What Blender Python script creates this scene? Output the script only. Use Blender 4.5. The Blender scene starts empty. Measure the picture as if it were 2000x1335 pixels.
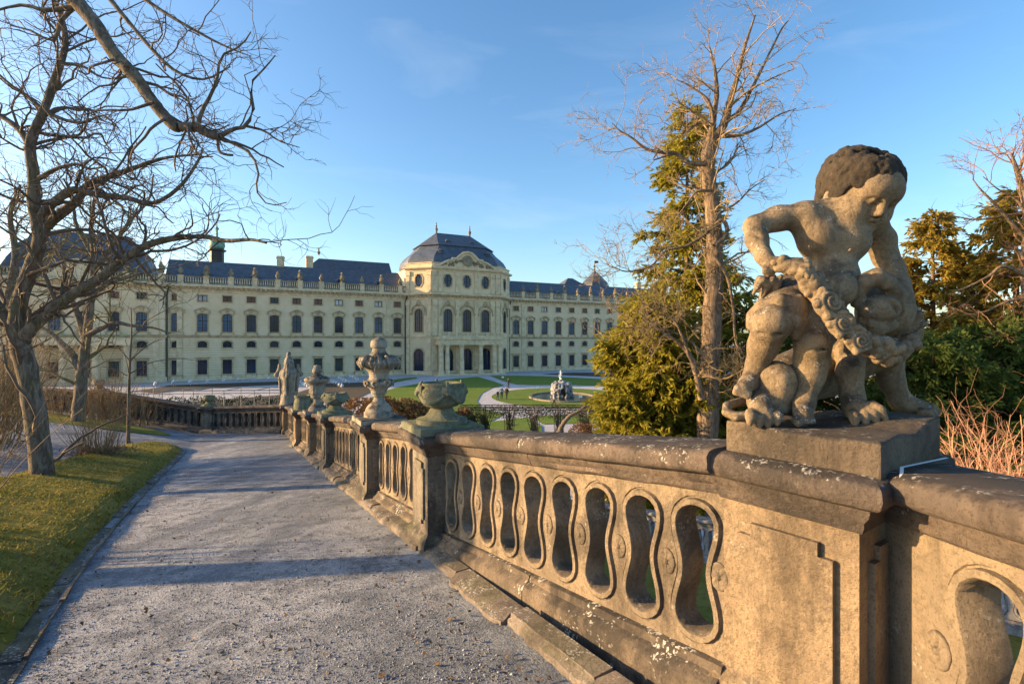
import bpy, bmesh, math, random
import numpy as np
from mathutils import Matrix, Vector, Euler

R = math.radians
random.seed(7)
RNG = np.random.default_rng(11)
SC = bpy.context.scene
COL = SC.collection

# ------------------------------------------------------------------ camera, sky, sun, exposure
EYE = 8.0
cam_d = bpy.data.cameras.new('camera')
cam_d.sensor_width = 36.0
cam_d.lens = 18.0
cam_d.clip_start = 0.05
cam_d.clip_end = 4000
cam = bpy.data.objects.new('camera', cam_d)
cam.location = (0, 0, EYE)
cam.rotation_euler = (R(90), 0, 0)
COL.objects.link(cam)
SC.camera = cam

SUN_AZ = R(-89)      # measured from +Y towards +X (negative: to the left of the view)
SUN_EL = R(13)
w = bpy.data.worlds.new('World')
SC.world = w
w.use_nodes = True
nt = w.node_tree
nt.nodes.clear()
n_out = nt.nodes.new('ShaderNodeOutputWorld')
n_bg = nt.nodes.new('ShaderNodeBackground')
n_sky = nt.nodes.new('ShaderNodeTexSky')
n_sky.sky_type = 'NISHITA'
n_sky.sun_disc = False
n_sky.sun_elevation = SUN_EL
n_sky.sun_rotation = SUN_AZ
n_sky.air_density = 1.0
n_sky.dust_density = 1.4
n_sky.ozone_density = 2.2
n_bg.inputs['Strength'].default_value = 0.118
# faint cirrus streaks over the whole dome
n_tc = nt.nodes.new('ShaderNodeTexCoord')
n_map = nt.nodes.new('ShaderNodeMapping')
n_map.inputs['Scale'].default_value = (1.0, 1.6, 5.0)
n_map.inputs['Rotation'].default_value = (0.1, 0.35, 0.5)
n_noi = nt.nodes.new('ShaderNodeTexNoise')
n_noi.inputs['Scale'].default_value = 2.2
n_noi.inputs['Detail'].default_value = 7
n_noi.inputs['Roughness'].default_value = 0.55
n_noi.inputs['Distortion'].default_value = 0.6
n_rmp = nt.nodes.new('ShaderNodeMapRange')
n_rmp.inputs['From Min'].default_value = 0.52
n_rmp.inputs['From Max'].default_value = 0.85
n_rmp.inputs['To Max'].default_value = 0.10
n_mix = nt.nodes.new('ShaderNodeMix')
n_mix.data_type = 'RGBA'
n_mix.inputs[7].default_value = (5.2, 5.0, 4.9, 1)
L = nt.links.new
L(n_tc.outputs['Generated'], n_map.inputs['Vector'])
L(n_map.outputs[0], n_noi.inputs['Vector'])
L(n_noi.outputs[0], n_rmp.inputs['Value'])
L(n_rmp.outputs[0], n_mix.inputs[0])
L(n_sky.outputs[0], n_mix.inputs[6])
n_hs = nt.nodes.new('ShaderNodeHueSaturation')
n_hs.inputs['Saturation'].default_value = 1.18
L(n_mix.outputs[2], n_hs.inputs['Color'])
L(n_hs.outputs[0], n_bg.inputs['Color'])
L(n_bg.outputs[0], n_out.inputs['Surface'])

sun_d = bpy.data.lights.new('sun', 'SUN')
sun_d.energy = 4.6
sun_d.angle = R(0.6)
sun_d.color = (1.0, 0.64, 0.31)
sun = bpy.data.objects.new('sun', sun_d)
sdir = Vector((math.sin(SUN_AZ) * math.cos(SUN_EL), math.cos(SUN_AZ) * math.cos(SUN_EL), math.sin(SUN_EL)))
sun.rotation_euler = sdir.to_track_quat('Z', 'Y').to_euler()
sun.location = (-20, 20, 30)
COL.objects.link(sun)

vs = SC.view_settings
vs.view_transform = 'Standard'
vs.look = 'None'
vs.exposure = 1.52
vs.gamma = 1.0
vs.use_curve_mapping = False
SC.cycles.use_denoising = True
SC.cycles.max_bounces = 6
SC.cycles.diffuse_bounces = 4
SC.cycles.transparent_max_bounces = 6

# ------------------------------------------------------------------ helpers
def P(px, py, d):
    """photo pixel at depth d -> world point"""
    return np.array([(px - 1000) / 1000 * d, d, EYE - (py - 667.5) / 1000 * d])

class MB:
    def __init__(s): s.v = []; s.f = []
    def add(s, vs, fs, X=None):
        o = len(s.v)
        if X is not None: vs = [X(*p) for p in vs]
        s.v.extend([tuple(p) for p in vs])
        s.f.extend([tuple(i + o for i in f) for f in fs])
        return s
    def box(s, x0, x1, y0, y1, z0, z1, X=None):
        return s.add([(x0,y0,z0),(x1,y0,z0),(x1,y1,z0),(x0,y1,z0),(x0,y0,z1),(x1,y0,z1),(x1,y1,z1),(x0,y1,z1)],
                     [(0,3,2,1),(4,5,6,7),(0,1,5,4),(1,2,6,5),(2,3,7,6),(3,0,4,7)], X)
    def loops(s, ls, closed=True, cap=True, X=None):
        n = len(ls[0]); vs = [p for l in ls for p in l]; fs = []
        m = n if closed else n - 1
        for k in range(len(ls) - 1):
            for i in range(m):
                j = (i + 1) % n
                fs.append((k*n+i, k*n+j, (k+1)*n+j, (k+1)*n+i))
        if cap:
            fs.append(tuple(range(n-1, -1, -1))); b = (len(ls)-1)*n
            fs.append(tuple(b+i for i in range(n)))
        return s.add(vs, fs, X)
    def lathe(s, prof, n=24, c=(0,0,0), lob=None, X=None, cap=True):
        ls = []
        for k, (r, z) in enumerate(prof):
            l = []
            for i in range(n):
                a = 2*math.pi*i/n
                rr = r * (lob(k, a, r, z) if lob else 1)
                l.append((c[0]+rr*math.cos(a), c[1]+rr*math.sin(a), c[2]+z))
            ls.append(l)
        return s.loops(ls, True, cap, X)
    def rectloft(s, cx, cy, hx, hy, prof, X=None):
        """square mouldings: prof = (z, offset)"""
        ls = []
        for z, o in prof:
            ls.append([(cx-hx-o,cy-hy-o,z),(cx+hx+o,cy-hy-o,z),(cx+hx+o,cy+hy+o,z),(cx-hx-o,cy+hy+o,z)])
        return s.loops(ls, True, True, X)
    def tube(s, pts, rad, n=6, X=None):
        v, f = tube_np(np.array(pts, float), np.array(rad, float), n)
        return s.add(v.tolist(), f.tolist(), X)

def tube_np(pts, rad, n):
    """one polyline (m,3) -> verts, faces (quads)"""
    v, f = tubes_np(pts[None], rad[None], n)
    return v, f

def tubes_np(pts, rad, n):
    """B polylines (B,m,3), radii (B,m) -> verts, quad faces"""
    B, m, _ = pts.shape
    t = np.gradient(pts, axis=1)
    t /= np.linalg.norm(t, axis=2, keepdims=True) + 1e-9
    ref = np.where(np.abs(t[:, :1, 2:3]) > 0.8, np.array([[[1.0, 0.1, 0]]]), np.array([[[0.1, 0, 1.0]]]))
    ref = np.broadcast_to(ref, t.shape)
    a = np.cross(t, ref); a /= np.linalg.norm(a, axis=2, keepdims=True) + 1e-9
    b = np.cross(t, a)
    th = np.arange(n) * 2 * np.pi / n
    ring = a[:, :, None] * np.cos(th)[None, None, :, None] + b[:, :, None] * np.sin(th)[None, None, :, None]
    v = pts[:, :, None] + ring * rad[:, :, None, None]
    v = v.reshape(-1, 3)
    base = (np.arange(B) * m * n)[:, None, None] + (np.arange(m - 1) * n)[None, :, None]
    i = np.arange(n)[None, None]; j = (i + 1) % n
    f = np.stack(np.broadcast_arrays(base + i, base + j, base + n + j, base + n + i), -1).reshape(-1, 4)
    return v, f

def parent_to(o, parent):
    o.parent = parent
    if parent is not None:
        o.matrix_parent_inverse = WORLD[parent.name].inverted()

WORLD = {}
def obj_mesh(name, me, mat=None, parent=None, M=None):
    o = bpy.data.objects.new(name, me)
    COL.objects.link(o)
    if mat is not None and len(me.materials) == 0: me.materials.append(mat)
    M = M or Matrix.Identity(4)
    if parent is not None:
        o.parent = parent
        o.matrix_parent_inverse = WORLD[parent.name].inverted()
    o.matrix_basis = M
    WORLD[o.name] = M.copy()
    return o

def np_mesh(name, v, f, smooth=False):
    v = np.asarray(v, np.float32); f = np.asarray(f, np.int32)
    me = bpy.data.meshes.new(name)
    k = f.shape[1]
    me.vertices.add(len(v)); me.vertices.foreach_set('co', v.ravel())
    me.loops.add(f.size); me.loops.foreach_set('vertex_index', f.ravel())
    me.polygons.add(len(f))
    me.polygons.foreach_set('loop_start', np.arange(len(f), dtype=np.int32) * k)
    if smooth: me.polygons.foreach_set('use_smooth', np.ones(len(f), bool))
    me.update(calc_edges=True)
    return me

def O(name, mb, mat, parent=None, smooth=False, origin=None, sharp=None, M=None):
    """mesh builder (world coordinates) -> ONE object"""
    v = mb.v; loc = None
    if origin is not None:
        v = [(p[0]-origin[0], p[1]-origin[1], p[2]-origin[2]) for p in v]
        M = Matrix.Translation(origin)
    me = bpy.data.meshes.new(name)
    me.from_pydata(v, [], mb.f)
    me.update()
    if smooth:
        me.polygons.foreach_set('use_smooth', [True] * len(me.polygons))
        if sharp: me.set_sharp_from_angle(angle=R(sharp))
    return obj_mesh(name, me, mat, parent, M)

def ONP(name, v, f, mat, parent=None, smooth=False, origin=None):
    v = np.asarray(v, float); M = None
    if origin is not None:
        v = v - np.array(origin)[None]; M = Matrix.Translation(origin)
    return obj_mesh(name, np_mesh(name, v, f, smooth), mat, parent, M)

def tag(o, label, cat, group=None):
    o['label'] = label; o['category'] = cat
    if group: o['group'] = group
    return o

def thing(name, label, cat, loc=(0,0,0), rz=0.0, group=None):
    o = bpy.data.objects.new(name, None)
    o.empty_display_size = 0.2
    COL.objects.link(o)
    M = Matrix.Translation(loc) @ Matrix.Rotation(rz, 4, 'Z')
    o.matrix_basis = M
    WORLD[o.name] = M
    return tag(o, label, cat, group)

def struct(o):
    o['kind'] = 'structure'; return o
def stuff(o):
    o['kind'] = 'stuff'; return o

# ------------------------------------------------------------------ materials
def new_mat(name):
    m = bpy.data.materials.new(name); m.use_nodes = True
    nt = m.node_tree; b = nt.nodes['Principled BSDF']
    return m, nt, b
def N(nt, t, **kw):
    n = nt.nodes.new(t)
    for k, v in kw.items():
        if k in n.inputs: n.inputs[k].default_value = v
        else: setattr(n, k, v)
    return n
def noise(nt, vec, scale, detail=5, rough=0.6, dist=0.0):
    n = N(nt, 'ShaderNodeTexNoise', Scale=scale, Detail=detail, Roughness=rough, Distortion=dist)
    nt.links.new(vec, n.inputs['Vector']); return n.outputs[0]
def ramp(nt, val, a, b, lo=0.0, hi=1.0):
    n = N(nt, 'ShaderNodeMapRange'); n.interpolation_type = 'SMOOTHSTEP'
    n.inputs['From Min'].default_value = a; n.inputs['From Max'].default_value = b
    n.inputs['To Min'].default_value = lo; n.inputs['To Max'].default_value = hi
    nt.links.new(val, n.inputs['Value']); return n.outputs[0]
def mixc(nt, fac, a, b):
    n = N(nt, 'ShaderNodeMix', data_type='RGBA')
    for s, i in ((fac, 0), (a, 6), (b, 7)):
        if isinstance(s, bpy.types.NodeSocket): nt.links.new(s, n.inputs[i])
        elif i == 0: n.inputs[0].default_value = s
        else: n.inputs[i].default_value = (*s, 1)
    return n.outputs[2]
def mth(nt, op, a, b=None, clamp=False):
    n = N(nt, 'ShaderNodeMath', operation=op); n.use_clamp = clamp
    for s, i in ((a, 0), (b, 1)):
        if s is None: continue
        if isinstance(s, bpy.types.NodeSocket): nt.links.new(s, n.inputs[i])
        else: n.inputs[i].default_value = s
    return n.outputs[0]
def bump(nt, b, h, strength=0.5, dist=0.01):
    n = N(nt, 'ShaderNodeBump', Strength=strength, Distance=dist)
    nt.links.new(h, n.inputs['Height']); nt.links.new(n.outputs[0], b.inputs['Normal'])
def coords(nt, kind='Object'):
    if kind == 'World':
        return N(nt, 'ShaderNodeNewGeometry').outputs['Position']
    return N(nt, 'ShaderNodeTexCoord').outputs[kind]

def stone(name, c1, c2, dark=(0.035, 0.033, 0.03), darkamt=0.5, crust=0.5, lichen=0.5, sc=1.0, moss=0.0, bumpd=0.012, rough=0.9):
    """weathered sandstone: mottling, black crust that gathers on ledges, pale lichen spots"""
    m, nt, b = new_mat(name)
    p = coords(nt, 'World')
    c = mixc(nt, ramp(nt, noise(nt, p, 2.3*sc, 6), 0.35, 0.65), c1, c2)
    c = mixc(nt, ramp(nt, noise(nt, p, 26*sc, 4, 0.7), 0.46, 0.66, 0, 0.6), c, tuple(x*0.5 for x in c1))
    c = mixc(nt, ramp(nt, noise(nt, p, 90*sc, 3, 0.7), 0.54, 0.64, 0, 0.6), c, tuple(x*0.35 for x in c1))
    mp = N(nt, 'ShaderNodeMapping'); mp.inputs['Scale'].default_value = (1, 1, 0.16); nt.links.new(p, mp.inputs['Vector'])
    c = mixc(nt, ramp(nt, noise(nt, mp.outputs[0], 6*sc, 5, 0.65), 0.50, 0.66, 0, 0.55), c, tuple(x*0.42 for x in c2))
    big = noise(nt, p, 1.7*sc, 7, 0.68, 0.5)
    c = mixc(nt, ramp(nt, big, 0.60 - 0.20*darkamt, 0.70 - 0.18*darkamt, 0, 0.85*min(1, darkamt*1.25)), c, dark)
    nz = N(nt, 'ShaderNodeSeparateXYZ'); nt.links.new(N(nt, 'ShaderNodeNewGeometry').outputs['Normal'], nz.inputs[0])
    cr = mth(nt, 'ADD', mth(nt, 'MULTIPLY', nz.outputs[2], 0.30), noise(nt, p, 5*sc, 6, 0.7))
    c = mixc(nt, ramp(nt, cr, 0.60, 0.80, 0, crust), c, dark)
    if moss:
        mo = mth(nt, 'ADD', mth(nt, 'MULTIPLY', nz.outputs[2], 0.12), noise(nt, p, 3.2*sc, 5, 0.65))
        c = mixc(nt, ramp(nt, mo, 0.54, 0.70, 0, moss), c, (0.13, 0.15, 0.035))
    if lichen:
        wn = N(nt, 'ShaderNodeTexNoise', Scale=55*sc, Detail=3); nt.links.new(p, wn.inputs['Vector'])
        va = N(nt, 'ShaderNodeVectorMath', operation='SCALE'); nt.links.new(wn.outputs['Color'], va.inputs[0]); va.inputs['Scale'].default_value = 0.045/sc
        vb = N(nt, 'ShaderNodeVectorMath', operation='ADD'); nt.links.new(p, vb.inputs[0]); nt.links.new(va.outputs[0], vb.inputs[1])
        vo = N(nt, 'ShaderNodeTexVoronoi', Scale=46*sc); nt.links.new(vb.outputs[0], vo.inputs['Vector'])
        spots = mth(nt, 'MULTIPLY', ramp(nt, vo.outputs['Distance'], 0.42, 0.22), ramp(nt, mth(nt, 'ADD', noise(nt, p, 4.5*sc, 4, 0.7), mth(nt, 'MULTIPLY', nz.outputs[2], 0.08)), 0.56, 0.66))
        c = mixc(nt, mth(nt, 'MULTIPLY', spots, lichen), c, (0.50, 0.50, 0.46))
        spl = mth(nt, 'ADD', noise(nt, p, 9*sc, 6, 0.72), mth(nt, 'MULTIPLY', nz.outputs[2], 0.05))
        c = mixc(nt, ramp(nt, spl, 0.66, 0.70, 0, lichen*0.8), c, (0.46, 0.46, 0.43))
    nt.links.new(c, b.inputs['Base Color'])
    b.inputs['Roughness'].default_value = rough
    b.inputs['Specular IOR Level'].default_value = 0.25
    h = mth(nt, 'ADD', noise(nt, p, 38*sc, 8, 0.75), mth(nt, 'MULTIPLY', noise(nt, p, 7*sc, 5), 1.5))
    bump(nt, b, h, 0.9, bumpd*1.5)
    return m

def plain(name, c, rough=0.7, var=0.25, sc=3.0, metal=0.0, bumpd=0.0, spec=0.3, kind='World'):
    m, nt, b = new_mat(name)
    p = coords(nt, kind)
    k = noise(nt, p, sc, 6, 0.65)
    col = mixc(nt, ramp(nt, k, 0.3, 0.7), tuple(x*(1-var) for x in c), tuple(min(1, x*(1+var)) for x in c))
    nt.links.new(col, b.inputs['Base Color'])
    b.inputs['Roughness'].default_value = rough
    b.inputs['Metallic'].default_value = metal
    b.inputs['Specular IOR Level'].default_value = spec
    if bumpd: bump(nt, b, noise(nt, p, sc*9, 6, 0.7), 0.6, bumpd)
    return m

def leafy(name, c1, c2, trans=0.0, rough=0.7):
    """foliage: every small leaf face gets its own tone"""
    m, nt, b = new_mat(name)
    g = N(nt, 'ShaderNodeNewGeometry')
    c = mixc(nt, g.outputs['Random Per Island'], c1, c2)
    p = g.outputs['Position']
    c = mixc(nt, ramp(nt, noise(nt, p, 0.8, 3), 0.35, 0.7, 0, 0.5), c, tuple(x*0.6 for x in c1))
    nt.links.new(c, b.inputs['Base Color'])
    b.inputs['Roughness'].default_value = rough
    b.inputs['Specular IOR Level'].default_value = 0.2
    if trans:
        t = N(nt, 'ShaderNodeBsdfTranslucent'); nt.links.new(c, t.inputs['Color'])
        mx = N(nt, 'ShaderNodeMixShader'); mx.inputs[0].default_value = trans
        nt.links.new(b.outputs[0], mx.inputs[1]); nt.links.new(t.outputs[0], mx.inputs[2])
        nt.links.new(mx.outputs[0], nt.nodes['Material Output'].inputs['Surface'])
    return m

def bark(name, c1, c2, sc=1.0, bumpd=0.02, green=0.0):
    m, nt, b = new_mat(name)
    p = coords(nt, 'World')
    mp = N(nt, 'ShaderNodeMapping'); mp.inputs['Scale'].default_value = (1, 1, 0.22)
    nt.links.new(p, mp.inputs['Vector'])
    k = noise(nt, mp.outputs[0], 16*sc, 6, 0.7, 0.8)
    c = mixc(nt, ramp(nt, k, 0.38, 0.66), c1, c2)
    if green:
        c = mixc(nt, ramp(nt, noise(nt, p, 2.5, 5), 0.45, 0.7, 0, green), c, (0.12, 0.13, 0.03))
    c = mixc(nt, ramp(nt, noise(nt, p, 9*sc, 5, 0.7), 0.6, 0.72, 0, 0.4), c, (0.33, 0.33, 0.30))
    nt.links.new(c, b.inputs['Base Color'])
    b.inputs['Roughness'].default_value = 0.95
    b.inputs['Specular IOR Level'].default_value = 0.15
    bump(nt, b, k, 0.9, bumpd)
    return m

M = {}
M['bal'] = stone('sandstone balustrade', (0.30, 0.24, 0.165), (0.215, 0.175, 0.128), darkamt=0.52, crust=0.55, lichen=0.5)
M['base'] = stone('lichened base course', (0.22, 0.175, 0.125), (0.14, 0.115, 0.09), darkamt=0.75, crust=0.6, lichen=1.0, sc=0.8)
M['cap'] = stone('crusted coping stone', (0.17, 0.135, 0.11), (0.10, 0.085, 0.075), darkamt=0.55, crust=0.8, lichen=0.9)
M['pier'] = stone('sandstone pier', (0.35, 0.27, 0.175), (0.26, 0.20, 0.135), darkamt=0.36, crust=0.5, lichen=0.35)
M['pierdark'] = stone('dark mossy sandstone pier', (0.27, 0.235, 0.18), (0.19, 0.17, 0.14), darkamt=0.6, crust=0.7, lichen=0.4, moss=0.25)  # darker variant of the pier stone, with some moss
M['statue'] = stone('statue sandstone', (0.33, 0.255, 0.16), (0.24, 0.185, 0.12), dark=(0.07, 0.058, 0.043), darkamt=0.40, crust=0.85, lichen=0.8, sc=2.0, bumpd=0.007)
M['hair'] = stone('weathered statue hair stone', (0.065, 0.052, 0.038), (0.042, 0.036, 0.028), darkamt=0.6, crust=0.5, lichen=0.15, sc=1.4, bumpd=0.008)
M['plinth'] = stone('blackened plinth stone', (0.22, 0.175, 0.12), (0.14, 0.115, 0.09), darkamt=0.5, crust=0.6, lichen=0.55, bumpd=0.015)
M['urnmoss'] = stone('mossy urn stone', (0.25, 0.26, 0.18), (0.17, 0.18, 0.13), darkamt=0.35, crust=0.35, lichen=0.5, moss=0.55, sc=1.5)
M['urn'] = stone('urn stone', (0.40, 0.36, 0.29), (0.29, 0.26, 0.21), darkamt=0.45, crust=0.9, lichen=0.4, sc=1.3)
M['kerb'] = stone('kerb stone', (0.27, 0.23, 0.19), (0.18, 0.155, 0.13), darkamt=0.5, crust=0.3, lichen=0.7, moss=0.2)
# ------------------------------------------------------------------ terrain: terrace ramp, lower slope, garden
A0 = np.array([-0.77, 4.82]); DF = np.array([-0.469, 0.883]); DF /= np.linalg.norm(DF)
NL = np.array([-DF[1], DF[0]])          # to the path side (left / towards the camera)
def uv(x, y):
    dx, dy = x - A0[0], y - A0[1]
    return dx*DF[0] + dy*DF[1], dx*NL[0] + dy*NL[1]
def xy(u, v):
    return A0[0] + DF[0]*u + NL[0]*v, A0[1] + DF[1]*u + NL[1]*v
def gz(x, y):
    u, v = uv(x, y)
    ue = np.where(u < 14, u, 14 + 0.6*(u - 14)); ue = np.maximum(ue, -9)
    vv = np.clip(v - 3.0, 0, 6.0)
    return EYE - 1.91 - 0.105*ue + 0.2*vv
def unproj(px, py):
    kx, kz = (px - 1000)/1000, -(py - 667.5)/1000
    d = 0.6
    while d < 70:
        if EYE + kz*d < gz(kx*d, d): return np.array([kx*d, d, float(gz(kx*d, d))])
        d += 0.01
    return np.array([kx*d, d, float(gz(kx*d, d))])
def G(px, py):
    d = EYE*1000/(py - 667.5); return ((px-1000)/1000*d, d)

def gravel_mat(name, c1, c2, c3, sc=1.0, bumpd=0.02):
    m, nt, b = new_mat(name)
    p = coords(nt, 'World')
    mp = N(nt, 'ShaderNodeMapping'); mp.inputs['Scale'].default_value = (1.3, 0.33, 1); mp.inputs['Rotation'].default_value = (0, 0, -0.49)
    nt.links.new(p, mp.inputs['Vector'])
    c = mixc(nt, ramp(nt, noise(nt, mp.outputs[0], 0.75*sc, 7, 0.62, 0.4), 0.36, 0.64), c1, c2)
    c = mixc(nt, ramp(nt, noise(nt, p, 4*sc, 8, 0.78), 0.44, 0.62, 0, 0.75), c, c3)
    vo = N(nt, 'ShaderNodeTexVoronoi', Scale=75*sc); nt.links.new(p, vo.inputs['Vector'])
    g = ramp(nt, noise(nt, p, 60*sc, 5, 0.8), 0.4, 0.62)
    c = mixc(nt, mth(nt, 'MULTIPLY', g, 0.55), c, tuple(x*0.35 for x in c1))
    c = mixc(nt, ramp(nt, noise(nt, p, 95*sc, 3, 0.7), 0.60, 0.72, 0, 0.5), c, (0.5, 0.47, 0.44))
    nt.links.new(c, b.inputs['Base Color'])
    b.inputs['Roughness'].default_value = 0.95
    b.inputs['Specular IOR Level'].default_value = 0.15
    h = mth(nt, 'ADD', noise(nt, p, 60*sc, 6, 0.8), mth(nt, 'MULTIPLY', vo.outputs['Distance'], 0.5))
    h = mth(nt, 'ADD', h, mth(nt, 'MULTIPLY', noise(nt, p, 6*sc, 5), 1.6))
    bump(nt, b, h, 0.8, bumpd)
    return m
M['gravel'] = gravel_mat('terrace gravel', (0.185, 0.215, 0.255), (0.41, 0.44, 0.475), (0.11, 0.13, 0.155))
M['palegravel'] = gravel_mat('pale frosted gravel', (0.50, 0.50, 0.51), (0.58, 0.57, 0.57), (0.42, 0.42, 0.43), sc=0.4, bumpd=0.01)
def grass_mat(name, c1, c2, c3, sc=1.0, bumpd=0.03):
    m, nt, b = new_mat(name)
    p = coords(nt, 'World')
    c = mixc(nt, ramp(nt, noise(nt, p, 1.3*sc, 6, 0.65), 0.38, 0.64), c1, c2)
    c = mixc(nt, ramp(nt, noise(nt, p, 11*sc, 6, 0.75), 0.48, 0.68, 0, 0.7), c, c3)
    nt.links.new(c, b.inputs['Base Color'])
    b.inputs['Roughness'].default_value = 0.95; b.inputs['Specular IOR Level'].default_value = 0.1
    bump(nt, b, noise(nt, p, 40*sc, 6, 0.75), 0.9, bumpd)
    return m
M['moss'] = grass_mat('mossy lawn', (0.18, 0.17, 0.028), (0.26, 0.22, 0.055), (0.09, 0.085, 0.022))
M['lawn'] = grass_mat('garden lawn', (0.11, 0.18, 0.028), (0.15, 0.20, 0.04), (0.08, 0.14, 0.022), sc=0.4)
M['soil'] = plain('planting bed soil', (0.06, 0.05, 0.035), 0.95, 0.3, 4)

# garden plane to the horizon
mb = MB(); S = 1500
mb.add([(-S, -S, -0.03), (S, -S, -0.03), (S, S, -0.03), (-S, S, -0.03)], [(0, 1, 2, 3)])
struct(O('ground', mb, M['palegravel']))

# terrace path: one sheet, right edge under the balustrade, far edge at the cross wall
WALL_Y = 20.9
def right_x(y):
    if y > 1.75: return A0[0] + (y - A0[1])*DF[0]/DF[1] + 0.05
    return A0[0] + (1.75 - A0[1])*DF[0]/DF[1] + 0.05 + (1.75 - y)*0.06
def wall_dy(x): return 0.055*max(0.0, -9.3 - x)
nu, nv = 300, 300
ts = np.linspace(0, 1, nv)**1.6; ss = 1 - (np.linspace(1, 0, nu)**1.7)
V = np.zeros((nv, nu, 3))
for j, t in enumerate(ts):
    yr = -6 + t*(WALL_Y + 6); xr = right_x(yr); xl = -45.0
    xs = xl + (xr - xl)*ss
    ys = yr + np.array([wall_dy(x) for x in xs])*t
    V[j, :, 0] = xs; V[j, :, 1] = ys
V[:, :, 2] = gz(V[:, :, 0], V[:, :, 1])
def vnoise(x, y, f, seed=0):
    r = np.random.default_rng(seed); z = np.zeros_like(x)
    for _ in range(9):
        a, b_, c = r.normal(0, f), r.normal(0, f), r.uniform(0, 6.28)
        z += np.sin(a*x + b_*y + c)
    return z/9
V[:, :, 2] += 0.012*vnoise(V[:, :, 0], V[:, :, 1], 2.2, 1) + 0.006*vnoise(V[:, :, 0], V[:, :, 1], 7, 2)
idx = np.arange(nu*nv).reshape(nv, nu)
F = np.stack([idx[:-1, :-1], idx[:-1, 1:], idx[1:, 1:], idx[1:, :-1]], -1).reshape(-1, 4)
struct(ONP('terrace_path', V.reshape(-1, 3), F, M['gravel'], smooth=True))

# lower slope outside the balustrade
def lowz(u, v): return np.maximum(-0.01, 3.5 - 0.196*(np.maximum(u, -7.0) + 1.07) + 0.0*v)
us = np.linspace(-26, 17.2, 60); vs_ = np.linspace(-70, -0.1, 70)
U2, V2 = np.meshgrid(us, vs_); X2, Y2 = xy(U2, V2)
Z2 = lowz(U2, V2) + 0.03*vnoise(X2, Y2, 1.0, 5)
idx = np.arange(U2.size).reshape(U2.shape)
F = np.stack([idx[:-1, :-1], idx[:-1, 1:], idx[1:, 1:], idx[1:, :-1]], -1).reshape(-1, 4)
struct(ONP('lower_lawn', np.stack([X2, Y2, Z2], -1).reshape(-1, 3), F, M['moss'], smooth=True))
us = np.linspace(-26, 17.0, 40); vs_ = np.linspace(-14.5, -9.5, 6)
U2, V2 = np.meshgrid(us, vs_); X2, Y2 = xy(U2, V2)
idx = np.arange(U2.size).reshape(U2.shape)
F = np.stack([idx[:-1, :-1], idx[:-1, 1:], idx[1:, 1:], idx[1:, :-1]], -1).reshape(-1, 4)
struct(ONP('lower_ramp', np.stack([X2, Y2, lowz(U2, V2) + 0.08], -1).reshape(-1, 3), F, M['palegravel'], smooth=True))

def sheet(name, pts2, z, mat, thick=0.0):
    """flat polygon sheet on the garden plane"""
    bm = bmesh.new()
    vsb = [bm.verts.new((x, y, z)) for x, y in pts2]
    bm.faces.new(vsb)
    bmesh.ops.triangulate(bm, faces=bm.faces[:])
    me = bpy.data.meshes.new(name); bm.to_mesh(me); bm.free()
    for p in me.polygons:
        if p.normal.z < 0: p.flip()
    return struct(obj_mesh(name, me, mat))

def ell(cx, cy, rx, ry, n=72, a0=0, a1=2*math.pi):
    return [(cx + rx*math.cos(a0+(a1-a0)*i/n), cy + ry*math.sin(a0+(a1-a0)*i/n)) for i in range(n)]
RC = (7.4, 75.5)
# lawns (the pale ground between them is the path)
def spline(pts, n=8):
    p = [np.array(q, float) for q in pts]; out = []
    for i in range(len(p)):
        a, b, c, d = p[i-1], p[i], p[(i+1) % len(p)], p[(i+2) % len(p)]
        for k in range(n):
            t = k/n
            out.append(0.5*((2*b) + (-a+c)*t + (2*a-5*b+4*c-d)*t*t + (-a+3*b-3*c+d)*t**3))
    return out
left_lawn = [G(*q) for q in [(700, 800), (735, 768), (775, 756), (830, 746.5), (890, 739), (932, 735.5), (950, 740), (975, 748), (985, 752), (962, 757), (941, 768), (932, 783), (940, 796), (960, 803), (985, 808), (960, 822), (820, 822)]]
sheet('lawn', left_lawn, 0.02, M['lawn'])
back_lawn = [G(*q) for q in [(958, 733.6), (1010, 733.2), (1060, 734.2), (1120, 737), (1200, 741), (1300, 747), (1420, 756), (1400, 770), (1300, 765), (1230, 757.5), (1160, 752.6), (1100, 751), (1040, 751.5), (1010, 750.5), (985, 744.5)]]
sheet('lawn', back_lawn, 0.02, M['lawn'])
ring_in = ell(RC[0], RC[1], 10.4, 13.4)
sheet('lawn', ring_in, 0.02, M['lawn'])
sheet('lawn', [G(*q) for q in [(768, 741), (790, 738), (812, 736.5), (816, 738), (800, 741), (772, 746)]], 0.02, M['lawn'])
sheet('lawn', [G(*q) for q in [(1290, 790), (1420, 800), (1500, 830), (1300, 840), (1200, 825), (1060, 828), (1040, 812), (1150, 808)]], 0.02, M['lawn'])
sheet('lawn', [G(*q) for q in [(842, 824), (880, 824), (960, 823), (1030, 815), (1058, 832), (1062, 905), (850, 905)]], 0.03, M['lawn'])
# dark planting beds
for q in ([(575, 768), (640, 748), (775, 745), (760, 752), (725, 765), (690, 782), (560, 790)], [(270, 764), (330, 752), (560, 744), (620, 742), (600, 748), (420, 757), (300, 768)],
          [(1058, 730.5), (1110, 727.5), (1205, 727.5), (1260, 731), (1260, 738), (1150, 734)], [(300, 790), (560, 770), (560, 800), (330, 815)]):
    sheet('planting_bed', [G(*a) for a in q], 0.025, M['soil'])

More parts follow.
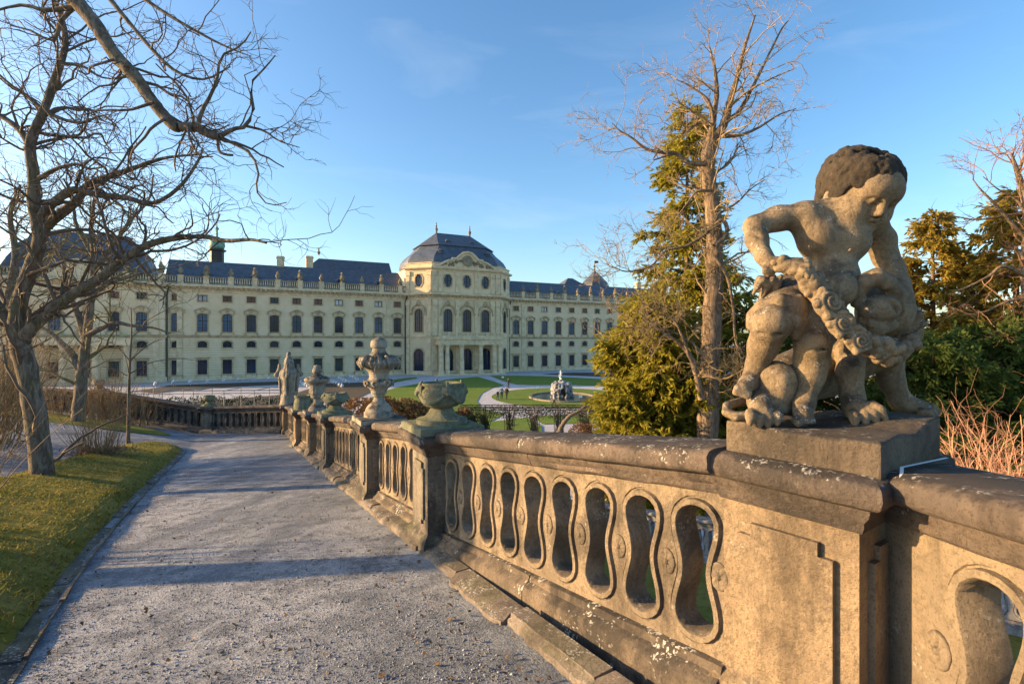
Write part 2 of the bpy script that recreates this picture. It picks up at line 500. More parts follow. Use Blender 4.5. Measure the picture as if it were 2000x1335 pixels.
# lawn island on the terrace, with its stone gutter
edge_px = [(0, 1292), (60, 1212), (130, 1112), (200, 1032), (262, 966), (318, 915), (352, 884)]
tip_px = [(354, 876), (330, 869), (290, 866), (250, 870), (190, 884), (110, 906), (50, 924), (0, 940)]
edge = [unproj(*q) for q in edge_px]; tip = [unproj(*q) for q in tip_px]
e0 = edge[0] + (edge[0] - edge[2])*1.3
left = [np.array([-16.0, tip[-1][1] - 2.0, 0]), np.array([-16.0, e0[1]-1, 0])]
poly = [e0] + edge + tip + left
poly2 = [(p[0], p[1]) for p in poly]
def in_poly(x, y, pl):
    x = np.asarray(x); y = np.asarray(y); ins = np.zeros(x.shape, bool); n = len(pl)
    for i in range(n):
        x0, y0 = pl[i]; x1, y1 = pl[(i+1) % n]
        c = ((y0 > y) != (y1 > y)) & (x < (x1-x0)*(y-y0)/((y1-y0) + 1e-12) + x0)
        ins ^= c
    return ins
def dist_poly(x, y, pl):
    d = np.full(np.shape(x), 1e9); n = len(pl)
    for i in range(n):
        a = np.array(pl[i]); b_ = np.array(pl[(i+1) % n]); ab = b_ - a
        t = np.clip(((x-a[0])*ab[0] + (y-a[1])*ab[1])/(ab@ab + 1e-9), 0, 1)
        d = np.minimum(d, np.hypot(x-a[0]-t*ab[0], y-a[1]-t*ab[1]))
    return d
def lawn_z(x, y, pl):
    d = dist_poly(x, y, pl)
    return gz(x, y) + 0.02 + 0.10*np.clip(d/0.25, 0, 1)**0.6 + 0.025*vnoise(x, y, 3.0, 9) + 0.012*vnoise(x, y, 9.0, 10)
def lawn_sheet(name, pl, step):
    """triangulated grid inside an outline, edge rounded down to the ground"""
    bm = bmesh.new()
    out = []
    for i in range(len(pl)):
        a, b_ = np.array(pl[i]), np.array(pl[(i+1) % len(pl)]); k = max(1, int(np.hypot(*(b_-a))/step))
        out += [a + (b_-a)*j/k for j in range(k)]
    xs = np.array([q[0] for q in out]); ys = np.array([q[1] for q in out])
    gx, gy = np.meshgrid(np.arange(xs.min(), xs.max(), step), np.arange(ys.min(), ys.max(), step))
    gx = gx + RNG.uniform(-.2, .2, gx.shape)*step; gy = gy + RNG.uniform(-.2, .2, gy.shape)*step
    ins = in_poly(gx, gy, pl) & (dist_poly(gx, gy, pl) > step*0.6)
    from mathutils.geometry import delaunay_2d_cdt
    pts = [Vector(q) for q in out] + [Vector((a, b_)) for a, b_ in zip(gx[ins], gy[ins])]
    ne = len(out); ed = [(i, (i+1) % ne) for i in range(ne)]
    r = delaunay_2d_cdt(pts, ed, [], 1, 1e-6)
    X_ = np.array([p.x for p in r[0]]); Y_ = np.array([p.y for p in r[0]])
    Z_ = lawn_z(X_, Y_, pl)
    return struct(ONP(name, np.stack([X_, Y_, Z_], -1), np.array([f for f in r[2] if len(f) == 3]), M['moss'], smooth=True))
lawn_sheet('lawn_island', poly2, 0.09)
t2 = unproj(150, 826)
poly_b = ell(t2[0]-1.0, t2[1]+0.3, 4.2, 1.1, 30)
lawn_sheet('lawn_island', poly_b, 0.25)

def blades(name, pl, n, hmin, hmax, mat, near=None, wid=0.006):
    xs = [q[0] for q in pl]; ys = [q[1] for q in pl]
    x = RNG.uniform(min(xs), max(xs), n*3); y = RNG.uniform(min(ys), max(ys), n*3)
    k = in_poly(x, y, pl)
    dd = np.hypot(x, y); k &= (RNG.uniform(0, 1, len(x)) < np.clip(6.0/dd, 0, 1)**1.2) & (x > -1.15*y - 1.0)
    k &= vnoise(x, y, 2.2, 21) + 0.5*vnoise(x, y, 6, 22) > RNG.uniform(-0.75, 0.3, len(x))
    x = x[k][:n]; y = y[k][:n]; z = lawn_z(x, y, pl) - 0.01
    m_ = len(x); a = RNG.uniform(0, 6.28, m_); h = RNG.uniform(hmin, hmax, m_); s = wid*(1 + np.hypot(x, y)*0.10)
    lean = RNG.normal(0, 0.9, (m_, 2))*h[:, None]
    v = np.zeros((m_, 3, 3))
    v[:, 0] = np.stack([x - s*np.cos(a), y - s*np.sin(a), z], -1)
    v[:, 1] = np.stack([x + s*np.cos(a), y + s*np.sin(a), z], -1)
    v[:, 2] = np.stack([x + lean[:, 0], y + lean[:, 1], z + h], -1)
    return stuff(ONP(name, v.reshape(-1, 3), np.arange(m_*3).reshape(-1, 3), mat))
M['blade'] = leafy('grass blades', (0.15, 0.16, 0.022), (0.31, 0.25, 0.06), 0.4)
g = blades('grass', poly2, 110000, 0.015, 0.05, M['blade'])
tag(g, 'short mossy grass on the lawn island left of the path', 'grass')

# loose stones on the path
def stones(name, n, mat):
    base = np.array([[1,0,0],[-1,0,0],[0,1,0],[0,-1,0],[0,0,1],[0,0,-0.6]], float)
    fc = np.array([[0,2,4],[2,1,4],[1,3,4],[3,0,4],[2,0,5],[1,2,5],[3,1,5],[0,3,5]])
    r = RNG.uniform(0, 1, n*2)
    y = 1.6 + 10*r**2.2; x = RNG.uniform(-1.1, 0.75, n*2)*y
    u, v = uv(x, y); k = (v > 0.35) & (~in_poly(x, y, poly2))
    x = x[k][:n]; y = y[k][:n]; m_ = len(x)
    s = RNG.lognormal(math.log(0.0035), 0.42, m_)
    sc = s[:, None]*RNG.uniform(0.6, 1.3, (m_, 3)); a = RNG.uniform(0, 6.28, m_)
    b_ = base[None]*sc[:, None] + RNG.normal(0, 0.0008, (m_, 6, 3))
    v3 = np.stack([b_[..., 0]*np.cos(a)[:, None] - b_[..., 1]*np.sin(a)[:, None], b_[..., 0]*np.sin(a)[:, None] + b_[..., 1]*np.cos(a)[:, None], b_[..., 2]], -1)
    zz = gz(x, y) + 0.012*vnoise(x, y, 2.2, 1) + 0.006*vnoise(x, y, 7, 2)
    v3 += np.stack([x, y, zz + s*0.25], -1)[:, None]
    f = (np.arange(m_)*6)[:, None, None] + fc[None]
    return stuff(ONP(name, v3.reshape(-1, 3), f.reshape(-1, 3), mat))
M['pebble'] = leafy('loose path stones', (0.12, 0.13, 0.145), (0.40, 0.41, 0.42))
tag(stones('gravel', 42000, M['pebble']), 'loose grey gravel scattered over the terrace path', 'gravel')

def litter(name, n, mat):
    r = RNG.uniform(0, 1, n*3); y = 1.6 + 12*r**1.6; x = RNG.uniform(-1.15, 0.7, n*3)*y; u, v = uv(x, y); d = dist_poly(x, y, poly2)
    k = (v > 0.2) & (RNG.uniform(0, 1, n*3) < np.where((d < 0.35) | (v < 0.7), 1.0, 0.22)); x = x[k][:n]; y = y[k][:n]; m_ = len(x)
    z = np.where(in_poly(x, y, poly2), lawn_z(x, y, poly2) + 0.015, gz(x, y) + 0.02); a = RNG.uniform(0, 6.28, m_); s = RNG.uniform(0.010, 0.022, m_); c = RNG.normal(0, 0.4, (m_, 4))
    co = [(-1, 0), (0, -0.55), (1, 0), (0, 0.55)]
    v3 = np.stack([np.stack([x + s*(p_*np.cos(a) - q*np.sin(a)), y + s*(p_*np.sin(a) + q*np.cos(a)), z + s*c[:, i]], -1) for i, (p_, q) in enumerate(co)], 1)
    return stuff(ONP(name, v3.reshape(-1, 3), np.arange(m_*4).reshape(-1, 4), mat))
M['deadleaf'] = leafy('dead leaves', (0.09, 0.055, 0.03), (0.24, 0.15, 0.07), 0.1)
tag(litter('fallen_leaves', 1500, M['deadleaf']), 'brown fallen leaves strewn along the lawn edge and path', 'leaves')

# stone gutter along the lawn edge: each slab its own piece
gut = thing('lawn_gutter', 'narrow stone gutter with raised edging along the lawn edge', 'gutter', tuple(edge[0]))
gp = [e0] + edge + [tip[0]]
gp = [np.array(p[:2]) for p in gp]
seg = []
for i in range(len(gp)-1):
    L_ = np.hypot(*(gp[i+1]-gp[i])); k = max(1, int(L_/0.05))
    seg += [gp[i] + (gp[i+1]-gp[i])*j/k for j in range(k)]
seg.append(gp[-1])
i = 0; rr = random.Random(3)
while i < len(seg)-3:
    j = min(len(seg)-1, i + rr.randint(7, 13))
    a, b_ = seg[i], seg[j]; d = (b_-a)/np.hypot(*(b_-a)); nrm = np.array([d[1], -d[0]])
    a = a + d*0.012
    def slab(o0, o1, h0, h1, wob):
        m_ = MB(); q = []
        for (pt, sgn) in ((a, 0), (b_, 1)):
            for o in (o0, o1):
                p2 = pt + nrm*(o + rr.uniform(-wob, wob)); q.append(p2)
        z = [float(gz(*p2)) for p2 in q]
        dz = rr.uniform(-0.014, 0.010)
        vs3 = [(*p2, zz - 0.1) for p2, zz in zip(q, z)] + [(*p2, zz + (h0 if k % 2 == 0 else h1) + dz) for k, (p2, zz) in enumerate(zip(q, z))]
        m_.add(vs3, [(0,1,3,2), (4,6,7,5), (0,4,5,1), (2,3,7,6), (0,2,6,4), (1,5,7,3)])
        return m_
    O('gutter_slab', slab(-0.03, 0.10, 0.02, 0.0, 0.018), M['kerb'], gut)
    O('edging_strip', slab(0.112, 0.135, 0.022, 0.022, 0.008), M['kerb'], gut)
    i = j
# ------------------------------------------------------------------ balustrades
HB = 1.10
def hole_outline(n=44, hh=0.285, cz=0.205, r=0.099, wst=0.057):
    pts = []
    zs = np.sin(np.linspace(-np.pi/2, np.pi/2, 400))*hh
    def wd(z):
        a = abs(z)
        if a > cz: return math.sqrt(max(0.0, (hh-cz)**2 - (a-cz)**2))*r/(hh-cz)
        return wst + (r-wst)*(1 - math.cos(math.pi*a/cz))/2
    right = [(wd(z), z) for z in zs]; left = [(-wd(z), z) for z in zs[::-1]]
    allp = np.array(right + left[1:-1])
    seg_ = np.hypot(*np.diff(np.vstack([allp, allp[:1]]), axis=0).T); cum = np.concatenate([[0], np.cumsum(seg_)])
    tt = np.linspace(0, cum[-1], n, endpoint=False)
    ap = np.vstack([allp, allp[:1]])
    return np.stack([np.interp(tt, cum, ap[:, 0]), np.interp(tt, cum, ap[:, 1])], -1)
HOLE = hole_outline()
def offs(o):
    t = np.roll(HOLE, -1, 0) - np.roll(HOLE, 1, 0); t /= np.linalg.norm(t, axis=1, keepdims=True)
    return HOLE + np.stack([t[:, 1], -t[:, 0]], -1)*o
def rect_map(hw, hh):
    q = HOLE/np.array([0.11, 0.32]); q = q/np.max(np.abs(q), axis=1, keepdims=True)
    out = q*np.array([hw, hh])
    for cx in (-1, 1):
        for cz in (-1, 1):
            k = np.argmin(np.hypot(q[:, 0]-cx, q[:, 1]-cz)); out[k] = (cx*hw, cz*hh)
    return out
RINGS = [(0.0, 0.004), (0.006, 0.013), (0.030, 0.013), (0.034, -0.008), (0.041, -0.008), (0.045, 0.0)]
Z0P, Z1P = 0.19, 0.905
def panel_mb(mb, x0, nh, pitch, X, thick=0.125, ornate=True):
    """pierced panel: nh peanut openings with a raised band round each"""
    n = len(HOLE); zc = (Z0P+Z1P)/2; hh = (Z1P-Z0P)/2
    for h in range(nh):
        cx = x0 + pitch*(h+0.5)
        loops = []
        loops.append([(cx+p[0], -thick, zc+p[1]) for p in rect_map(pitch/2, hh)])
        loops.append([(cx+p[0], -thick, zc+p[1]) for p in HOLE])
        for o, y in (RINGS if ornate else [(0, 0.0)]):
            loops.append([(cx+p[0], y, zc+p[1]) for p in offs(o)])
        loops.append([(cx+p[0], 0.0, zc+p[1]) for p in rect_map(pitch/2, hh)])
        # loop order gives outward faces
        mb.loops(loops, True, False, X)
def rosette_mb():
    m_ = MB(); n = 24
    n = 40
    def zz(r, a): return 0.002 + 0.005*abs(math.cos(4*a))*math.sin(min(1, r/0.045)*math.pi)**0.7
    ls = []
    for r in (0.050, 0.047, 0.040, 0.032, 0.024, 0.016, 0.011):
        ls.append([(r*(0.93 + 0.07*abs(math.cos(4*2*math.pi*i/n)))*math.cos(2*math.pi*i/n), r*1.25*math.sin(2*math.pi*i/n), (-0.006 if r == 0.050 else zz(r, 2*math.pi*i/n))) for i in range(n)])
    ls.append([(0.010*math.cos(2*math.pi*i/n), 0.012*math.sin(2*math.pi*i/n), 0.011) for i in range(n)])
    m_.loops(ls, True, True)
    return m_
# profile of base course and coping in (y, z): y positive towards the path
BASE_P = [(-0.22, -0.25), (0.10, -0.25), (0.10, 0.10), (0.085, 0.125), (0.045, 0.15), (0.035, 0.185), (0.02, 0.19), (-0.145, 0.19), (-0.16, 0.18), (-0.22, 0.14)]
CAP_P = [(-0.135, 0.905), (0.012, 0.905), (0.03, 0.925), (0.03, 0.945), (0.05, 0.965), (0.055, 0.995), (0.108, 1.005), (0.125, 1.02), (0.130, 1.045), (0.128, 1.075), (0.115, 1.094), (0.085, 1.104), (-0.22, 1.108), (-0.255, 1.095), (-0.265, 1.06), (-0.25, 1.01), (-0.17, 0.99)]
rs = random.Random(5)
def extr(mb, prof, x0, x1, X, jit=0.0, n=1):
    """extruded moulding, slightly worn along its length"""
    ls = []
    for k in range(n+1):
        x = x0 + (x1-x0)*k/n
        ls.append([(x, y + rs.uniform(-jit, jit), z + rs.uniform(-jit, jit)*0.6) for y, z in prof])
    # orientation: profile runs counter-clockwise seen from +x
    mb.loops(ls, True, True, X)

def run(root, p0, p1, z0, z1, nh, pm, cm, rosettes=True, capstones=2, foot=None, ornate=True, lead=0.0):
    """one bay between two piers; p0 far end, p1 near end (plan), z ground heights"""
    p0 = np.array(p0, float); p1 = np.array(p1, float); L_ = np.hypot(*(p1-p0)); d = (p1-p0)/L_
    nrm = np.array([d[1], -d[0]])              # right of travel
    if foot is not None and nrm @ (np.array(foot) - p0) < 0: nrm = -nrm
    sl = (z1-z0)/L_
    flip = (d[0]*nrm[1] - d[1]*nrm[0]) < 0
    def X(x, y, z):
        q = p0 + d*x + nrm*y
        return (q[0], q[1], z0 + sl*x + z)
    pitch = (L_-lead)/nh
    m_ = MB(); panel_mb(m_, lead, nh, pitch, X, ornate=ornate)
    if lead: m_.box(0, lead, -0.125, 0, Z0P, Z1P, X)
    def fixn(o):
        bm = bmesh.new(); bm.from_mesh(o.data); bmesh.ops.remove_doubles(bm, verts=bm.verts, dist=1e-5); bmesh.ops.recalc_face_normals(bm, faces=bm.faces); bm.to_mesh(o.data); bm.free(); return o
    p = fixn(O('pierced_panel', m_, pm, root, smooth=True, sharp=35))
    if rosettes:
        rm = rosette_mb(); proto = None
        for h in range(nh+1):
            x = min(max(lead + pitch*h, 0.04), L_-0.04)
            q = X(x, 0.004, (Z0P+Z1P)/2)
            # local z axis of the rosette -> panel normal
            rot = Vector((nrm[0], nrm[1], 0)).to_track_quat('Z', 'Y').to_matrix().to_4x4()
            Mx = Matrix.Translation(q) @ rot
            if proto is None:
                proto = O('rosette', rm, pm, p, smooth=True, M=Mx)
            else: obj_mesh('rosette', proto.data, None, p, Mx)
    nb = max(1, capstones)
    for k in range(nb):
        xa, xb = L_*k/nb + 0.003, L_*(k+1)/nb - 0.003
        m_ = MB(); extr(m_, CAP_P, xa, xb, X, 0.004, max(2, int((xb-xa)/0.12)))
        fixn(O('coping_stone', m_, cm, root, smooth=True, sharp=50))
        m_ = MB(); extr(m_, BASE_P, xa, xb, X, 0.006, max(2, int((xb-xa)/0.12)))
        fixn(O('base_stone', m_, M['base'] if pm is M['bal'] else pm, root, smooth=True, sharp=40))
    return X, L_, sl

def pier(root, c, ang, hx, hy, zg, mat, capmat, h=HB, raised=True, capo=0.10, name='pier'):
    """square pier: base block, shaft with raised field, moulded cap; local x along the balustrade, y to the path"""
    ca, sa = math.cos(ang), math.sin(ang)
    def X(x, y, z): return (c[0] + ca*x - sa*y, c[1] + sa*x + ca*y, zg + z)
    m_ = MB(); m_.rectloft(0, 0, hx, hy, [(-0.4, 0.055), (0.13, 0.055), (0.16, 0.04), (0.19, 0.012), (0.21, 0.0), (h-0.20, 0.0)], X)
    s = O(name, m_, mat, root, smooth=True, sharp=30)
    if raised:
        for (fx, fy, w2, ax) in ((0, 1, hx, 'x'), (1, 0, hy, 'y'), (-1, 0, hy, 'y')):
            m_ = MB(); iw = w2 - 0.075; z0_, z1_ = 0.27, h-0.27; t = 0.022; e = 0.05
            # field with notched corners
            out = [(-iw, z0_+e), (-iw+e, z0_+e), (-iw+e, z0_), (iw-e, z0_), (iw-e, z0_+e), (iw, z0_+e), (iw, z1_-e), (iw-e, z1_-e), (iw-e, z1_), (-iw+e, z1_), (-iw+e, z1_-e), (-iw, z1_-e)]
            def Y(a, b_, z):
                if ax == 'x': return X(a, hy + b_, z)
                return X(fx*(hx + b_), a*(-fx), z)
            m_.loops([[(a, -0.01, z) for a, z in out], [(a, t, z) for a, z in out]], True, True, Y)
            O('raised_field', m_, mat, s)
    m_ = MB(); m_.rectloft(0, 0, hx, hy, [(h-0.20, -0.01), (h-0.20, 0.012), (h-0.175, 0.022), (h-0.16, 0.022), (h-0.13, 0.045), (h-0.105, 0.05), (h-0.10, capo-0.012), (h-0.085, capo+0.008), (h-0.055, capo+0.016), (h-0.022, capo+0.012), (h-0.006, capo-0.004), (h+0.003, capo-0.03), (h+0.008, capo-0.10)], X)
    cp = O('pier_cap', m_, capmat, root, smooth=True, sharp=50)
    return X

def gzz(p): return float(gz(p[0], p[1]))
PU = [-3.42, 0.0, 2.5, 6.2, 8.9, 12.3, 17.3]     # pier centres along the line (0 = second pier)
ANG = math.atan2(-DF[1], -DF[0])                 # local x towards the camera end
# near run -------------------------------------------------
pA = thing('stone_balustrade', 'long weathered sandstone balustrade with pierced panels descending beside the path', 'balustrade', (*xy(0, 0), gzz(xy(0, 0))))
PC = []
VO = -0.115    # pier centre lies behind the path-side face
def pt(u, v=0.0): return np.array(xy(u, v))
HX, HY = 0.225, 0.215
for k, u in enumerate(PU):
    c = pt(u, VO + (0.0)); z = gzz(pt(u, 0.1)) - 0.02; PC.append((c, z))
    if k == 0: continue
    pier(pA, c, ANG + math.pi, HX, HY, z, M['pierdark'] if k in (1, 2, 3) else M['pier'], M['cap'])
S_ANG = math.atan2(-0.807, 0.59)
SC0 = np.array([1.275, 2.125])
SPZ = EYE - 0.452 - HB
counts = [9, 6, 10, 7, 9, 13]
for k in range(6):
    ua, ub = PU[k+1], PU[k]
    pa, pb = pt(ua - HX, -0.06), pt(ub + HX, -0.06)
    za, zb = gzz(pt(ua, .1)), gzz(pt(ub, .1))
    if k == 0: pb = np.array([0.905, 2.15]); zb = SPZ + 0.01
    run(pA, pa, pb, za, zb, counts[k], M['bal'], M['cap'], rosettes=True, capstones=2 if k in (0, 2, 4, 5) else 1, foot=pt(ua, 3.0))
# statue pier
pier(pA, SC0, S_ANG + math.pi, 0.25, 0.29, SPZ, M['pier'], M['cap'], h=HB, capo=0.085)
# kerb stones at the foot of the balustrade
kb = thing('kerb', 'uneven row of worn stone slabs at the foot of the balustrade', 'kerb', (*xy(0, .3), gzz(xy(0, .3))))
u = 13.0; rr = random.Random(8)
while u > -3.3:
    ln = rr.uniform(0.7, 1.25); u1 = u - ln
    m_ = MB(); ls = []
    n_ = 9; wv = rr.uniform(0.165, 0.215); hz = rr.uniform(0.045, 0.085)
    for k in range(n_+1):
        uu = u + (u1+0.02-u)*k/n_
        e = 0.02 if k in (0, n_) else 0
        l = []
        for vv_, zz_ in ((0.02, -0.1), (wv + rr.uniform(-.015, .012), -0.1), (wv + rr.uniform(-.018, .012) - e, hz*0.55), (wv - 0.035 + rr.uniform(-.012, .012), hz - rr.uniform(0, .012) - e), (0.13, hz + 0.008 - rr.uniform(0, .01)), (0.02, hz + 0.012)):
            x_, y_ = xy(uu, vv_); l.append((x_, y_, float(gz(x_, y_)) + zz_))
        ls.append(l)
    m_.loops(ls, True, True)
    o = O('kerb_slab', m_, M['kerb'], kb, smooth=True, sharp=45)
    bm = bmesh.new(); bm.from_mesh(o.data); bmesh.ops.recalc_face_normals(bm, faces=bm.faces); bm.to_mesh(o.data); bm.free()
    u = u1
# right run, coming towards the camera
pB = thing('stone_balustrade', 'sandstone balustrade bay right of the statue pier, nearest the camera', 'balustrade', (1.35, 1.0, SPZ))
B0 = np.array([1.365, 1.87]); B1 = np.array([1.40, -1.9])
run(pB, B0, B1, SPZ, SPZ + 0.30, 10, M['bal'], M['cap'], rosettes=True, capstones=2, foot=(0, 0), lead=0.23)
pier(pB, (1.52, -2.15), math.pi/2, 0.25, 0.25, SPZ+0.3, M['pier'], M['cap'])
# cross wall at the far end of the ramp
pC = thing('stone_balustrade', 'dark far balustrade crossing behind the path at the foot of the ramp', 'balustrade', (-12, 21, gzz((-12, 21))))
cw = [pt(PU[6], -0.05), unproj(405, 842)[:2], unproj(288, 832)[:2]]
cw[1] = np.array([-12.45, 20.95]); cw[2] = np.array([-17.2, 21.25]); 
cw += [np.array([-23.0, 21.6]), np.array([-30.0, 22.0])]
M['wallfar'] = stone('dark far wall stone', (0.20, 0.18, 0.15), (0.13, 0.12, 0.105), darkamt=0.6, crust=0.5, lichen=0.4)  # darker than the near balustrade stone
for k in range(4):
    a, b_ = cw[k+1], cw[k]
    d = (b_-a)/np.hypot(*(b_-a))
    a2 = a + d*0.23; b2 = b_ - d*(0.25 if k == 0 else 0.23)
    run(pC, a2, b2, gzz(a), gzz(b_), 11 if k == 0 else 15, M['wallfar'], M['cap'], rosettes=False, capstones=2, foot=(a2[0], 0))
    mb = MB(); nn_ = np.array([-d[1], d[0]]); nn_ = nn_ if nn_[1] > 0 else -nn_
    q0, q1 = a2 + nn_*0.13, b2 + nn_*0.13; q2, q3 = b2 + nn_*0.22, a2 + nn_*0.22
    mb.add([(*q0, gzz(a)+0.1), (*q1, gzz(b_)+0.1), (*q2, gzz(b_)+0.1), (*q3, gzz(a)+0.1), (*q0, gzz(a)+0.95), (*q1, gzz(b_)+0.95), (*q2, gzz(b_)+0.95), (*q3, gzz(a)+0.95)], [(0,3,2,1),(4,5,6,7),(0,1,5,4),(1,2,6,5),(2,3,7,6),(3,0,4,7)])
    O('backing_slab', mb, M['wallfar'], pC)
    if k > 0: pier(pC, b_ + np.array([0, 0.10]), math.pi, 0.22, 0.21, gzz(b_) - 0.02, M['pierdark'] if k == 1 else M['wallfar'], M['cap'])
# lower balustrade beyond the slope, seen through the openings
pD = thing('stone_balustrade', 'lower balustrade beyond the grass slope, seen through the pierced openings', 'balustrade', (*xy(5, -8.9), float(lowz(5, 0))))
M['ballow'] = stone('grey lower balustrade stone', (0.36, 0.36, 0.36), (0.26, 0.26, 0.26), darkamt=0.35, crust=0.6, lichen=0.4)
for (ua, ub) in ((14.5, 9.4), (9.0, 3.9), (3.5, -1.6), (-2.0, -6.7)):
    run(pD, pt(ua, -8.9), pt(ub, -8.9), float(lowz(ua, 0)), float(lowz(ub, 0)), 15, M['ballow'], M['ballow'], rosettes=False, capstones=2, foot=pt(ua, 0), ornate=True)
    pier(pD, pt(ua+0.2, -9.0), ANG + math.pi, 0.21, 0.21, float(lowz(ua, 0)), M['ballow'], M['ballow'])
# retaining walls under the balustrades
M['retain'] = stone('retaining wall masonry', (0.30, 0.26, 0.20), (0.2, 0.18, 0.15), darkamt=0.5, crust=0.4, lichen=0.4)
rw = MB()
a, b_ = pt(17.5, -0.12), pt(-3.2, -0.12)
def rwall(m_, a, b_, za, zb, th, nrm):
    a = np.array(a); b_ = np.array(b_); n_ = np.array(nrm)*th
    vs3 = [(*a, -0.5), (*b_, -0.5), (*(b_+n_), -0.5), (*(a+n_), -0.5), (*a, za), (*b_, zb), (*(b_+n_), zb), (*(a+n_), za)]
    m_.add(vs3, [(0,3,2,1),(4,5,6,7),(0,1,5,4),(1,2,6,5),(2,3,7,6),(3,0,4,7)])
rwall(rw, a, b_, gzz(a)-0.05, gzz(b_)-0.05, 0.28, -NL)
rwall(rw, (1.43, 1.9), (1.6, -6.0), SPZ-0.05, SPZ+0.2, 0.25, (1, 0))
rwall(rw, (-9.2, 20.98), (-45, 22.95), 4.05, 4.9, 0.3, (0, 1))
tag(O('retaining_wall', rw, M['retain'], origin=(*xy(8, -.2), 0.0)), 'masonry retaining wall carrying the terrace below the balustrade', 'wall')
# pale mortar line where the coping meets the statue pier
M['mortar'] = plain('pale mortar', (0.62, 0.62, 0.60), 0.9, 0.12, 20)
mb = MB(); zt_ = SPZ + 1.102
for k, (q0, q1, w0) in enumerate((((1.262, 1.66, zt_ + 0.010), (1.31, 1.72, zt_ + 0.030), 0.012), ((1.31, 1.72, zt_ + 0.030), (1.58, 1.86, zt_ + 0.030), 0.014))):
    a_, c_ = np.array(q0), np.array(q1); d_ = (c_-a_)/np.linalg.norm(c_-a_); n_ = np.array([-d_[1], d_[0], 0])*w0*0.45
    mb.add([tuple(a_-n_), tuple(c_-n_), tuple(c_+n_), tuple(a_+n_)], [(0, 1, 2, 3)])
O('mortar_joint', mb, M['mortar'], pB)
# ------------------------------------------------------------------ palace
PA = math.atan2(0.446, 0.895)
PM = Matrix.Translation((0, 139, 0)) @ Matrix.Rotation(PA, 4, 'Z')
pal = thing('palace', 'long cream baroque palace with slate roofs and domed central pavilion', 'palace', (0, 139, 0), PA)
def facade_mat():
    m, nt, b = new_mat('palace ashlar')
    tc = N(nt, 'ShaderNodeTexCoord'); p = tc.outputs['Object']
    sx = N(nt, 'ShaderNodeSeparateXYZ'); nt.links.new(p, sx.inputs[0])
    z = sx.outputs[2]
    c = mixc(nt, ramp(nt, noise(nt, p, 0.35, 6, 0.65), 0.35, 0.65), (0.65, 0.525, 0.32), (0.73, 0.60, 0.395))
    c = mixc(nt, ramp(nt, noise(nt, p, 1.6, 6, 0.7), 0.5, 0.75, 0, 0.35), c, (0.36, 0.31, 0.21))
    # course joints
    fr = mth(nt, 'FRACT', mth(nt, 'DIVIDE', z, 0.52))
    j = mth(nt, 'LESS_THAN', fr, 0.12)
    low = mth(nt, 'LESS_THAN', z, 9.0)
    j = mth(nt, 'MULTIPLY', j, mth(nt, 'ADD', mth(nt, 'MULTIPLY', low, 0.45), 0.12))
    c = mixc(nt, j, c, (0.17, 0.14, 0.09))
    nt.links.new(c, b.inputs['Base Color']); b.inputs['Roughness'].default_value = 0.9
    b.inputs['Specular IOR Level'].default_value = 0.2
    return m
M['ashlar'] = facade_mat()
M['trim'] = plain('palace trim stone', (0.63, 0.51, 0.32), 0.9, 0.2, 0.9)
M['trimdark'] = plain('weathered palace trim', (0.24, 0.20, 0.13), 0.9, 0.35, 0.9)
M['surround'] = plain('weathered shade-toned surround stone', (0.44, 0.345, 0.205), 0.9, 0.25, 1.2)  # weathered tone, also darkened to stand in for relief shade
M['slate'] = plain('slate roof', (0.085, 0.096, 0.115), 0.55, 0.25, 1.2, spec=0.4)
M['slate2'] = plain('lead dome cladding', (0.075, 0.095, 0.125), 0.5, 0.25, 0.6, spec=0.45)
M['copper'] = plain('green copper', (0.16, 0.34, 0.27), 0.6, 0.25, 2)
def glass(name, c, rough=0.08):
    m, nt, b = new_mat(name)
    p = coords(nt, 'World')
    col = mixc(nt, ramp(nt, noise(nt, p, 0.25, 3), 0.35, 0.65), c, tuple(x*1.8+0.01 for x in c))
    nt.links.new(col, b.inputs['Base Color'])
    b.inputs['Roughness'].default_value = rough; b.inputs['Specular IOR Level'].default_value = 0.35
    return m
M['glass'] = glass('window glass', (0.010, 0.022, 0.05))
M['glassred'] = glass('window with reddish blind', (0.10, 0.04, 0.028), 0.2)
M['glasspale'] = glass('window with pale blind', (0.34, 0.33, 0.33), 0.2)
M['glassdim'] = glass('dim window glass', (0.03, 0.05, 0.05))
M['glassblue'] = glass('window glass with painted sky reflection', (0.035, 0.075, 0.13))  # lighter blue stands in for varying sky reflections on the panes
M['wframe'] = plain('window frame paint', (0.035, 0.035, 0.03), 0.6, 0.2, 2)
M['wframepale'] = plain('pale window frame paint', (0.42, 0.42, 0.42), 0.6, 0.1, 2)

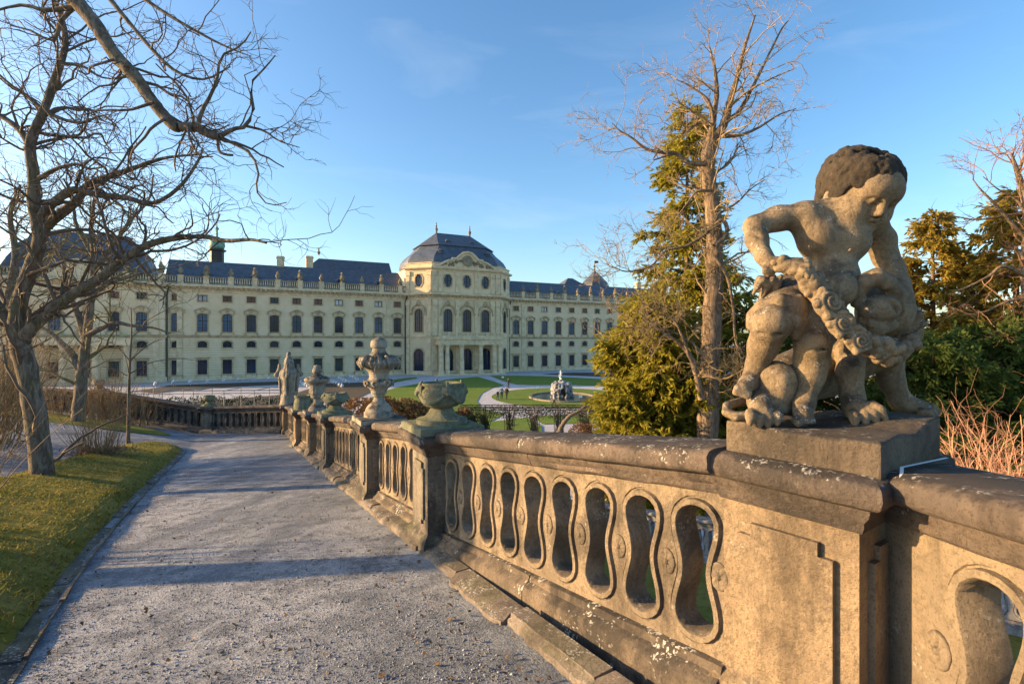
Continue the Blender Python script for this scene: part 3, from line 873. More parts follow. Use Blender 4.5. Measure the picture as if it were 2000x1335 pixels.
def arc_top(w_, z1, rise, n=8):
    """points of a segmental arch from right to left, apex at z1"""
    if rise <= 0: return [(w_, z1), (-w_, z1)]
    if rise >= w_*0.98:
        return [(w_*math.cos(math.pi*i/n), z1 - w_ + w_*math.sin(math.pi*i/n)) for i in range(n+1)]
    Rr = (w_*w_ + rise*rise)/(2*rise); a0 = math.asin(w_/Rr)
    return [(Rr*math.sin(a0 - 2*a0*i/n), z1 - Rr + Rr*math.cos(a0 - 2*a0*i/n)) for i in range(n+1)]
def octagon(w_, h_):
    k = 0.42
    return [(w_, h_*(-k)), (w_, h_*k), (w_*k, h_), (-w_*k, h_), (-w_, h_*k), (-w_, -h_*k), (-w_*k, -h_), (w_*k, -h_)]
WIN = {}
def win_meshes(kind, w_, h_, rise, style):
    """stone surround (with reveal), frame bars and glass for one window kind; local origin = sill centre on wall plane, -y outwards"""
    sur, fr, gl = MB(), MB(), MB()
    if style == 'oct':
        out = [(a, b_ + h_) for a, b_ in octagon(w_, h_)]; H_ = 2*h_
    else:
        out = [(-w_, 0), (w_, 0)] + arc_top(w_, h_, rise); H_ = h_
    def off(o):
        c_ = (0, H_/2)
        return [(a + (o if a > 0.01 else -o if a < -0.01 else 0), b_ + (o if b_ > H_*0.45 else -o if b_ < 0.01 else 0)) for a, b_ in out] if style != 'oct' else [(a*(1+o/w_), (b_-h_)*(1+o/h_)+h_) for a, b_ in out]
    D = 0.32
    bw = 0.24 if style != 'small' else 0.16
    # reveal, band, outer return
    ls = [[(a, D, z) for a, z in off(0)], [(a, -0.10, z) for a, z in off(0)], [(a, -0.10, z) for a, z in off(bw)], [(a, 0.02, z) for a, z in off(bw)]]
    sur.loops(ls, True, False)
    # spandrels that close the square wall opening round arched heads / octagons
    if rise > 0 or style == 'oct':
        tp = [p for p in out if p[1] > H_*0.45]
        o2 = off(0.0)
        if style == 'oct':
            box_ = []
            for a, b_ in out:
                m_ = max(abs(a)/w_, abs(b_-h_)/h_)
                s_ = 1/ max(1e-6, m_); box_.append((max(-w_, min(w_, a*1.5)), max(0, min(H_, (b_-h_)*1.5+h_))))
            sur.loops([[(a, 0.0, z) for a, z in out], [(a, 0.0, z) for a, z in box_]], True, False)
        else:
            ar = arc_top(w_, h_, rise)
            top = [(a, h_) for a, z in ar]
            top[0] = (w_, h_); top[-1] = (-w_, h_)
            sur.loops([[(a, 0.0, z) for a, z in ar], [(a, 0.0, z) for a, z in top]], False, False)
    if style in ('tall', 'ground', 'small', 'mezz'):
        sur.box(-w_-bw-0.06, w_+bw+0.06, -0.20, -0.09, -0.22 if style != 'small' else -0.16, -0.02)
    if style == 'tall':        # curved hood on brackets
        hz = h_ + 0.55
        pts = [(w_+0.55, hz-0.05), (w_+0.25, hz+0.10), (w_*0.6, hz+0.42), (0, hz+0.62), (-w_*0.6, hz+0.42), (-w_-0.25, hz+0.10), (-w_-0.55, hz-0.05)]
        lo = [(a, -0.38, z) for a, z in pts]; hi = [(a, -0.38, z+0.2) for a, z in pts]
        lob = [(a, 0.0, z) for a, z in pts]; hib = [(a, 0.0, z+0.2) for a, z in pts]
        sur.loops([lob, lo, hi, hib], False, False)
        sur.box(-0.32, 0.32, -0.2, 0.0, hz-0.2, hz+0.55)
        sur.box(-w_-0.5, -w_-0.22, -0.22, 0.0, hz-0.6, hz-0.02); sur.box(w_+0.22, w_+0.5, -0.22, 0.0, hz-0.6, hz-0.02)
        sur.box(-w_-0.42, -w_-0.12, -0.2, 0, -0.75, -0.22); sur.box(w_+0.12, w_+0.42, -0.2, 0, -0.75, -0.22)
    if style == 'ground':
        sur.box(-w_-0.5, w_+0.5, -0.36, 0.0, h_+0.42, h_+0.62)
        sur.box(-w_-0.3, w_+0.3, -0.12, 0.0, h_+0.24, h_+0.42)
        sur.box(-w_-0.36, -w_-0.06, -0.22, 0, -0.8, -0.22); sur.box(w_+0.06, w_+0.36, -0.22, 0, -0.8, -0.22)
    if style == 'grand':       # rich scrolled hood and cartouche over the great windows
        for sg in (-1, 1):
            pts = [(sg*(w_+0.75), h_-0.9), (sg*(w_+0.65), h_-0.1), (sg*(w_+0.2), h_+0.55), (sg*0.45, h_+1.0), (0, h_+1.1)]
            sur.tube([(a, -0.25, z) for a, z in pts], [0.16, 0.22, 0.2, 0.2, 0.2], 6)
            sur.tube([(sg*(w_+0.8), -0.2, h_-0.95), (sg*(w_+0.95), -0.3, h_-1.25), (sg*(w_+0.7), -0.25, h_-1.5)], [0.2, 0.22, 0.1], 6)
        sur.lathe([(0.02, -0.75), (0.4, -0.45), (0.55, 0.0), (0.38, 0.5), (0.15, 0.8), (0.02, 0.95)], 8, (0, -0.12, h_+1.35), lob=lambda k, a, r, z: 1+0.25*math.cos(4*a))
    # glass
    gl.add([(a, D-0.06, z) for a, z in off(0.02)], [tuple(range(len(out)))])
    # bars
    fw = 0.07 if style != 'grand' else 0.09
    ls = [[(a, D-0.10, z) for a, z in off(-0.01)], [(a, D-0.10, z) for a, z in off(-fw-0.02)], [(a, D-0.04, z) for a, z in off(-fw-0.02)]]
    fr.loops(ls, True, False)
    fr.box(-0.075, 0.075, D-0.13, D-0.07, 0 if style != 'oct' else 0.02, H_*0.99)
    if style == 'oct': fr.box(-w_, w_, D-0.13, D-0.075, h_-0.07, h_+0.07)
    elif style == 'small': pass
    else:
        fr.box(-w_, w_, D-0.13, D-0.08, H_*0.60-0.06, H_*0.60+0.06)
        for q in ((0.2, 0.4, 0.8) if style != 'mezz' else (0.3,)):
            fr.box(-w_, w_, D-0.11, D-0.085, H_*q-0.025, H_*q+0.025)
        if style in ('tall', 'ground', 'grand'):
            for sx in (-0.5, 0.5): fr.box(sx*w_-0.022, sx*w_+0.022, D-0.11, D-0.085, 0, H_*0.96)
    res = []
    for nm, m_ in (('window', sur), ('frame', fr), ('pane', gl)):
        me = bpy.data.meshes.new(nm); me.from_pydata(m_.v, [], m_.f); me.update(); res.append(me)
    bm = bmesh.new(); bm.from_mesh(res[0]); bmesh.ops.recalc_face_normals(bm, faces=bm.faces); bm.to_mesh(res[0]); bm.free()
    for p in res[2].polygons:
        if p.normal.y > 0: p.flip()
    WIN[kind] = (res, w_, H_)
#            kind      half-w  height rise style
win_meshes('ground', 0.86, 3.0, 0.0, 'ground')
win_meshes('mezz', 0.84, 1.35, 0.40, 'mezz')
win_meshes('tall', 0.90, 3.75, 0.28, 'tall')
win_meshes('attic', 0.82, 1.25, 0.0, 'small')
win_meshes('grand', 1.12, 5.6, 1.12, 'grand')
win_meshes('door', 1.35, 6.0, 1.35, 'door')
win_meshes('oct', 0.98, 1.5, 0.0, 'oct')
SILL = {'ground': 1.25, 'mezz': 6.85, 'tall': 10.15, 'attic': 16.5, 'grand': 10.45, 'door': 0.35, 'oct': 21.5}
rw_ = random.Random(12)
GM = {}
def pane_mesh(kind, gm):
    if (kind, gm) not in GM:
        me = WIN[kind][0][2].copy(); me.materials.clear(); me.materials.append(M[gm]); GM[(kind, gm)] = me
    return GM[(kind, gm)]
def face(root, s0, y0, ang, length, rows, ztop, mat, zbase=0.0):
    """wall sheet with real openings + one window object per opening; rows: kind -> list of positions along the face"""
    LM = PM @ Matrix.Translation((s0, y0, 0)) @ Matrix.Rotation(ang, 4, 'Z')
    ops = []
    for kind, lst in rows.items():
        _, w_, h_ = WIN[kind]
        for a in lst: ops.append((a-w_, a+w_, SILL[kind], SILL[kind]+h_, kind, a))
    xs = sorted({0.0, length} | {round(o[0], 4) for o in ops} | {round(o[1], 4) for o in ops})
    zs = sorted({zbase, ztop} | {round(o[2], 4) for o in ops} | {round(o[3], 4) for o in ops})
    m_ = MB()
    for i in range(len(xs)-1):
        for k in range(len(zs)-1):
            xm, zm = (xs[i]+xs[i+1])/2, (zs[k]+zs[k+1])/2
            if any(o[0] < xm < o[1] and o[2] < zm < o[3] for o in ops): continue
            m_.add([(xs[i], 0, zs[k]), (xs[i+1], 0, zs[k]), (xs[i+1], 0, zs[k+1]), (xs[i], 0, zs[k+1])], [(0, 1, 2, 3)])
    m_.v = [tuple(LM @ Vector(p)) for p in m_.v]
    inv = PM.inverted(); m_.v = [tuple(inv @ Vector(p)) for p in m_.v]
    wl = O('wall', m_, mat, root, M=PM)
    for o in ops:
        meshes, w_, h_ = WIN[o[4]]
        Mx = LM @ Matrix.Translation((o[5], 0, o[2]))
        wn = obj_mesh('window', meshes[0], M['surround'], root, Mx)
        r = rw_.random(); gm = 'glass'
        if o[4] == 'attic': gm = 'glassred' if r < 0.55 else 'glasspale' if r < 0.75 else 'glass'
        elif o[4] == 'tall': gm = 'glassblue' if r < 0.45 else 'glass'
        elif o[4] == 'ground': gm = 'glassdim' if r < 0.5 else 'glass'
        obj_mesh('frame', meshes[1], M['wframe'], wn, Mx)
        obj_mesh('pane', pane_mesh(o[4], gm), None, wn, Mx)
    return LM
def PL(name, m_, mat, parent=None, smooth=False, sharp=None):
    """palace part given in palace-local coordinates"""
    return O(name, m_, mat, parent or pal, smooth=smooth, sharp=sharp, M=PM)

ZT = 18.9
pitchw = 4.54
lw = [-31.3 - pitchw*i for i in range(11)]           # left wing windows
rwn = [1.2 + 4.5*i for i in range(14)]
def rows(lst, s0): return {k: [a - s0 for a in lst] for k in ('ground', 'mezz', 'tall', 'attic')}
face(pal, -78.6, 0, 0, 78.6-29.0, rows(lw, -78.6), ZT, M['ashlar'])
face(pal, -1.1, 0, 0, 66.0, rows(rwn, -1.1), ZT, M['ashlar'])
lp = [-82.4 - 4.45*i for i in range(5)]
face(pal, -104.5, -1.0, 0, 104.5-78.6, rows(lp, -104.5), ZT, M['ashlar'])
m_ = MB(); m_.box(-78.62, -78.58, -1.0, 0.0, 0, ZT); m_.box(-104.5, -104.46, -1.0, 14, 0, ZT); m_.box(64.85, 64.9, 0, 14, 0, ZT)
PL('return_wall', m_, M['ashlar'])
# plinth, belt course, cornice for straight stretches
CORN = [(0.0, 18.3), (-0.10, 18.3), (-0.14, 18.55), (-0.05, 18.6), (-0.05, 18.95), (-0.30, 19.0), (-0.35, 19.35), (-0.95, 19.42), (-1.05, 19.7), (-0.95, 19.9), (-0.2, 20.05), (0.3, 20.05)]
BELT = [(0.0, 8.85), (-0.12, 8.88), (-0.16, 9.1), (-0.30, 9.2), (-0.30, 9.36), (-0.05, 9.45), (0.0, 9.45)]
PLIN = [(0.0, -0.2), (-0.22, -0.2), (-0.22, 0.85), (-0.12, 0.95), (0.0, 0.97)]
def along(prof, s0, s1, y0, name, mat, ends=True):
    m_ = MB(); m_.loops([[(s0, y0+y, z) for y, z in prof], [(s1, y0+y, z) for y, z in prof]], False, False)
    if ends:
        k = len(prof)
        for s in (s0, s1): m_.add([(s, y0+y, z) for y, z in prof], [tuple(range(k))])
    o = PL(name, m_, mat); return o
def dentils(s0, s1, y0, step=0.95, z0=18.98, z1=19.4):
    m_ = MB(); s = s0 + 0.3
    while s < s1 - 0.3:
        m_.box(s-0.2, s+0.2, y0-0.82, y0-0.02, z0, z1); s += step
    o = PL('modillion_row', m_, M['surround']); stuff(o)
def parapet(s0, s1, y0, pos, zb=20.05):
    """roof balustrade: rails, balusters, pedestals with vases"""
    m_ = MB(); m_.box(s0, s1, y0-0.1, y0+0.35, zb, zb+0.35); m_.box(s0, s1, y0-0.08, y0+0.33, zb+1.35, zb+1.6)
    PL('parapet_rail', m_, M['trimdark'])
    m_ = MB(); s = s0 + 0.25
    while s < s1:
        m_.lathe([(0.10, zb+0.35), (0.15, zb+0.65), (0.08, zb+1.0), (0.12, zb+1.35)], 5, (s, y0+0.12, 0), cap=False); s += 0.45
    stuff(PL('baluster_row', m_, M['trim']))
    pm = None
    for k, s in enumerate(pos):
        Mx = PM @ Matrix.Translation((s, y0+0.12, zb))
        if pm is None:
            a = MB(); a.rectloft(0, 0, 0.5, 0.34, [(0.0, 0.05), (0.3, 0.05), (0.32, 0), (1.5, 0), (1.52, 0.08), (1.72, 0.08)]); 
            pm = O('pedestal', a, M['trim'], pal, M=Mx)
            a = MB(); a.lathe([(0.28, 1.72), (0.18, 1.95), (0.45, 2.3), (0.5, 2.7), (0.25, 3.0), (0.32, 3.1), (0.12, 3.4), (0.02, 3.6)], 8); vmA = O('roof_vase', a, M['trimdark'], pm, M=Mx)
            a = MB(); a.lathe([(0.4, 1.72), (0.45, 2.0), (0.6, 2.4), (0.35, 2.8), (0.55, 3.2), (0.3, 3.6), (0.28, 3.9), (0.05, 4.15)], 7, lob=lambda k, a_, r, z: 1+0.25*math.sin(3*a_+k*2)); a.tube([(-0.1,0,3.1),(0.6,-0.1,2.6),(0.5,-.2,2.1)],[.14,.12,.1],5); parapet.fig = bpy.data.meshes.new('roof_figure'); parapet.fig.from_pydata(a.v, [], a.f); parapet.fig.materials.append(M['trimdark'])
            parapet.p = pm.data; parapet.v = vmA.data
        else:
            p_ = obj_mesh('pedestal', parapet.p, None, pal, Mx)
            if k % 2: obj_mesh('roof_figure', parapet.fig, None, p_, Mx)
            else: obj_mesh('roof_vase', parapet.v, None, p_, Mx)
for (s0, s1, y0, pos) in ((-78.55, -29.3, 0, [-76 + 4.54*i for i in range(11)]), (-0.8, 64.9, 0, [3.4 + 4.5*i for i in range(13)]), (-104.9, -78.2, -1.0, [-104.2, -99.0, -94.3, -89.6, -84.9, -79.2])):
    along(CORN, s0, s1, y0, 'cornice', M['trim']); along(BELT, s0, s1, y0, 'belt_course', M['surround']); along(PLIN, s0, s1, y0, 'plinth_course', M['trim'])
    dentils(s0, s1, y0); parapet(s0, s1, y0, pos)
# pilaster strips and downpipes
m_ = MB()
for s in (-78.3, -29.4): m_.tube([(s, -0.25, 0.2), (s, -0.25, 17.8), (s+(0.0 if s < -50 else 0.9), -0.6, 19.2)], [0.14, 0.14, 0.14], 6)
M['pipe'] = plain('dark downpipe metal', (0.03, 0.03, 0.03), 0.5, 0.2, 2)
for s in (-78.3, -29.4, -0.9):
    m_ = MB(); m_.tube([(s, -0.28, 0.2), (s, -0.28, 17.6), (s+0.35, -0.7, 19.2)], [0.13, 0.13, 0.13], 6); PL('downpipe', m_, M['pipe'])
for s in (-33.55, -76.2, -80.1, 3.4):
    m_ = MB(); y0 = -1.0 if s < -78.6 else 0
    m_.box(s-0.45, s+0.45, y0-0.14, y0+0.0, 9.46, 17.6); m_.box(s-0.6, s+0.6, y0-0.26, y0, 17.55, 18.28); m_.box(s-0.6, s+0.6, y0-0.24, y0, 9.46, 10.0); m_.box(s-0.5, s+0.5, y0-0.12, y0, 0.98, 8.84)
    PL('pilaster', m_, M['trim'])
# wing roofs
def gable_roof(s0, s1, y0, depth, z0, zr, name='roof', mat='slate', hipl=0.0, hipr=0.0, ridge=0.5):
    m_ = MB(); yr = y0 + depth*ridge
    vs3 = [(s0, y0, z0), (s1, y0, z0), (s1, y0+depth, z0), (s0, y0+depth, z0), (s0+hipl, yr, zr), (s1-hipr, yr, zr)]
    m_.add(vs3, [(0, 1, 5, 4), (2, 3, 4, 5), (1, 2, 5), (3, 0, 4), (0, 3, 2, 1)])
    return PL(name, m_, M[mat])
rl = gable_roof(-79, -28.0, 0.4, 15, 20.0, 25.9)
rr_ = gable_roof(-2.0, 64.5, 0.4, 15, 20.0, 25.6, hipr=8)
gable_roof(-56.0, -28.0, 14.0, 18, 22.0, 30.6, hipl=9.0)
gable_roof(-6, 12, 10.0, 16, 22, 29.6, hipr=9)
gable_roof(24, 46, 16, 18, 22, 30.0, hipl=10, hipr=10)
def dormer(s, y, z, sc=1.0):
    m_ = MB(); n_ = 7
    prof = [(0.95*sc*math.cos(math.pi*i/n_), 0.55*sc + 0.62*sc*math.sin(math.pi*i/n_)) for i in range(n_+1)]
    prof = [(1.05*sc, 0.0)] + prof + [(-1.05*sc, 0.0)]
    m_.loops([[(s+a, y, z+b_) for a, b_ in prof], [(s+a, y+2.6*sc, z+b_*1.02+0.5) for a, b_ in prof]], True, True)
    d = PL('dormer', m_, M['slate'])
    m_ = MB(); m_.box(s-0.5*sc, s+0.5*sc, y-0.03, y+0.1, z+0.15, z+0.95*sc); PL('pane', m_, M['glass'], d)
for s in [-71.5, -62.5, -53.4, -44.3, -35.2]: dormer(s, 2.3, 21.7)
for s in [7.9, 17, 26, 35, 44]: dormer(s, 2.3, 21.6)
def chimney(s, y, z0, z1, w_=0.8):
    m_ = MB(); m_.box(s-w_, s+w_, y-0.6, y+0.6, z0, z1); m_.box(s-w_-0.15, s+w_+0.15, y-0.75, y+0.75, z1-0.5, z1-0.25); PL('chimney', m_, M['trim'])
chimney(-50.3, 12.0, 24, 29.3); chimney(-57, 8.2, 25, 28.2); chimney(52, 10, 23, 28.0)
def finial(s, y, z, h, name='finial', mat='trimdark'):
    m_ = MB(); m_.lathe([(0.36, 0), (0.2, 0.1*h), (0.42, 0.3*h), (0.45, 0.42*h), (0.16, 0.55*h), (0.26, 0.66*h), (0.1, 0.78*h), (0.2, 0.88*h), (0.03, h)], 8, (s, y, z)); PL(name, m_, M[mat])
finial(5.0, 18, 29.4, 2.6); finial(-47, 23, 31.6, 1.8)
# turret with weather vane behind the right wing
m_ = MB(); m_.lathe([(5.2, 26.5), (4.6, 28.2), (2.4, 30.6), (0.3, 32.6), (0.1, 36.0)], 8, (43, 22, 0)); t_ = PL('turret_roof', m_, M['slate'])
m_ = MB(); m_.box(43.0, 44.6, 21.95, 22.05, 35.4, 36.2); m_.lathe([(0.02, -0.5), (0.5, 0), (0.02, 0.5)], 8, (43, 22, 34.2)); PL('weather_vane', m_, M['pipe'], t_)
# copper lantern behind the left wing
m_ = MB(); m_.lathe([(1.5, 26.5), (1.5, 29.5), (2.0, 29.6), (2.0, 29.9), (1.4, 30.1)], 8, (-70.5, 16, 0)); ln = PL('lantern', m_, M['pipe'])
m_ = MB(); m_.lathe([(1.5, 30.1), (1.75, 30.9), (1.6, 31.9), (0.9, 32.7), (0.25, 33.1), (0.2, 34.5), (0.5, 34.9), (0.1, 35.5), (0.04, 38.5)], 12, (-70.5, 16, 0)); PL('copper_cap', m_, M['copper'], ln, smooth=True)
# left pavilion: mansard with curved gable
m_ = MB(); cx, cy = -92.2, 6.5
def msq(hx, hy, z): return [(cx-hx, cy-hy, z), (cx+hx, cy-hy, z), (cx+hx, cy+hy, z), (cx-hx, cy+hy, z)]
m_.loops([msq(11.8, 7.2, 20.05), msq(11.4, 6.9, 21.8), msq(10.6, 6.2, 23.8), msq(9.8, 5.5, 25.4), msq(10.2, 5.8, 25.7), msq(6.6, 2.0, 29.6)], True, True)
PL('mansard_roof', m_, M['slate2'])
gab = [(-5.0, 20.0), (-5.0, 20.6), (-3.8, 21.2), (-2.6, 22.6), (-1.2, 23.6), (0, 23.9), (1.2, 23.6), (2.6, 22.6), (3.8, 21.2), (5.0, 20.6), (5.0, 20.0)]
m_ = MB(); m_.loops([[(cx+a, -1.2, z) for a, z in gab], [(cx+a, -0.6, z) for a, z in gab]], True, True); PL('curved_gable', m_, M['trim'])
# portico at the foot of the left pavilion
m_ = MB(); m_.box(-99.5, -83.6, -4.0, -1.0, 7.4, 8.8); PL('portico_entablature', m_, M['trim'])
for s in (-98.8, -94.0, -89.2, -84.4):
    m_ = MB(); m_.lathe([(0.72, 0.0), (0.72, 0.4), (0.55, 0.55), (0.56, 3.0), (0.47, 6.8), (0.62, 7.0), (0.7, 7.4)], 12, (s, -3.3, 0)); PL('column', m_, M['trim'], smooth=True, sharp=40)

# central pavilion -------------------------------------------------------
CS = -15.05; FW = 9.1; PR = 5.0; EDG = 14.1
ch = math.hypot(EDG-FW, PR)
ca = math.atan2(-PR, EDG-FW)
bays = [FW-5.0, FW, FW+5.0]
face(pal, CS-FW, -PR, 0, 2*FW, {'door': bays, 'grand': bays, 'oct': bays}, 26.0, M['ashlar'])
face(pal, CS-EDG, 0, ca, ch, {'door': [ch/2], 'grand': [ch/2], 'oct': [ch/2]}, 26.0, M['ashlar'])
face(pal, CS+FW, -PR, -ca, ch, {'door': [ch/2], 'grand': [ch/2], 'oct': [ch/2]}, 26.0, M['ashlar'])
OUT = [(CS-EDG, 0.0), (CS-FW, -PR), (CS+FW, -PR), (CS+EDG, 0.0)]
m_ = MB(); m_.box(CS-EDG, CS+EDG, 0.01, 14, 19.0, 26.0)
PL('attic_block', m_, M['ashlar'])
def offset_path(o):
    """octagonal outline pushed outwards by o"""
    k = math.tan(math.atan2(PR, EDG-FW)/2)
    return [(CS-EDG-o*math.sqrt(2)+0.0, 0.0), (CS-FW-o*k, -PR-o), (CS+FW+o*k, -PR-o), (CS+EDG+o*math.sqrt(2), 0.0)]
def ring(prof, name, mat):
    m_ = MB(); ls = []
    for y, z in prof: ls.append([(a, b_, z) for a, b_ in offset_path(-y)])
    m_.loops(ls, False, False); return PL(name, m_, M[mat])
ring(CORN, 'cornice', 'trim'); ring(BELT, 'belt_course', 'trim'); ring(PLIN, 'plinth_course', 'trim')
CORN2 = [(0.0, 25.2), (-0.12, 25.25), (-0.15, 25.6), (-0.55, 25.75), (-0.75, 26.0), (-0.7, 26.25), (-0.1, 26.35), (0.6, 26.35)]
ring(CORN2, 'upper_cornice', 'trim')
ring([(-0.05, 26.3), (-0.05, 27.1), (-0.2, 27.15), (-0.2, 27.35), (0.5, 27.35)], 'attic_parapet', 'trim')
def on_outline(t, o):
    """point at parameter along the three faces"""
    p_ = offset_path(o); seg_ = int(t); f_ = t-seg_
    a, b_ = p_[seg_], p_[seg_+1]; return (a[0]+(b_[0]-a[0])*f_, a[1]+(b_[1]-a[1])*f_)
m_ = MB()
for sg in range(3):
    n_ = 19 if sg == 1 else 7
    for i in range(n_):
        a = on_outline(sg + (i+0.5)/n_, 0.42); m_.lathe([(0.32, 18.98), (0.32, 19.4)], 4, (a[0], a[1], 0))
stuff(PL('modillion_row', m_, M['surround']))
# giant pilasters
def pil(t, w_=0.5, o=0.0):
    p0 = on_outline(t, o); sgx = offset_path(o); i = int(t); d = np.array(sgx[i+1]) - np.array(sgx[i]); d = d/np.hypot(*d); nn = np.array([d[1], -d[0]])
    def X(a, b_, z): q = np.array(p0) + d*a + nn*b_; return (q[0], q[1], z)
    m_ = MB()
    for (z0, z1, k, b_) in ((9.46, 10.0, 1.25, 0.34), (10.0, 16.9, 1.0, 0.24), (16.9, 18.28, 1.3, 0.40), (20.1, 20.7, 1.2, 0.28), (20.7, 24.2, 0.95, 0.18), (24.2, 25.2, 1.25, 0.32), (0.98, 8.84, 1.05, 0.2)):
        m_.box(-w_*k, w_*k, -0.02, b_, z0, z1, X)
    PL('pilaster', m_, M['trim'])
for t in (0.08, 0.90, 1.04, 1.12, 1.362, 1.638, 1.88, 1.96, 2.10, 2.92): pil(t)
# curved pediment with carved relief
ped = [(-8.8, 26.3), (-8.8, 26.7), (-7.3, 27.1), (-6.0, 28.4), (-5.0, 29.1), (-4.1, 29.3), (-4.1, 29.9), (-2.9, 30.0), (-2.1, 31.2), (-1.1, 32.3), (0, 32.7), (1.1, 32.3), (2.1, 31.2), (2.9, 30.0), (4.1, 29.9), (4.1, 29.3), (5.0, 29.1), (6.0, 28.4), (7.3, 27.1), (8.8, 26.7), (8.8, 26.3)]
m_ = MB(); m_.loops([[(CS+a, -PR-0.35, 26.1+(z-26.3)*0.66) for a, z in ped], [(CS+a, -PR+1.0, 26.1+(z-26.3)*0.66) for a, z in ped]], True, True)
pd = PL('pediment', m_, M['trim'])
m_ = MB(); m_.tube([(CS+a, -PR-0.5, 26.1+(z-26.3)*0.66) for a, z in ped[1:-1]], [0.3]*19, 6); PL('pediment_moulding', m_, M['trim'], pd)
m_ = MB(); rp = random.Random(4)
m_.lathe([(0.05, -0.2), (1.3, 0.05), (1.45, 0.5), (1.2, 0.7), (0.4, 0.8)], 14, (0, 0, 0), X=lambda x, y, z: (CS+x, -PR-0.3-z*0.5, 28.1+y*0.95))
for i in range(46):
    a = rp.uniform(-7, 7); zt = 26.8 + 1.7*max(0, 1-abs(a)/7.0)*rp.random()
    if abs(a) < 1.6: continue
    r_ = rp.uniform(0.22, 0.55); m_.lathe([(0.02, -r_), (r_*0.8, -r_*0.5), (r_, 0), (r_*0.7, r_*0.6), (0.02, r_)], 6, (CS+a, -PR-0.35, zt))
PL('carved_relief', m_, M['trimdark'], pd)  # dark weathered tone also stands in for shade in the carving
# dome roof (bell shaped, on the octagonal outline)
def oct_loop(sx, z, yb=15.0):
    k = math.tan(math.pi/8); hx = 13.6*sx; cy2 = 5.0; hyf = 9.6*sx; hyb = 9.0*sx; c_ = 5.0*sx
    return [(CS-hx, cy2-hyf+c_, z), (CS-hx+c_, cy2-hyf, z), (CS+hx-c_, cy2-hyf, z), (CS+hx, cy2-hyf+c_, z), (CS+hx, cy2+hyb-c_, z), (CS+hx-c_, cy2+hyb, z), (CS-hx+c_, cy2+hyb, z), (CS-hx, cy2+hyb-c_, z)]
dome = [(0.99, 26.4), (1.0, 27.2), (0.985, 28.2), (0.94, 29.2), (0.87, 30.1), (0.80, 30.9), (0.75, 31.7), (0.72, 32.3)]
m_ = MB(); m_.loops([oct_loop(a, z) for a, z in dome], True, True); PL('dome_roof', m_, M['slate2'], smooth=True, sharp=25)
m_ = MB()
base = oct_loop(0.76, 32.3); rx = 4.7
m_.add(base + [(CS-rx, 5.0, 36.7), (CS+rx, 5.0, 36.7)], [(0, 1, 8), (1, 2, 9, 8), (2, 3, 9), (3, 4, 9), (4, 5, 9), (5, 6, 8, 9), (6, 7, 8), (7, 0, 8), (7, 6, 5, 4, 3, 2, 1, 0)])
PL('upper_roof', m_, M['slate'])
finial(CS-rx, 5.0, 36.5, 3.0); finial(CS+rx, 5.0, 36.5, 3.0)
for s in (CS-6.3, CS+6.3):
    m_ = MB(); m_.lathe([(0.8, 0), (0.7, 1.2), (0.95, 1.3), (0.6, 1.7), (0.9, 2.0), (0.02, 2.6)], 8, (s, -3.0, 28.6)); PL('dormer', m_, M['slate'])
for s in (CS-3.2, CS+3.2): dormer(s, -0.4, 33.0, 0.9)
# portico with balcony
m_ = MB(); PY = -PR-3.2
m_.loops([[(CS-8.3, PY-0.3, z) if i == 0 else (CS+8.3, PY-0.3, z) if i == 1 else (CS+8.3, -PR, z) if i == 2 else (CS-8.3, -PR, z) for i in range(4)] for z in (7.3, 8.6)], True, True)
m_.box(CS-8.6, CS+8.6, PY-0.6, -PR, 8.6, 9.3)
po = PL('portico_entablature', m_, M['trim'])
m_ = MB(); m_.box(CS-8.4, CS+8.4, PY-0.35, PY-0.05, 9.3, 9.5); m_.box(CS-8.4, CS+8.4, PY-0.35, PY-0.05, 10.2, 10.4)
for s in (-8.2, -5.9, -4.0, -1.2, 1.2, 4.0, 5.9, 8.2): m_.box(CS+s-0.35, CS+s+0.35, PY-0.37, PY-0.03, 9.5, 10.2)
PL('balcony_rail', m_, M['trim'], po)
m_ = MB(); s = -8.2
while s < 8.3: m_.lathe([(0.1, 9.5), (0.15, 9.75), (0.09, 10.2)], 5, (CS+s, PY-0.2, 0), cap=False); s += 0.4
stuff(PL('baluster_row', m_, M['trim'], po))
for s in (-7.7, -6.2, -2.5, 2.5, 6.2, 7.7):
    m_ = MB(); m_.lathe([(0.78, 0.0), (0.78, 0.45), (0.62, 0.6), (0.6, 3.0), (0.5, 6.7), (0.64, 6.85), (0.74, 7.3)], 14, (CS+s, PY+0.3, 0)); PL('column', m_, M['trim'], smooth=True, sharp=40)
# stone steps
m_ = MB(); m_.box(CS-8.9, CS+8.9, PY-1.0, -PR, -0.1, 0.16); m_.box(CS-8.6, CS+8.6, PY-0.6, -PR, 0.16, 0.3); PL('steps', m_, M['trim'])
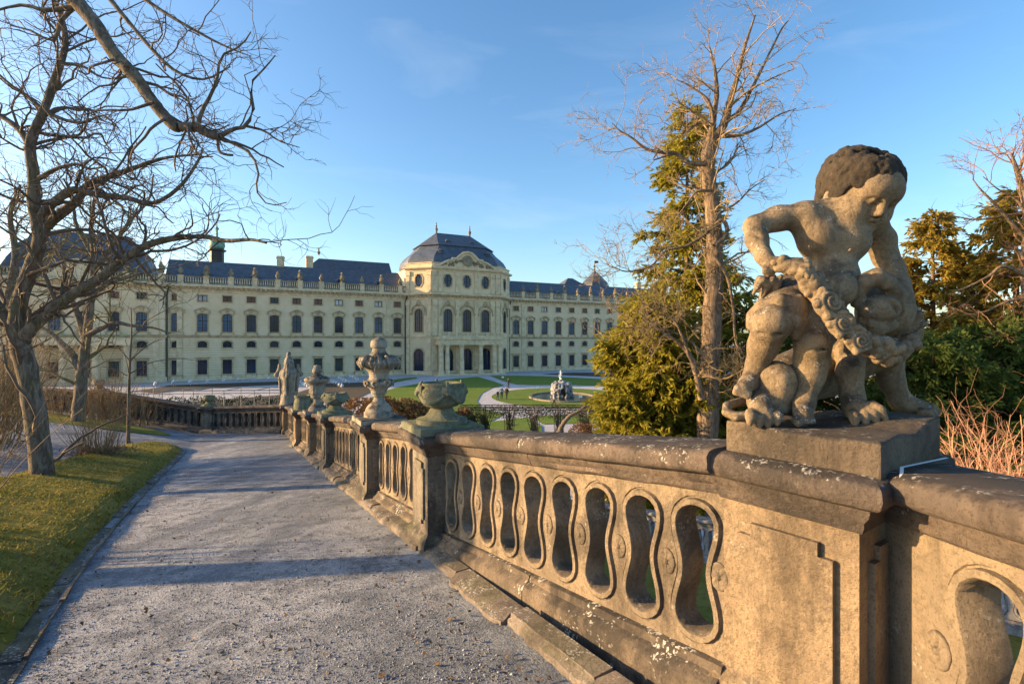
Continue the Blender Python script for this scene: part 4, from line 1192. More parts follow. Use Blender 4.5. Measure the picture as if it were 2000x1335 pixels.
# ------------------------------------------------------------------ sculpting: signed distance field -> surface net
class SDF:
    def __init__(s, lo, hi, h):
        s.lo = np.array(lo, float); s.h = h
        s.n = np.ceil((np.array(hi) - s.lo)/h).astype(int) + 1
        s.f = np.full(s.n, 1e3, np.float32)
    def _win(s, lo, hi):
        a = np.clip(np.floor((lo - s.lo)/s.h).astype(int), 0, s.n-1); b_ = np.clip(np.ceil((hi - s.lo)/s.h).astype(int)+1, 1, s.n)
        g = [s.lo[i] + np.arange(a[i], b_[i])*s.h for i in range(3)]
        return (slice(a[0], b_[0]), slice(a[1], b_[1]), slice(a[2], b_[2])), np.meshgrid(*g, indexing='ij')
    def put(s, w_, d, k, cut=False):
        a = s.f[w_]
        if cut:
            d = -d; t = np.clip(0.5 - 0.5*(d - a)/k, 0, 1); s.f[w_] = d*(1-t) + a*t + k*t*(1-t)
            return
        t = np.clip(0.5 + 0.5*(d - a)/k, 0, 1)
        s.f[w_] = (d*(1-t) + a*t - k*t*(1-t)).astype(np.float32)
    def cap(s, a, b_, ra, rb=None, k=0.02, cut=False):
        rb = ra if rb is None else rb
        a = np.array(a, float); b_ = np.array(b_, float); r = max(ra, rb) + k + 3*s.h
        w_, (x, y, z) = s._win(np.minimum(a, b_) - r, np.maximum(a, b_) + r)
        ab = b_ - a; L2 = ab@ab + 1e-12
        t = np.clip(((x-a[0])*ab[0] + (y-a[1])*ab[1] + (z-a[2])*ab[2])/L2, 0, 1)
        d = np.sqrt((x-a[0]-t*ab[0])**2 + (y-a[1]-t*ab[1])**2 + (z-a[2]-t*ab[2])**2) - (ra + (rb-ra)*t)
        s.put(w_, d, k, cut)
    def path(s, pts, rad, k=0.02):
        for i in range(len(pts)-1): s.cap(pts[i], pts[i+1], rad[i], rad[i+1], k)
    def ball(s, c, r, k=0.02, cut=False): s.cap(c, c, r, r, k, cut)
    def ell(s, c, r, k=0.02, R3=None, cut=False):
        """ellipsoid with radii r along the rows of R3"""
        c = np.array(c, float); r = np.array(r, float); R3 = np.eye(3) if R3 is None else np.array(R3)
        m_ = r.max() + k + 3*s.h
        w_, (x, y, z) = s._win(c - m_, c + m_)
        q = [((x-c[0])*R3[i, 0] + (y-c[1])*R3[i, 1] + (z-c[2])*R3[i, 2]) for i in range(3)]
        k0 = np.sqrt(sum((q[i]/r[i])**2 for i in range(3))); k1 = np.sqrt(sum((q[i]/r[i]**2)**2 for i in range(3))) + 1e-9
        s.put(w_, k0*(k0-1)/k1, k, cut)
    def mesh(s):
        f = s.f; sg = f < 0
        n = s.n
        c = np.zeros(n-1, np.int8)
        for i in (0, 1):
            for j in (0, 1):
                for k in (0, 1): c += sg[i:n[0]-1+i, j:n[1]-1+j, k:n[2]-1+k]
        act = (c > 0) & (c < 8)
        I = np.argwhere(act); vid = np.full(n-1, -1, np.int64); vid[act] = np.arange(len(I))
        acc = np.zeros((len(I), 3)); cnt = np.zeros(len(I))
        for ax in range(3):
            o1, o2 = [a for a in range(3) if a != ax]
            for i in (0, 1):
                for j in (0, 1):
                    b_ = I.copy(); b_[:, o1] += i; b_[:, o2] += j; e = b_.copy(); e[:, ax] += 1
                    fa = f[tuple(b_.T)]; fb = f[tuple(e.T)]; x = (fa < 0) != (fb < 0)
                    t = np.where(x, fa/(fa-fb+1e-12), 0)
                    p = b_.astype(float); p[:, ax] += t
                    acc[x] += p[x]; cnt[x] += 1
        v = s.lo + s.h*(acc/cnt[:, None])
        F_ = []
        for ax in range(3):
            o1, o2 = (ax+1) % 3, (ax+2) % 3
            sl0 = [slice(1, -1)]*3; sl0[ax] = slice(0, -1); sl1 = [slice(1, -1)]*3; sl1[ax] = slice(1, None)
            a = sg[tuple(sl0)]; b_ = sg[tuple(sl1)]
            E = np.argwhere(a != b_); flip = a[tuple(E.T)]
            off = np.ones(3, int); off[ax] = 0; E = E + off
            q = []
            for d1, d2 in ((-1, -1), (0, -1), (0, 0), (-1, 0)):
                t = E.copy(); t[:, o1] += d1; t[:, o2] += d2; q.append(vid[tuple(t.T)])
            q = np.stack(q, -1); q[~flip] = q[~flip][:, ::-1]
            F_.append(q)
        F_ = np.concatenate(F_); F_ = F_[(F_ >= 0).all(1)]
        return v, F_

def Z1(zx, zy, d): return P(1350 + zx/1.907, 230 + zy/1.907, d)
def nrm_(v): v = np.array(v, float); return v/np.linalg.norm(v)

st = thing('statue', 'sandstone statue of a putto leaning on a lion with a flower garland', 'statue', (SC0[0], SC0[1], SPZ + HB), group=None)
STOP = EYE - 0.345                                  # top of the plinth
# plinth: slab with a rock rising at the back right
pl = SDF((0.75, 1.55, 7.50), (1.95, 2.75, 7.80), 0.011)
dP = np.array([math.cos(S_ANG), math.sin(S_ANG), 0]); nP = np.array([-dP[1], dP[0], 0])     # along front edge / to the back
cP = np.array([1.30, 2.085, 0])
def plinth_field(s):
    w_, (x, y, z) = s._win(s.lo, s.lo + s.n*s.h)
    a = (x-cP[0])*dP[0] + (y-cP[1])*dP[1]; b_ = (x-cP[0])*nP[0] + (y-cP[1])*nP[1]
    top = STOP + 0.05*np.clip((b_-0.02)/0.3, 0, 1)*np.clip((a+0.25)/0.4, 0, 1) + 0.006*np.sin(13*a+5*b_) + 0.005*np.sin(21*b_-9*a)
    q = np.maximum(np.abs(a)-0.262, np.maximum(np.abs(b_)-0.30, np.maximum(z-top, (SPZ+HB-0.01)-z)))
    s.f[w_] = q - 0.012
plinth_field(pl)
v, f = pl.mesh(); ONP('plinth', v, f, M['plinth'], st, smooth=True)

# ---- the putto
b = SDF((0.72, 1.70, 7.56), (2.02, 2.62, 8.92), 0.0072)
pel = Z1(405, 672, 2.25); belly = Z1(525, 600, 2.19); chest = Z1(525, 455, 2.22)
shR = Z1(405, 368, 2.20); shL = Z1(672, 400, 2.30)
b.ell(pel, (0.108, 0.100, 0.100)); b.ell(belly, (0.105, 0.100, 0.118), 0.04); b.ell(chest, (0.134, 0.104, 0.116), 0.04)
b.cap(shR + np.array([0.02, 0, 0]), shL, 0.062, 0.058, 0.05)
b.ball(Z1(462, 450, 2.175), 0.060, 0.07); b.ball(Z1(602, 462, 2.18), 0.055, 0.07)
b.ball(Z1(540, 640, 2.10), 0.075, 0.06); b.ball(Z1(342, 668, 2.27), 0.098, 0.04)
b.ball(Z1(592, 492, 2.092), 0.008, 0.01); b.ball(Z1(440, 478, 2.07), 0.008, 0.01)
b.ball(Z1(548, 640, 2.02), 0.010, 0.012, True)
b.cap(Z1(540, 395, 2.22), Z1(585, 330, 2.19), 0.070, 0.070, 0.04)
b.cap(Z1(430, 380, 2.22), Z1(540, 350, 2.22), 0.055, 0.060, 0.06)
# right arm (viewer's left), hand on the hip
el = Z1(238, 405, 2.20); wr = Z1(270, 515, 2.12)
b.path([shR, Z1(320, 375, 2.21), el], [0.056, 0.053, 0.045], 0.02)
b.path([el, Z1(245, 455, 2.16), wr], [0.046, 0.043, 0.030], 0.02)
hd = Z1(290, 540, 2.10); b.cap(wr, hd, 0.033, 0.032, 0.02)
for i, (fx, fy) in enumerate(((272, 578), (288, 588), (304, 584), (318, 570))):
    k0 = Z1(276 + 10*i, 552, 2.085); b.path([k0, Z1((276+10*i+fx)/2 + 1, (552+fy)/2, 2.07), Z1(fx, fy, 2.085)], [0.0115, 0.0105, 0.009], 0.006)
b.path([Z1(300, 530, 2.09), Z1(325, 528, 2.075), Z1(343, 540, 2.07)], [0.013, 0.012, 0.010], 0.01)
# left arm (viewer's right), hand on the lion's mane
e2 = Z1(722, 515, 2.33); w2 = Z1(775, 615, 2.25)
b.path([shL, Z1(705, 455, 2.33), e2], [0.058, 0.057, 0.050], 0.03)
b.path([e2, Z1(752, 570, 2.30), w2], [0.051, 0.047, 0.036], 0.02)
b.cap(w2, Z1(788, 645, 2.23), 0.040, 0.036, 0.02)
for i, (fx, fy) in enumerate(((765, 690), (785, 698), (803, 694), (817, 682))):
    b.path([Z1(775 + 10*i, 655, 2.20), Z1((775+10*i+fx)/2, 675, 2.175), Z1(fx, fy, 2.18)], [0.013, 0.012, 0.010], 0.006)
b.path([Z1(770, 635, 2.20), Z1(748, 655, 2.18), Z1(740, 675, 2.18)], [0.014, 0.012, 0.010], 0.01)
# legs
kR = Z1(298, 765, 2.06)
b.path([Z1(405, 690, 2.22), Z1(345, 725, 2.12), kR], [0.100, 0.090, 0.074], 0.025)
b.path([kR, Z1(268, 850, 2.14), Z1(245, 920, 2.18), Z1(228, 960, 2.19)], [0.072, 0.060, 0.044, 0.036], 0.018)
b.path([Z1(232, 962, 2.19), Z1(215, 988, 2.16), Z1(192, 1008, 2.12)], [0.042, 0.038, 0.030], 0.015)
for i in range(5):
    a = Z1(172 + 12*i, 1004 + 5*i, 2.11 - 0.004*i); b.cap(a, a + np.array([-0.014, -0.010, -0.020]), 0.0145 - 0.0012*i, 0.012 - 0.001*i, 0.003)
kL = Z1(452, 838, 2.08)
b.path([Z1(475, 720, 2.2), Z1(460, 780, 2.13), kL], [0.100, 0.090, 0.070], 0.025)
b.path([kL, Z1(448, 905, 2.12), Z1(440, 960, 2.12), Z1(420, 1050, 2.10)], [0.066, 0.067, 0.058, 0.040], 0.015)
b.cap(Z1(418, 1065, 2.10), Z1(415, 1105, 2.04), 0.046, 0.036, 0.02)
for i in range(5):
    a = Z1(388 + 16*i, 1122 + (0 if i else 4), 2.02); b.cap(a, a + np.array([0, -0.022 + 0.003*i, -0.010]), (0.017, 0.013, 0.0125, 0.0115, 0.0105)[i], (0.014, 0.011, 0.0105, 0.0095, 0.009)[i], 0.005)
# creases at knees, elbow, groin
for q in ([(398, 862, 2.01), (440, 872, 1.995), (500, 858, 2.03)], [(395, 880, 2.02), (430, 888, 2.01)], [(255, 800, 2.04), (290, 818, 1.99), (335, 800, 2.01)], [(215, 430, 2.14), (250, 440, 2.12)], [(450, 560, 2.08), (530, 575, 2.06), (600, 565, 2.09)]):
    for k in range(len(q)-1): b.cap(Z1(*q[k]), Z1(*q[k+1]), 0.006, 0.006, 0.012, True)
# head
Fh = nrm_((0.13, -0.80, -0.58)); Uh = np.array([0.18, -0.50, 0.818]); Uh = nrm_(Uh - Fh*(Uh@Fh)); Rh = np.cross(Fh, Uh)
HC = Z1(630, 274, 2.20)
def hp(r, u, f_): return HC + Rh*r + Uh*u + Fh*f_
FR = np.stack([Rh, Uh, Fh])
b.ell(hp(0, 0.01, 0.0), (0.128, 0.140, 0.135), 0.02, FR)
for sg in (-1, 1):
    b.ball(hp(sg*0.060, -0.066, 0.075), 0.062, 0.045)                      # cheeks
    b.ball(hp(sg*0.045, 0.038, 0.098), 0.042, 0.05)                       # brow
b.ball(hp(0, -0.118, 0.086), 0.040, 0.03)                                 # chin
b.ball(hp(0, -0.098, 0.050), 0.062, 0.05)
b.ball(hp(0, 0.055, 0.088), 0.052, 0.06)
for sg in (-1, 1):
    b.ell(hp(sg*0.048, -0.005, 0.140), (0.030, 0.017, 0.022), 0.022, FR, cut=True)   # sockets
    b.ball(hp(sg*0.047, -0.008, 0.112), 0.021, 0.006)
    b.path([hp(sg*0.022, -0.004, 0.130), hp(sg*0.047, 0.006, 0.135), hp(sg*0.070, -0.004, 0.118)], [0.0065, 0.0075, 0.006], 0.006)   # lids
    b.path([hp(sg*0.020, 0.030, 0.136), hp(sg*0.050, 0.038, 0.132), hp(sg*0.082, 0.020, 0.106)], [0.010, 0.010, 0.008], 0.014)
b.path([hp(0, 0.022, 0.136), hp(0, -0.016, 0.146), hp(0, -0.036, 0.152)], [0.013, 0.014, 0.017], 0.018)
for sg in (-1, 1): b.ball(hp(sg*0.016, -0.046, 0.146), 0.012, 0.008)
b.path([hp(-0.030, -0.078, 0.128), hp(-0.010, -0.072, 0.140), hp(0.010, -0.072, 0.140), hp(0.030, -0.078, 0.128)], [0.006, 0.009, 0.009, 0.006], 0.006)
b.path([hp(-0.024, -0.090, 0.126), hp(0, -0.093, 0.136), hp(0.024, -0.090, 0.126)], [0.006, 0.010, 0.006], 0.006)
b.path([hp(-0.030, -0.083, 0.136), hp(0, -0.083, 0.147), hp(0.030, -0.083, 0.136)], [0.003]*3, 0.003)
b.cap(hp(-0.034, -0.083, 0.142), hp(0.034, -0.083, 0.142), 0.0035, 0.0035, 0.003, True)
sgE = 1
for sg in (-1, 1):
    ec = hp(sg*0.128, -0.030, 0.005)
    b.path([ec + Uh*0.03, ec + Uh*0.02 - Fh*0.02 + Rh*sg*0.01, ec - Uh*0.015 - Fh*0.015 + Rh*sg*0.008, ec - Uh*0.035], [0.010, 0.011, 0.010, 0.012], 0.008)
v, f = b.mesh(); putto = ONP('putto', v, f, M['statue'], st, smooth=True)

# hair: cap with wavy locks running back from the brow
hs = SDF(HC - 0.26, HC + 0.26, 0.0058)
hs.ell(hp(0, 0.042, -0.034), (0.126, 0.106, 0.130), 0.02, FR)
hs.ell(hp(0, -0.03, -0.085), (0.120, 0.13, 0.085), 0.03, FR)
rh = np.random.default_rng(6)
def skull(th, ph, r=1.0):
    """th: side angle round the up axis from the face, ph: height"""
    c_ = math.cos(ph)
    return hp(math.sin(th)*c_*0.138*r, 0.040 + math.sin(ph)*0.120*r, -0.030 + math.cos(th)*c_*0.148*r)
for i in range(84):
    th = rh.uniform(-2.9, 2.9); ph = rh.uniform(0.15, 1.35)
    pts = []; n_ = 8; amp = rh.uniform(0.05, 0.12); fz = rh.uniform(4, 7); p0 = rh.uniform(0, 6)
    for k in range(n_):
        t = k/(n_-1); p_ = ph - t*rh.uniform(0.85, 1.0)*1.25
        lim = -0.05 if abs(th) < 0.95 else (-0.55 if abs(th) < 1.6 else -1.05)
        p_ = max(p_, lim + 0.03*k)
        pts.append(skull(th*(1 + 0.25*t) + amp*math.sin(fz*t + p0), p_, 1.02 + 0.02*math.sin(5*t)))
    r0 = rh.uniform(0.011, 0.018)
    hs.path(pts, [r0*0.7] + [r0]*(n_-3) + [r0*0.85, r0*0.6], 0.0015)
for i in range(11):                                       # curled ends round the brow
    th = -1.3 + 2.6*i/10; c_ = skull(th, 0.06 + 0.10*math.cos(th*2), 1.03)
    a1 = nrm_(np.cross(c_ - HC, Uh)); a2 = nrm_(np.cross(a1, c_ - HC)); q = []
    for k in range(9):
        a = k*0.85; rr0 = 0.026*(1 - k/11); q.append(c_ + a1*rr0*math.cos(a)*(1 if i % 2 else -1) + a2*rr0*math.sin(a) + nrm_(c_-HC)*0.006*k/9)
    hs.path(q, [0.010]*9, 0.003)
for i in range(30):                                       # long locks over ear and nape
    th = (1 if i % 2 else -1)*rh.uniform(1.0 if i < 14 else 1.4, 1.6 if i < 14 else 2.9)
    pts = [skull(th + 0.14*math.sin(k*1.5 + i), -0.15 - 0.20*k, 1.07 + 0.03*k) for k in range(6)]
    hs.path(pts, [0.014, 0.017, 0.017, 0.015, 0.013, 0.010], 0.0015)
for i in range(20):                                       # loose curls on the crown and over the ear
    th = rh.uniform(0.1, 2.5); ph = rh.uniform(-0.45, 0.9) if th > 1.0 else rh.uniform(0.25, 0.9); c_ = skull(th, ph, 1.05); o = nrm_(c_-hp(0, 0.03, -0.03)); a1 = nrm_(np.cross(o, Uh)); a2 = np.cross(o, a1); r0 = rh.uniform(0.026, 0.040)
    q = [c_ + (a1*math.cos(0.8*k)*(1 if i % 2 else -1) + a2*math.sin(0.8*k))*r0*(1 - k/12.0) + o*0.010*k/10 for k in range(10)]
    hs.path(q, [0.0125]*10, 0.0015)
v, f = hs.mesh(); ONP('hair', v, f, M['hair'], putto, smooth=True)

# loin cloth
dr = SDF((0.80, 1.80, 7.70), (1.80, 2.60, 8.30), 0.0075)
for j, dz in enumerate((0, 22, 42)):
    dr.path([Z1(225, 735 + dz, 2.20), Z1(262, 700 + dz*0.8, 2.09), Z1(330, 676 + dz*0.7, 2.045), Z1(400, 680 + dz*0.6, 2.06), Z1(445, 700 + dz*0.5, 2.09)], [0.022, 0.024, 0.022, 0.022, 0.016], 0.016)
dr.path([Z1(375, 705, 2.06), Z1(385, 760, 2.03), Z1(388, 815, 2.05)], [0.030, 0.026, 0.014], 0.02)
dr.path([Z1(402, 710, 2.07), Z1(410, 760, 2.05), Z1(402, 820, 2.06)], [0.026, 0.020, 0.010], 0.012)
dr.path([Z1(425, 705, 2.08), Z1(432, 745, 2.07), Z1(422, 790, 2.08)], [0.022, 0.018, 0.010], 0.012)
rd_ = np.random.default_rng(5)
for j in range(13):                                       # leafy end of the garland hanging behind the hip
    a = Z1(335 - 5*j, 590 + 6*(j % 5), 2.16 + 0.02*(j % 3)); c_ = Z1(300 - 6.0*j + rd_.uniform(-6, 6), 655 + rd_.uniform(-20, 35) - 2*j, 2.17 + 0.02*(j % 3))
    dr.path([a, (a+c_)/2 + np.array([-0.008, -0.006, 0.006]), c_], [0.010, 0.0165, 0.006], 0.0025)
v, f = dr.mesh(); ONP('loin_cloth', v, f, M['statue'], putto, smooth=True)

# ---- the lion
l = SDF((0.70, 1.70, 7.58), (2.05, 2.75, 8.42), 0.0080)
l.path([Z1(350, 985, 2.30), Z1(480, 930, 2.42), Z1(630, 850, 2.38)], [0.125, 0.130, 0.135], 0.05)
l.ell(Z1(318, 985, 2.15), (0.078, 0.085, 0.092), 0.02)
l.path([Z1(330, 1045, 2.13), Z1(255, 1055, 2.13), Z1(262, 1095, 2.05)], [0.045, 0.045, 0.048], 0.025)
for i in range(4):
    a = Z1(222 + 32*i, 1100 + (6 if i in (1, 2) else 0), 2.03); c_ = Z1(218 + 34*i, 1140 + (8 if i in (1, 2) else -2), 1.995)
    l.path([a, (a+c_)/2 + np.array([0, -0.006, 0.008]), c_], [0.022, 0.021, 0.012], 0.007)
l.path([Z1(395, 1085, 2.25), Z1(370, 1075, 2.16), Z1(345, 1090, 2.10)], [0.04, 0.035, 0.02], 0.02)
# front legs
l.path([Z1(600, 860, 2.25), Z1(590, 950, 2.18), Z1(600, 1040, 2.16), Z1(608, 1085, 2.13)], [0.060, 0.050, 0.044, 0.046], 0.02)
l.ball(Z1(625, 1090, 2.10), 0.046, 0.03)
for i, (x0, y0, x1, y1) in enumerate(((600, 1105, 610, 1142), (632, 1095, 650, 1145), (655, 1085, 690, 1138), (675, 1070, 722, 1122))):
    a = Z1(x0, y0, 2.07); c_ = Z1(x1, y1, 2.035); l.path([a, (a+c_)/2 + np.array([0, -0.006, 0.010]), c_], [0.022, 0.021, 0.013], 0.007)
l.path([Z1(735, 900, 2.36), Z1(745, 980, 2.36), Z1(780, 1055, 2.36), Z1(850, 1080, 2.36)], [0.062, 0.050, 0.044, 0.040], 0.025)
for i in range(4):
    a = Z1(860, 1070 + 9*i, 2.40 - 0.03*i); c_ = Z1(922 - 4*i, 1095 + 7*i, 2.38 - 0.035*i); l.path([a, (a+c_)/2 + np.array([0, 0, 0.008]), c_], [0.021, 0.020, 0.012], 0.007)
# head: skull, open jaw with rounded muzzle below, brow roll, nose
l.ball(Z1(720, 720, 2.22), 0.110, 0.03); l.ball(Z1(745, 660, 2.20), 0.075, 0.03)
l.ell(Z1(700, 712, 2.075), (0.080, 0.062, 0.058), 0.008)
l.path([Z1(612, 690, 2.10), Z1(622, 640, 2.08), Z1(655, 605, 2.065), Z1(690, 592, 2.05), Z1(728, 612, 2.065), Z1(760, 655, 2.08), Z1(782, 715, 2.11)], [0.020, 0.028, 0.032, 0.034, 0.032, 0.026, 0.018], 0.012)
l.ball(Z1(690, 590, 2.04), 0.026, 0.012); l.ball(Z1(672, 594, 2.03), 0.010, 0.005, True); l.ball(Z1(706, 594, 2.03), 0.010, 0.005, True)
l.ball(Z1(655, 615, 2.05), 0.022, 0.01); l.ball(Z1(725, 622, 2.05), 0.022, 0.01)
for i in range(5): l.cap(Z1(668 + 11*i, 752, 2.06), Z1(668 + 11*i, 776, 2.055), 0.0085, 0.006, 0.004)
l.path([Z1(640, 760, 2.10), Z1(690, 785, 2.08), Z1(745, 770, 2.10)], [0.025, 0.030, 0.025], 0.02)
for sg, x in ((-1, 636), (1, 770)): l.ball(Z1(x, 672 + (0 if sg < 0 else -10), 2.09), 0.018, 0.008)
rl_ = np.random.default_rng(3)
for i in range(110):                                       # mane: wavy locks
    a = rl_.uniform(-0.1, 2.6); r0 = rl_.uniform(0.10, 0.17)
    c_ = Z1(690, 735, 2.25) + np.array([r0*math.cos(a)*0.9, rl_.uniform(-0.09, 0.10), r0*math.sin(-a)*1.1])
    if c_[0] < Z1(690, 0, 2.24)[0] and c_[2] > Z1(0, 800, 2.24)[2]: continue
    q = [c_]; d = nrm_((math.cos(a)*0.6 + 0.1, rl_.normal(0, .3), -abs(math.sin(a)) - 0.5))
    ph = rl_.uniform(0, 6)
    for k in range(5):
        d = nrm_(d + np.array([0.45*math.sin(ph + k*1.5), 0.1*math.cos(ph+k), -0.12]))
        # keep the lock lying on the bulk of the mane
        nx = q[-1] + d*0.022; cm = Z1(724, 775, 2.29); o = nx - cm; R0 = 0.118; lo_ = np.linalg.norm(o*np.array([1.05, 1, 0.82]))
        if lo_ > R0: nx = cm + o*(R0/lo_)
        q.append(nx)
    l.path(q, [0.014, 0.018, 0.019, 0.018, 0.017, 0.015], 0.0015)
l.ell(Z1(726, 775, 2.30), (0.10, 0.10, 0.125), 0.02); l.ball(Z1(725, 860, 2.30), 0.085, 0.03)
def curl(s, c, nv_, r0, tr, sg=1, k=0.0015):
    nv_ = nrm_(nv_); a1 = nrm_(np.cross(nv_, (0.1, 0.2, 1))); a2 = np.cross(nv_, a1)
    q = [np.array(c) + (a1*math.cos(0.8*i)*sg + a2*math.sin(0.8*i))*r0*(1 - i/12.0) + nv_*0.010*i/10 for i in range(11)]
    s.path(q, [tr]*11, k)
for i in range(22):                                       # curls of the mane
    a = -0.5 + 0.155*i + rl_.uniform(-.1, .1); e_ = rl_.uniform(-0.15, 0.75); o = nrm_((math.cos(a)*math.cos(e_), -math.sin(e_) - 0.1, -math.sin(a)*math.cos(e_)))
    c_ = Z1(726, 775, 2.30) + o*np.array([0.118, 0.118, 0.148]); curl(l, c_, o, rl_.uniform(0.026, 0.036), 0.0105, 1 if i % 2 else -1)
for q in ([(628, 690, 2.03), (648, 662, 2.01), (690, 648, 2.0), (735, 665, 2.01), (765, 715, 2.03)],):
    for k in range(len(q)-1): l.cap(Z1(*q[k]), Z1(*q[k+1]), 0.013, 0.013, 0.006, True)
# tail curling round the plinth corner
l.path([Z1(330, 1075, 2.30), Z1(250, 1060, 2.26), Z1(180, 1058, 2.22), Z1(135, 1072, 2.17), Z1(132, 1095, 2.12), Z1(165, 1112, 2.09), Z1(205, 1108, 2.09)], [0.02, 0.02, 0.019, 0.019, 0.019, 0.019, 0.02], 0.006)
v, f = l.mesh(); ONP('lion', v, f, M['statue'], st, smooth=True)

# ---- garland of fruit and roses
ga = SDF((0.80, 1.75, 7.70), (1.90, 2.50, 8.40), 0.0050)
gpts = [(322, 560, 2.06), (352, 548, 2.04), (392, 552, 2.03), (425, 580, 2.02), (440, 625, 2.015), (470, 650, 2.01), (500, 690, 1.99), (530, 740, 1.97), (560, 775, 1.97), (590, 810, 1.97), (625, 835, 1.97), (665, 855, 1.98), (705, 868, 1.99), (745, 872, 2.01), (785, 862, 2.04), (812, 840, 2.08)]
gp3 = [Z1(*q) for q in gpts]
ga.path(gp3, [0.018, 0.026, 0.030, 0.032, 0.032, 0.034, 0.036, 0.034, 0.034, 0.034, 0.034, 0.032, 0.032, 0.032, 0.030, 0.022], 0.02)
rg = np.random.default_rng(9)
for i in range(135):
    t = rg.uniform(0, len(gp3)-1.001); k = int(t); c_ = gp3[k] + (gp3[k+1]-gp3[k])*(t-k)
    o = rg.normal(0, 1, 3); o[1] = -abs(o[1]); o = nrm_(o)
    r0 = rg.uniform(0.014, 0.026); ga.ball(c_ + o*rg.uniform(0.026, 0.042), r0, 0.002)
v, f = ga.mesh(); gar = ONP('garland', v, f, M['statue'], st, smooth=True)
def rose(c, r, nv_):
    nv_ = nrm_(nv_); a1 = nrm_(np.cross(nv_, (0, 0, 1))); a2 = np.cross(nv_, a1)
    s = SDF(np.array(c) - r*1.6, np.array(c) + r*1.6, 0.0050)
    s.ell(np.array(c) - nv_*0.2*r, (r*1.0, r*1.0, r*0.55), 0.01, np.stack([a1, a2, nv_]))
    q = []; n_ = 40
    for i in range(n_):
        a = i/n_*5.2*math.pi; rr0 = r*(0.10 + 0.82*i/n_); q.append(np.array(c) + a1*rr0*math.cos(a) + a2*rr0*math.sin(a) + nv_*(0.42*r - 0.28*r*(i/n_)**2))
    s.path(q, [r*(0.09 + 0.06*i/n_) for i in range(n_)], 0.002)
    for i in range(5):
        a = 1.25*i; s.ball(np.array(c) + (a1*math.cos(a) + a2*math.sin(a))*r*0.95, r*0.32, 0.006)
    v, f = s.mesh(); return ONP('rose', v, f, M['statue'], gar, smooth=True)
rose(Z1(512, 692, 1.955), 0.056, (0.25, -1, 0.25)); rose(Z1(558, 768, 1.94), 0.048, (0.1, -1, 0.2)); rose(Z1(624, 830, 1.935), 0.046, (0.1, -1, 0.1)); rose(Z1(437, 572, 1.985), 0.026, (0.2, -1, 0.2))
# ------------------------------------------------------------------ urns on the piers
def lathe_prof(levels, yb, sc_): return [(max(0.006, r/sc_), (yb-y)/sc_) for y, r in levels]
V1 = lathe_prof([(1160, 195), (1095, 192), (1085, 178), (1060, 175), (1030, 160), (1005, 140), (970, 100), (930, 72), (895, 64), (885, 78), (862, 78), (855, 96), (825, 104), (800, 108), (775, 130), (745, 168), (715, 185), (685, 178), (655, 140), (630, 126), (570, 134), (520, 165), (492, 205), (478, 240), (440, 250), (405, 232), (375, 190), (340, 135), (310, 105), (270, 84), (238, 84), (232, 108), (190, 110), (150, 102), (118, 70), (95, 12)], 1160, 968)
V2 = lathe_prof([(1235, 168), (1190, 166), (1160, 150), (1120, 112), (1070, 72), (1010, 66), (990, 84), (975, 120), (940, 125), (905, 140), (890, 152), (870, 150), (800, 146), (740, 152), (700, 172), (670, 220), (635, 245), (605, 242), (570, 200), (545, 110), (510, 70), (480, 90), (450, 96), (425, 90), (390, 72), (350, 66), (330, 20)], 1235, 796)
V3 = lathe_prof([(1210, 132), (1180, 142), (1120, 140), (1060, 126), (1015, 120), (1000, 132), (975, 132), (975, 110), (1010, 100)], 1210, 640)
V4 = lathe_prof([(1205, 165), (1150, 158), (1100, 150), (1050, 146), (1000, 138), (965, 120), (945, 128), (900, 138), (820, 136), (740, 140), (680, 152), (620, 172), (560, 168), (510, 140), (475, 112), (430, 100), (380, 92), (320, 80), (280, 62), (255, 42), (235, 44), (200, 46), (170, 34), (152, 6)], 1205, 510)
VB = [(0.30, 0.0), (0.30, 0.05), (0.235, 0.055), (0.20, 0.075), (0.165, 0.10), (0.145, 0.135), (0.13, 0.155), (0.14, 0.165), (0.19, 0.18), (0.235, 0.215), (0.262, 0.26), (0.272, 0.31), (0.262, 0.345), (0.24, 0.365), (0.235, 0.38), (0.25, 0.395), (0.245, 0.415), (0.215, 0.42), (0.195, 0.40), (0.185, 0.36), (0.02, 0.34)]
VB = [(r*0.87, z) for r, z in VB]
def gad(lo, hi, n, amp):
    return lambda k, a, r, z: 1 + (amp*abs(math.sin(n*a/2)) - amp*0.5 if lo < z < hi else 0)
def urn(name, label, prof, c, z, mat, lob=None, h=1.0, n=56, grp=None, plinth=0.34, extras=None):
    t = thing(name, label, 'urn', (c[0], c[1], z), 0, grp)
    mb = MB(); mb.rectloft(c[0], c[1], plinth*0.9, plinth*0.9, [(z-0.01, 0.0), (z+0.05, 0.0), (z+0.06, -0.012)]); 
    ca_, sa_ = math.cos(ANG), math.sin(ANG)
    mb.v = [(c[0] + ca_*(x-c[0]) - sa_*(y-c[1]), c[1] + sa_*(x-c[0]) + ca_*(y-c[1]), z_) for x, y, z_ in mb.v]
    O('foot_slab', mb, mat, t)
    mb = MB(); mb.lathe([(r*h, zz*h) for r, zz in prof], n, (c[0], c[1], z+0.055), lob)
    body = O('body', mb, mat, t, smooth=True, sharp=60)
    if extras: extras(body, c, z+0.055, h)
    return t
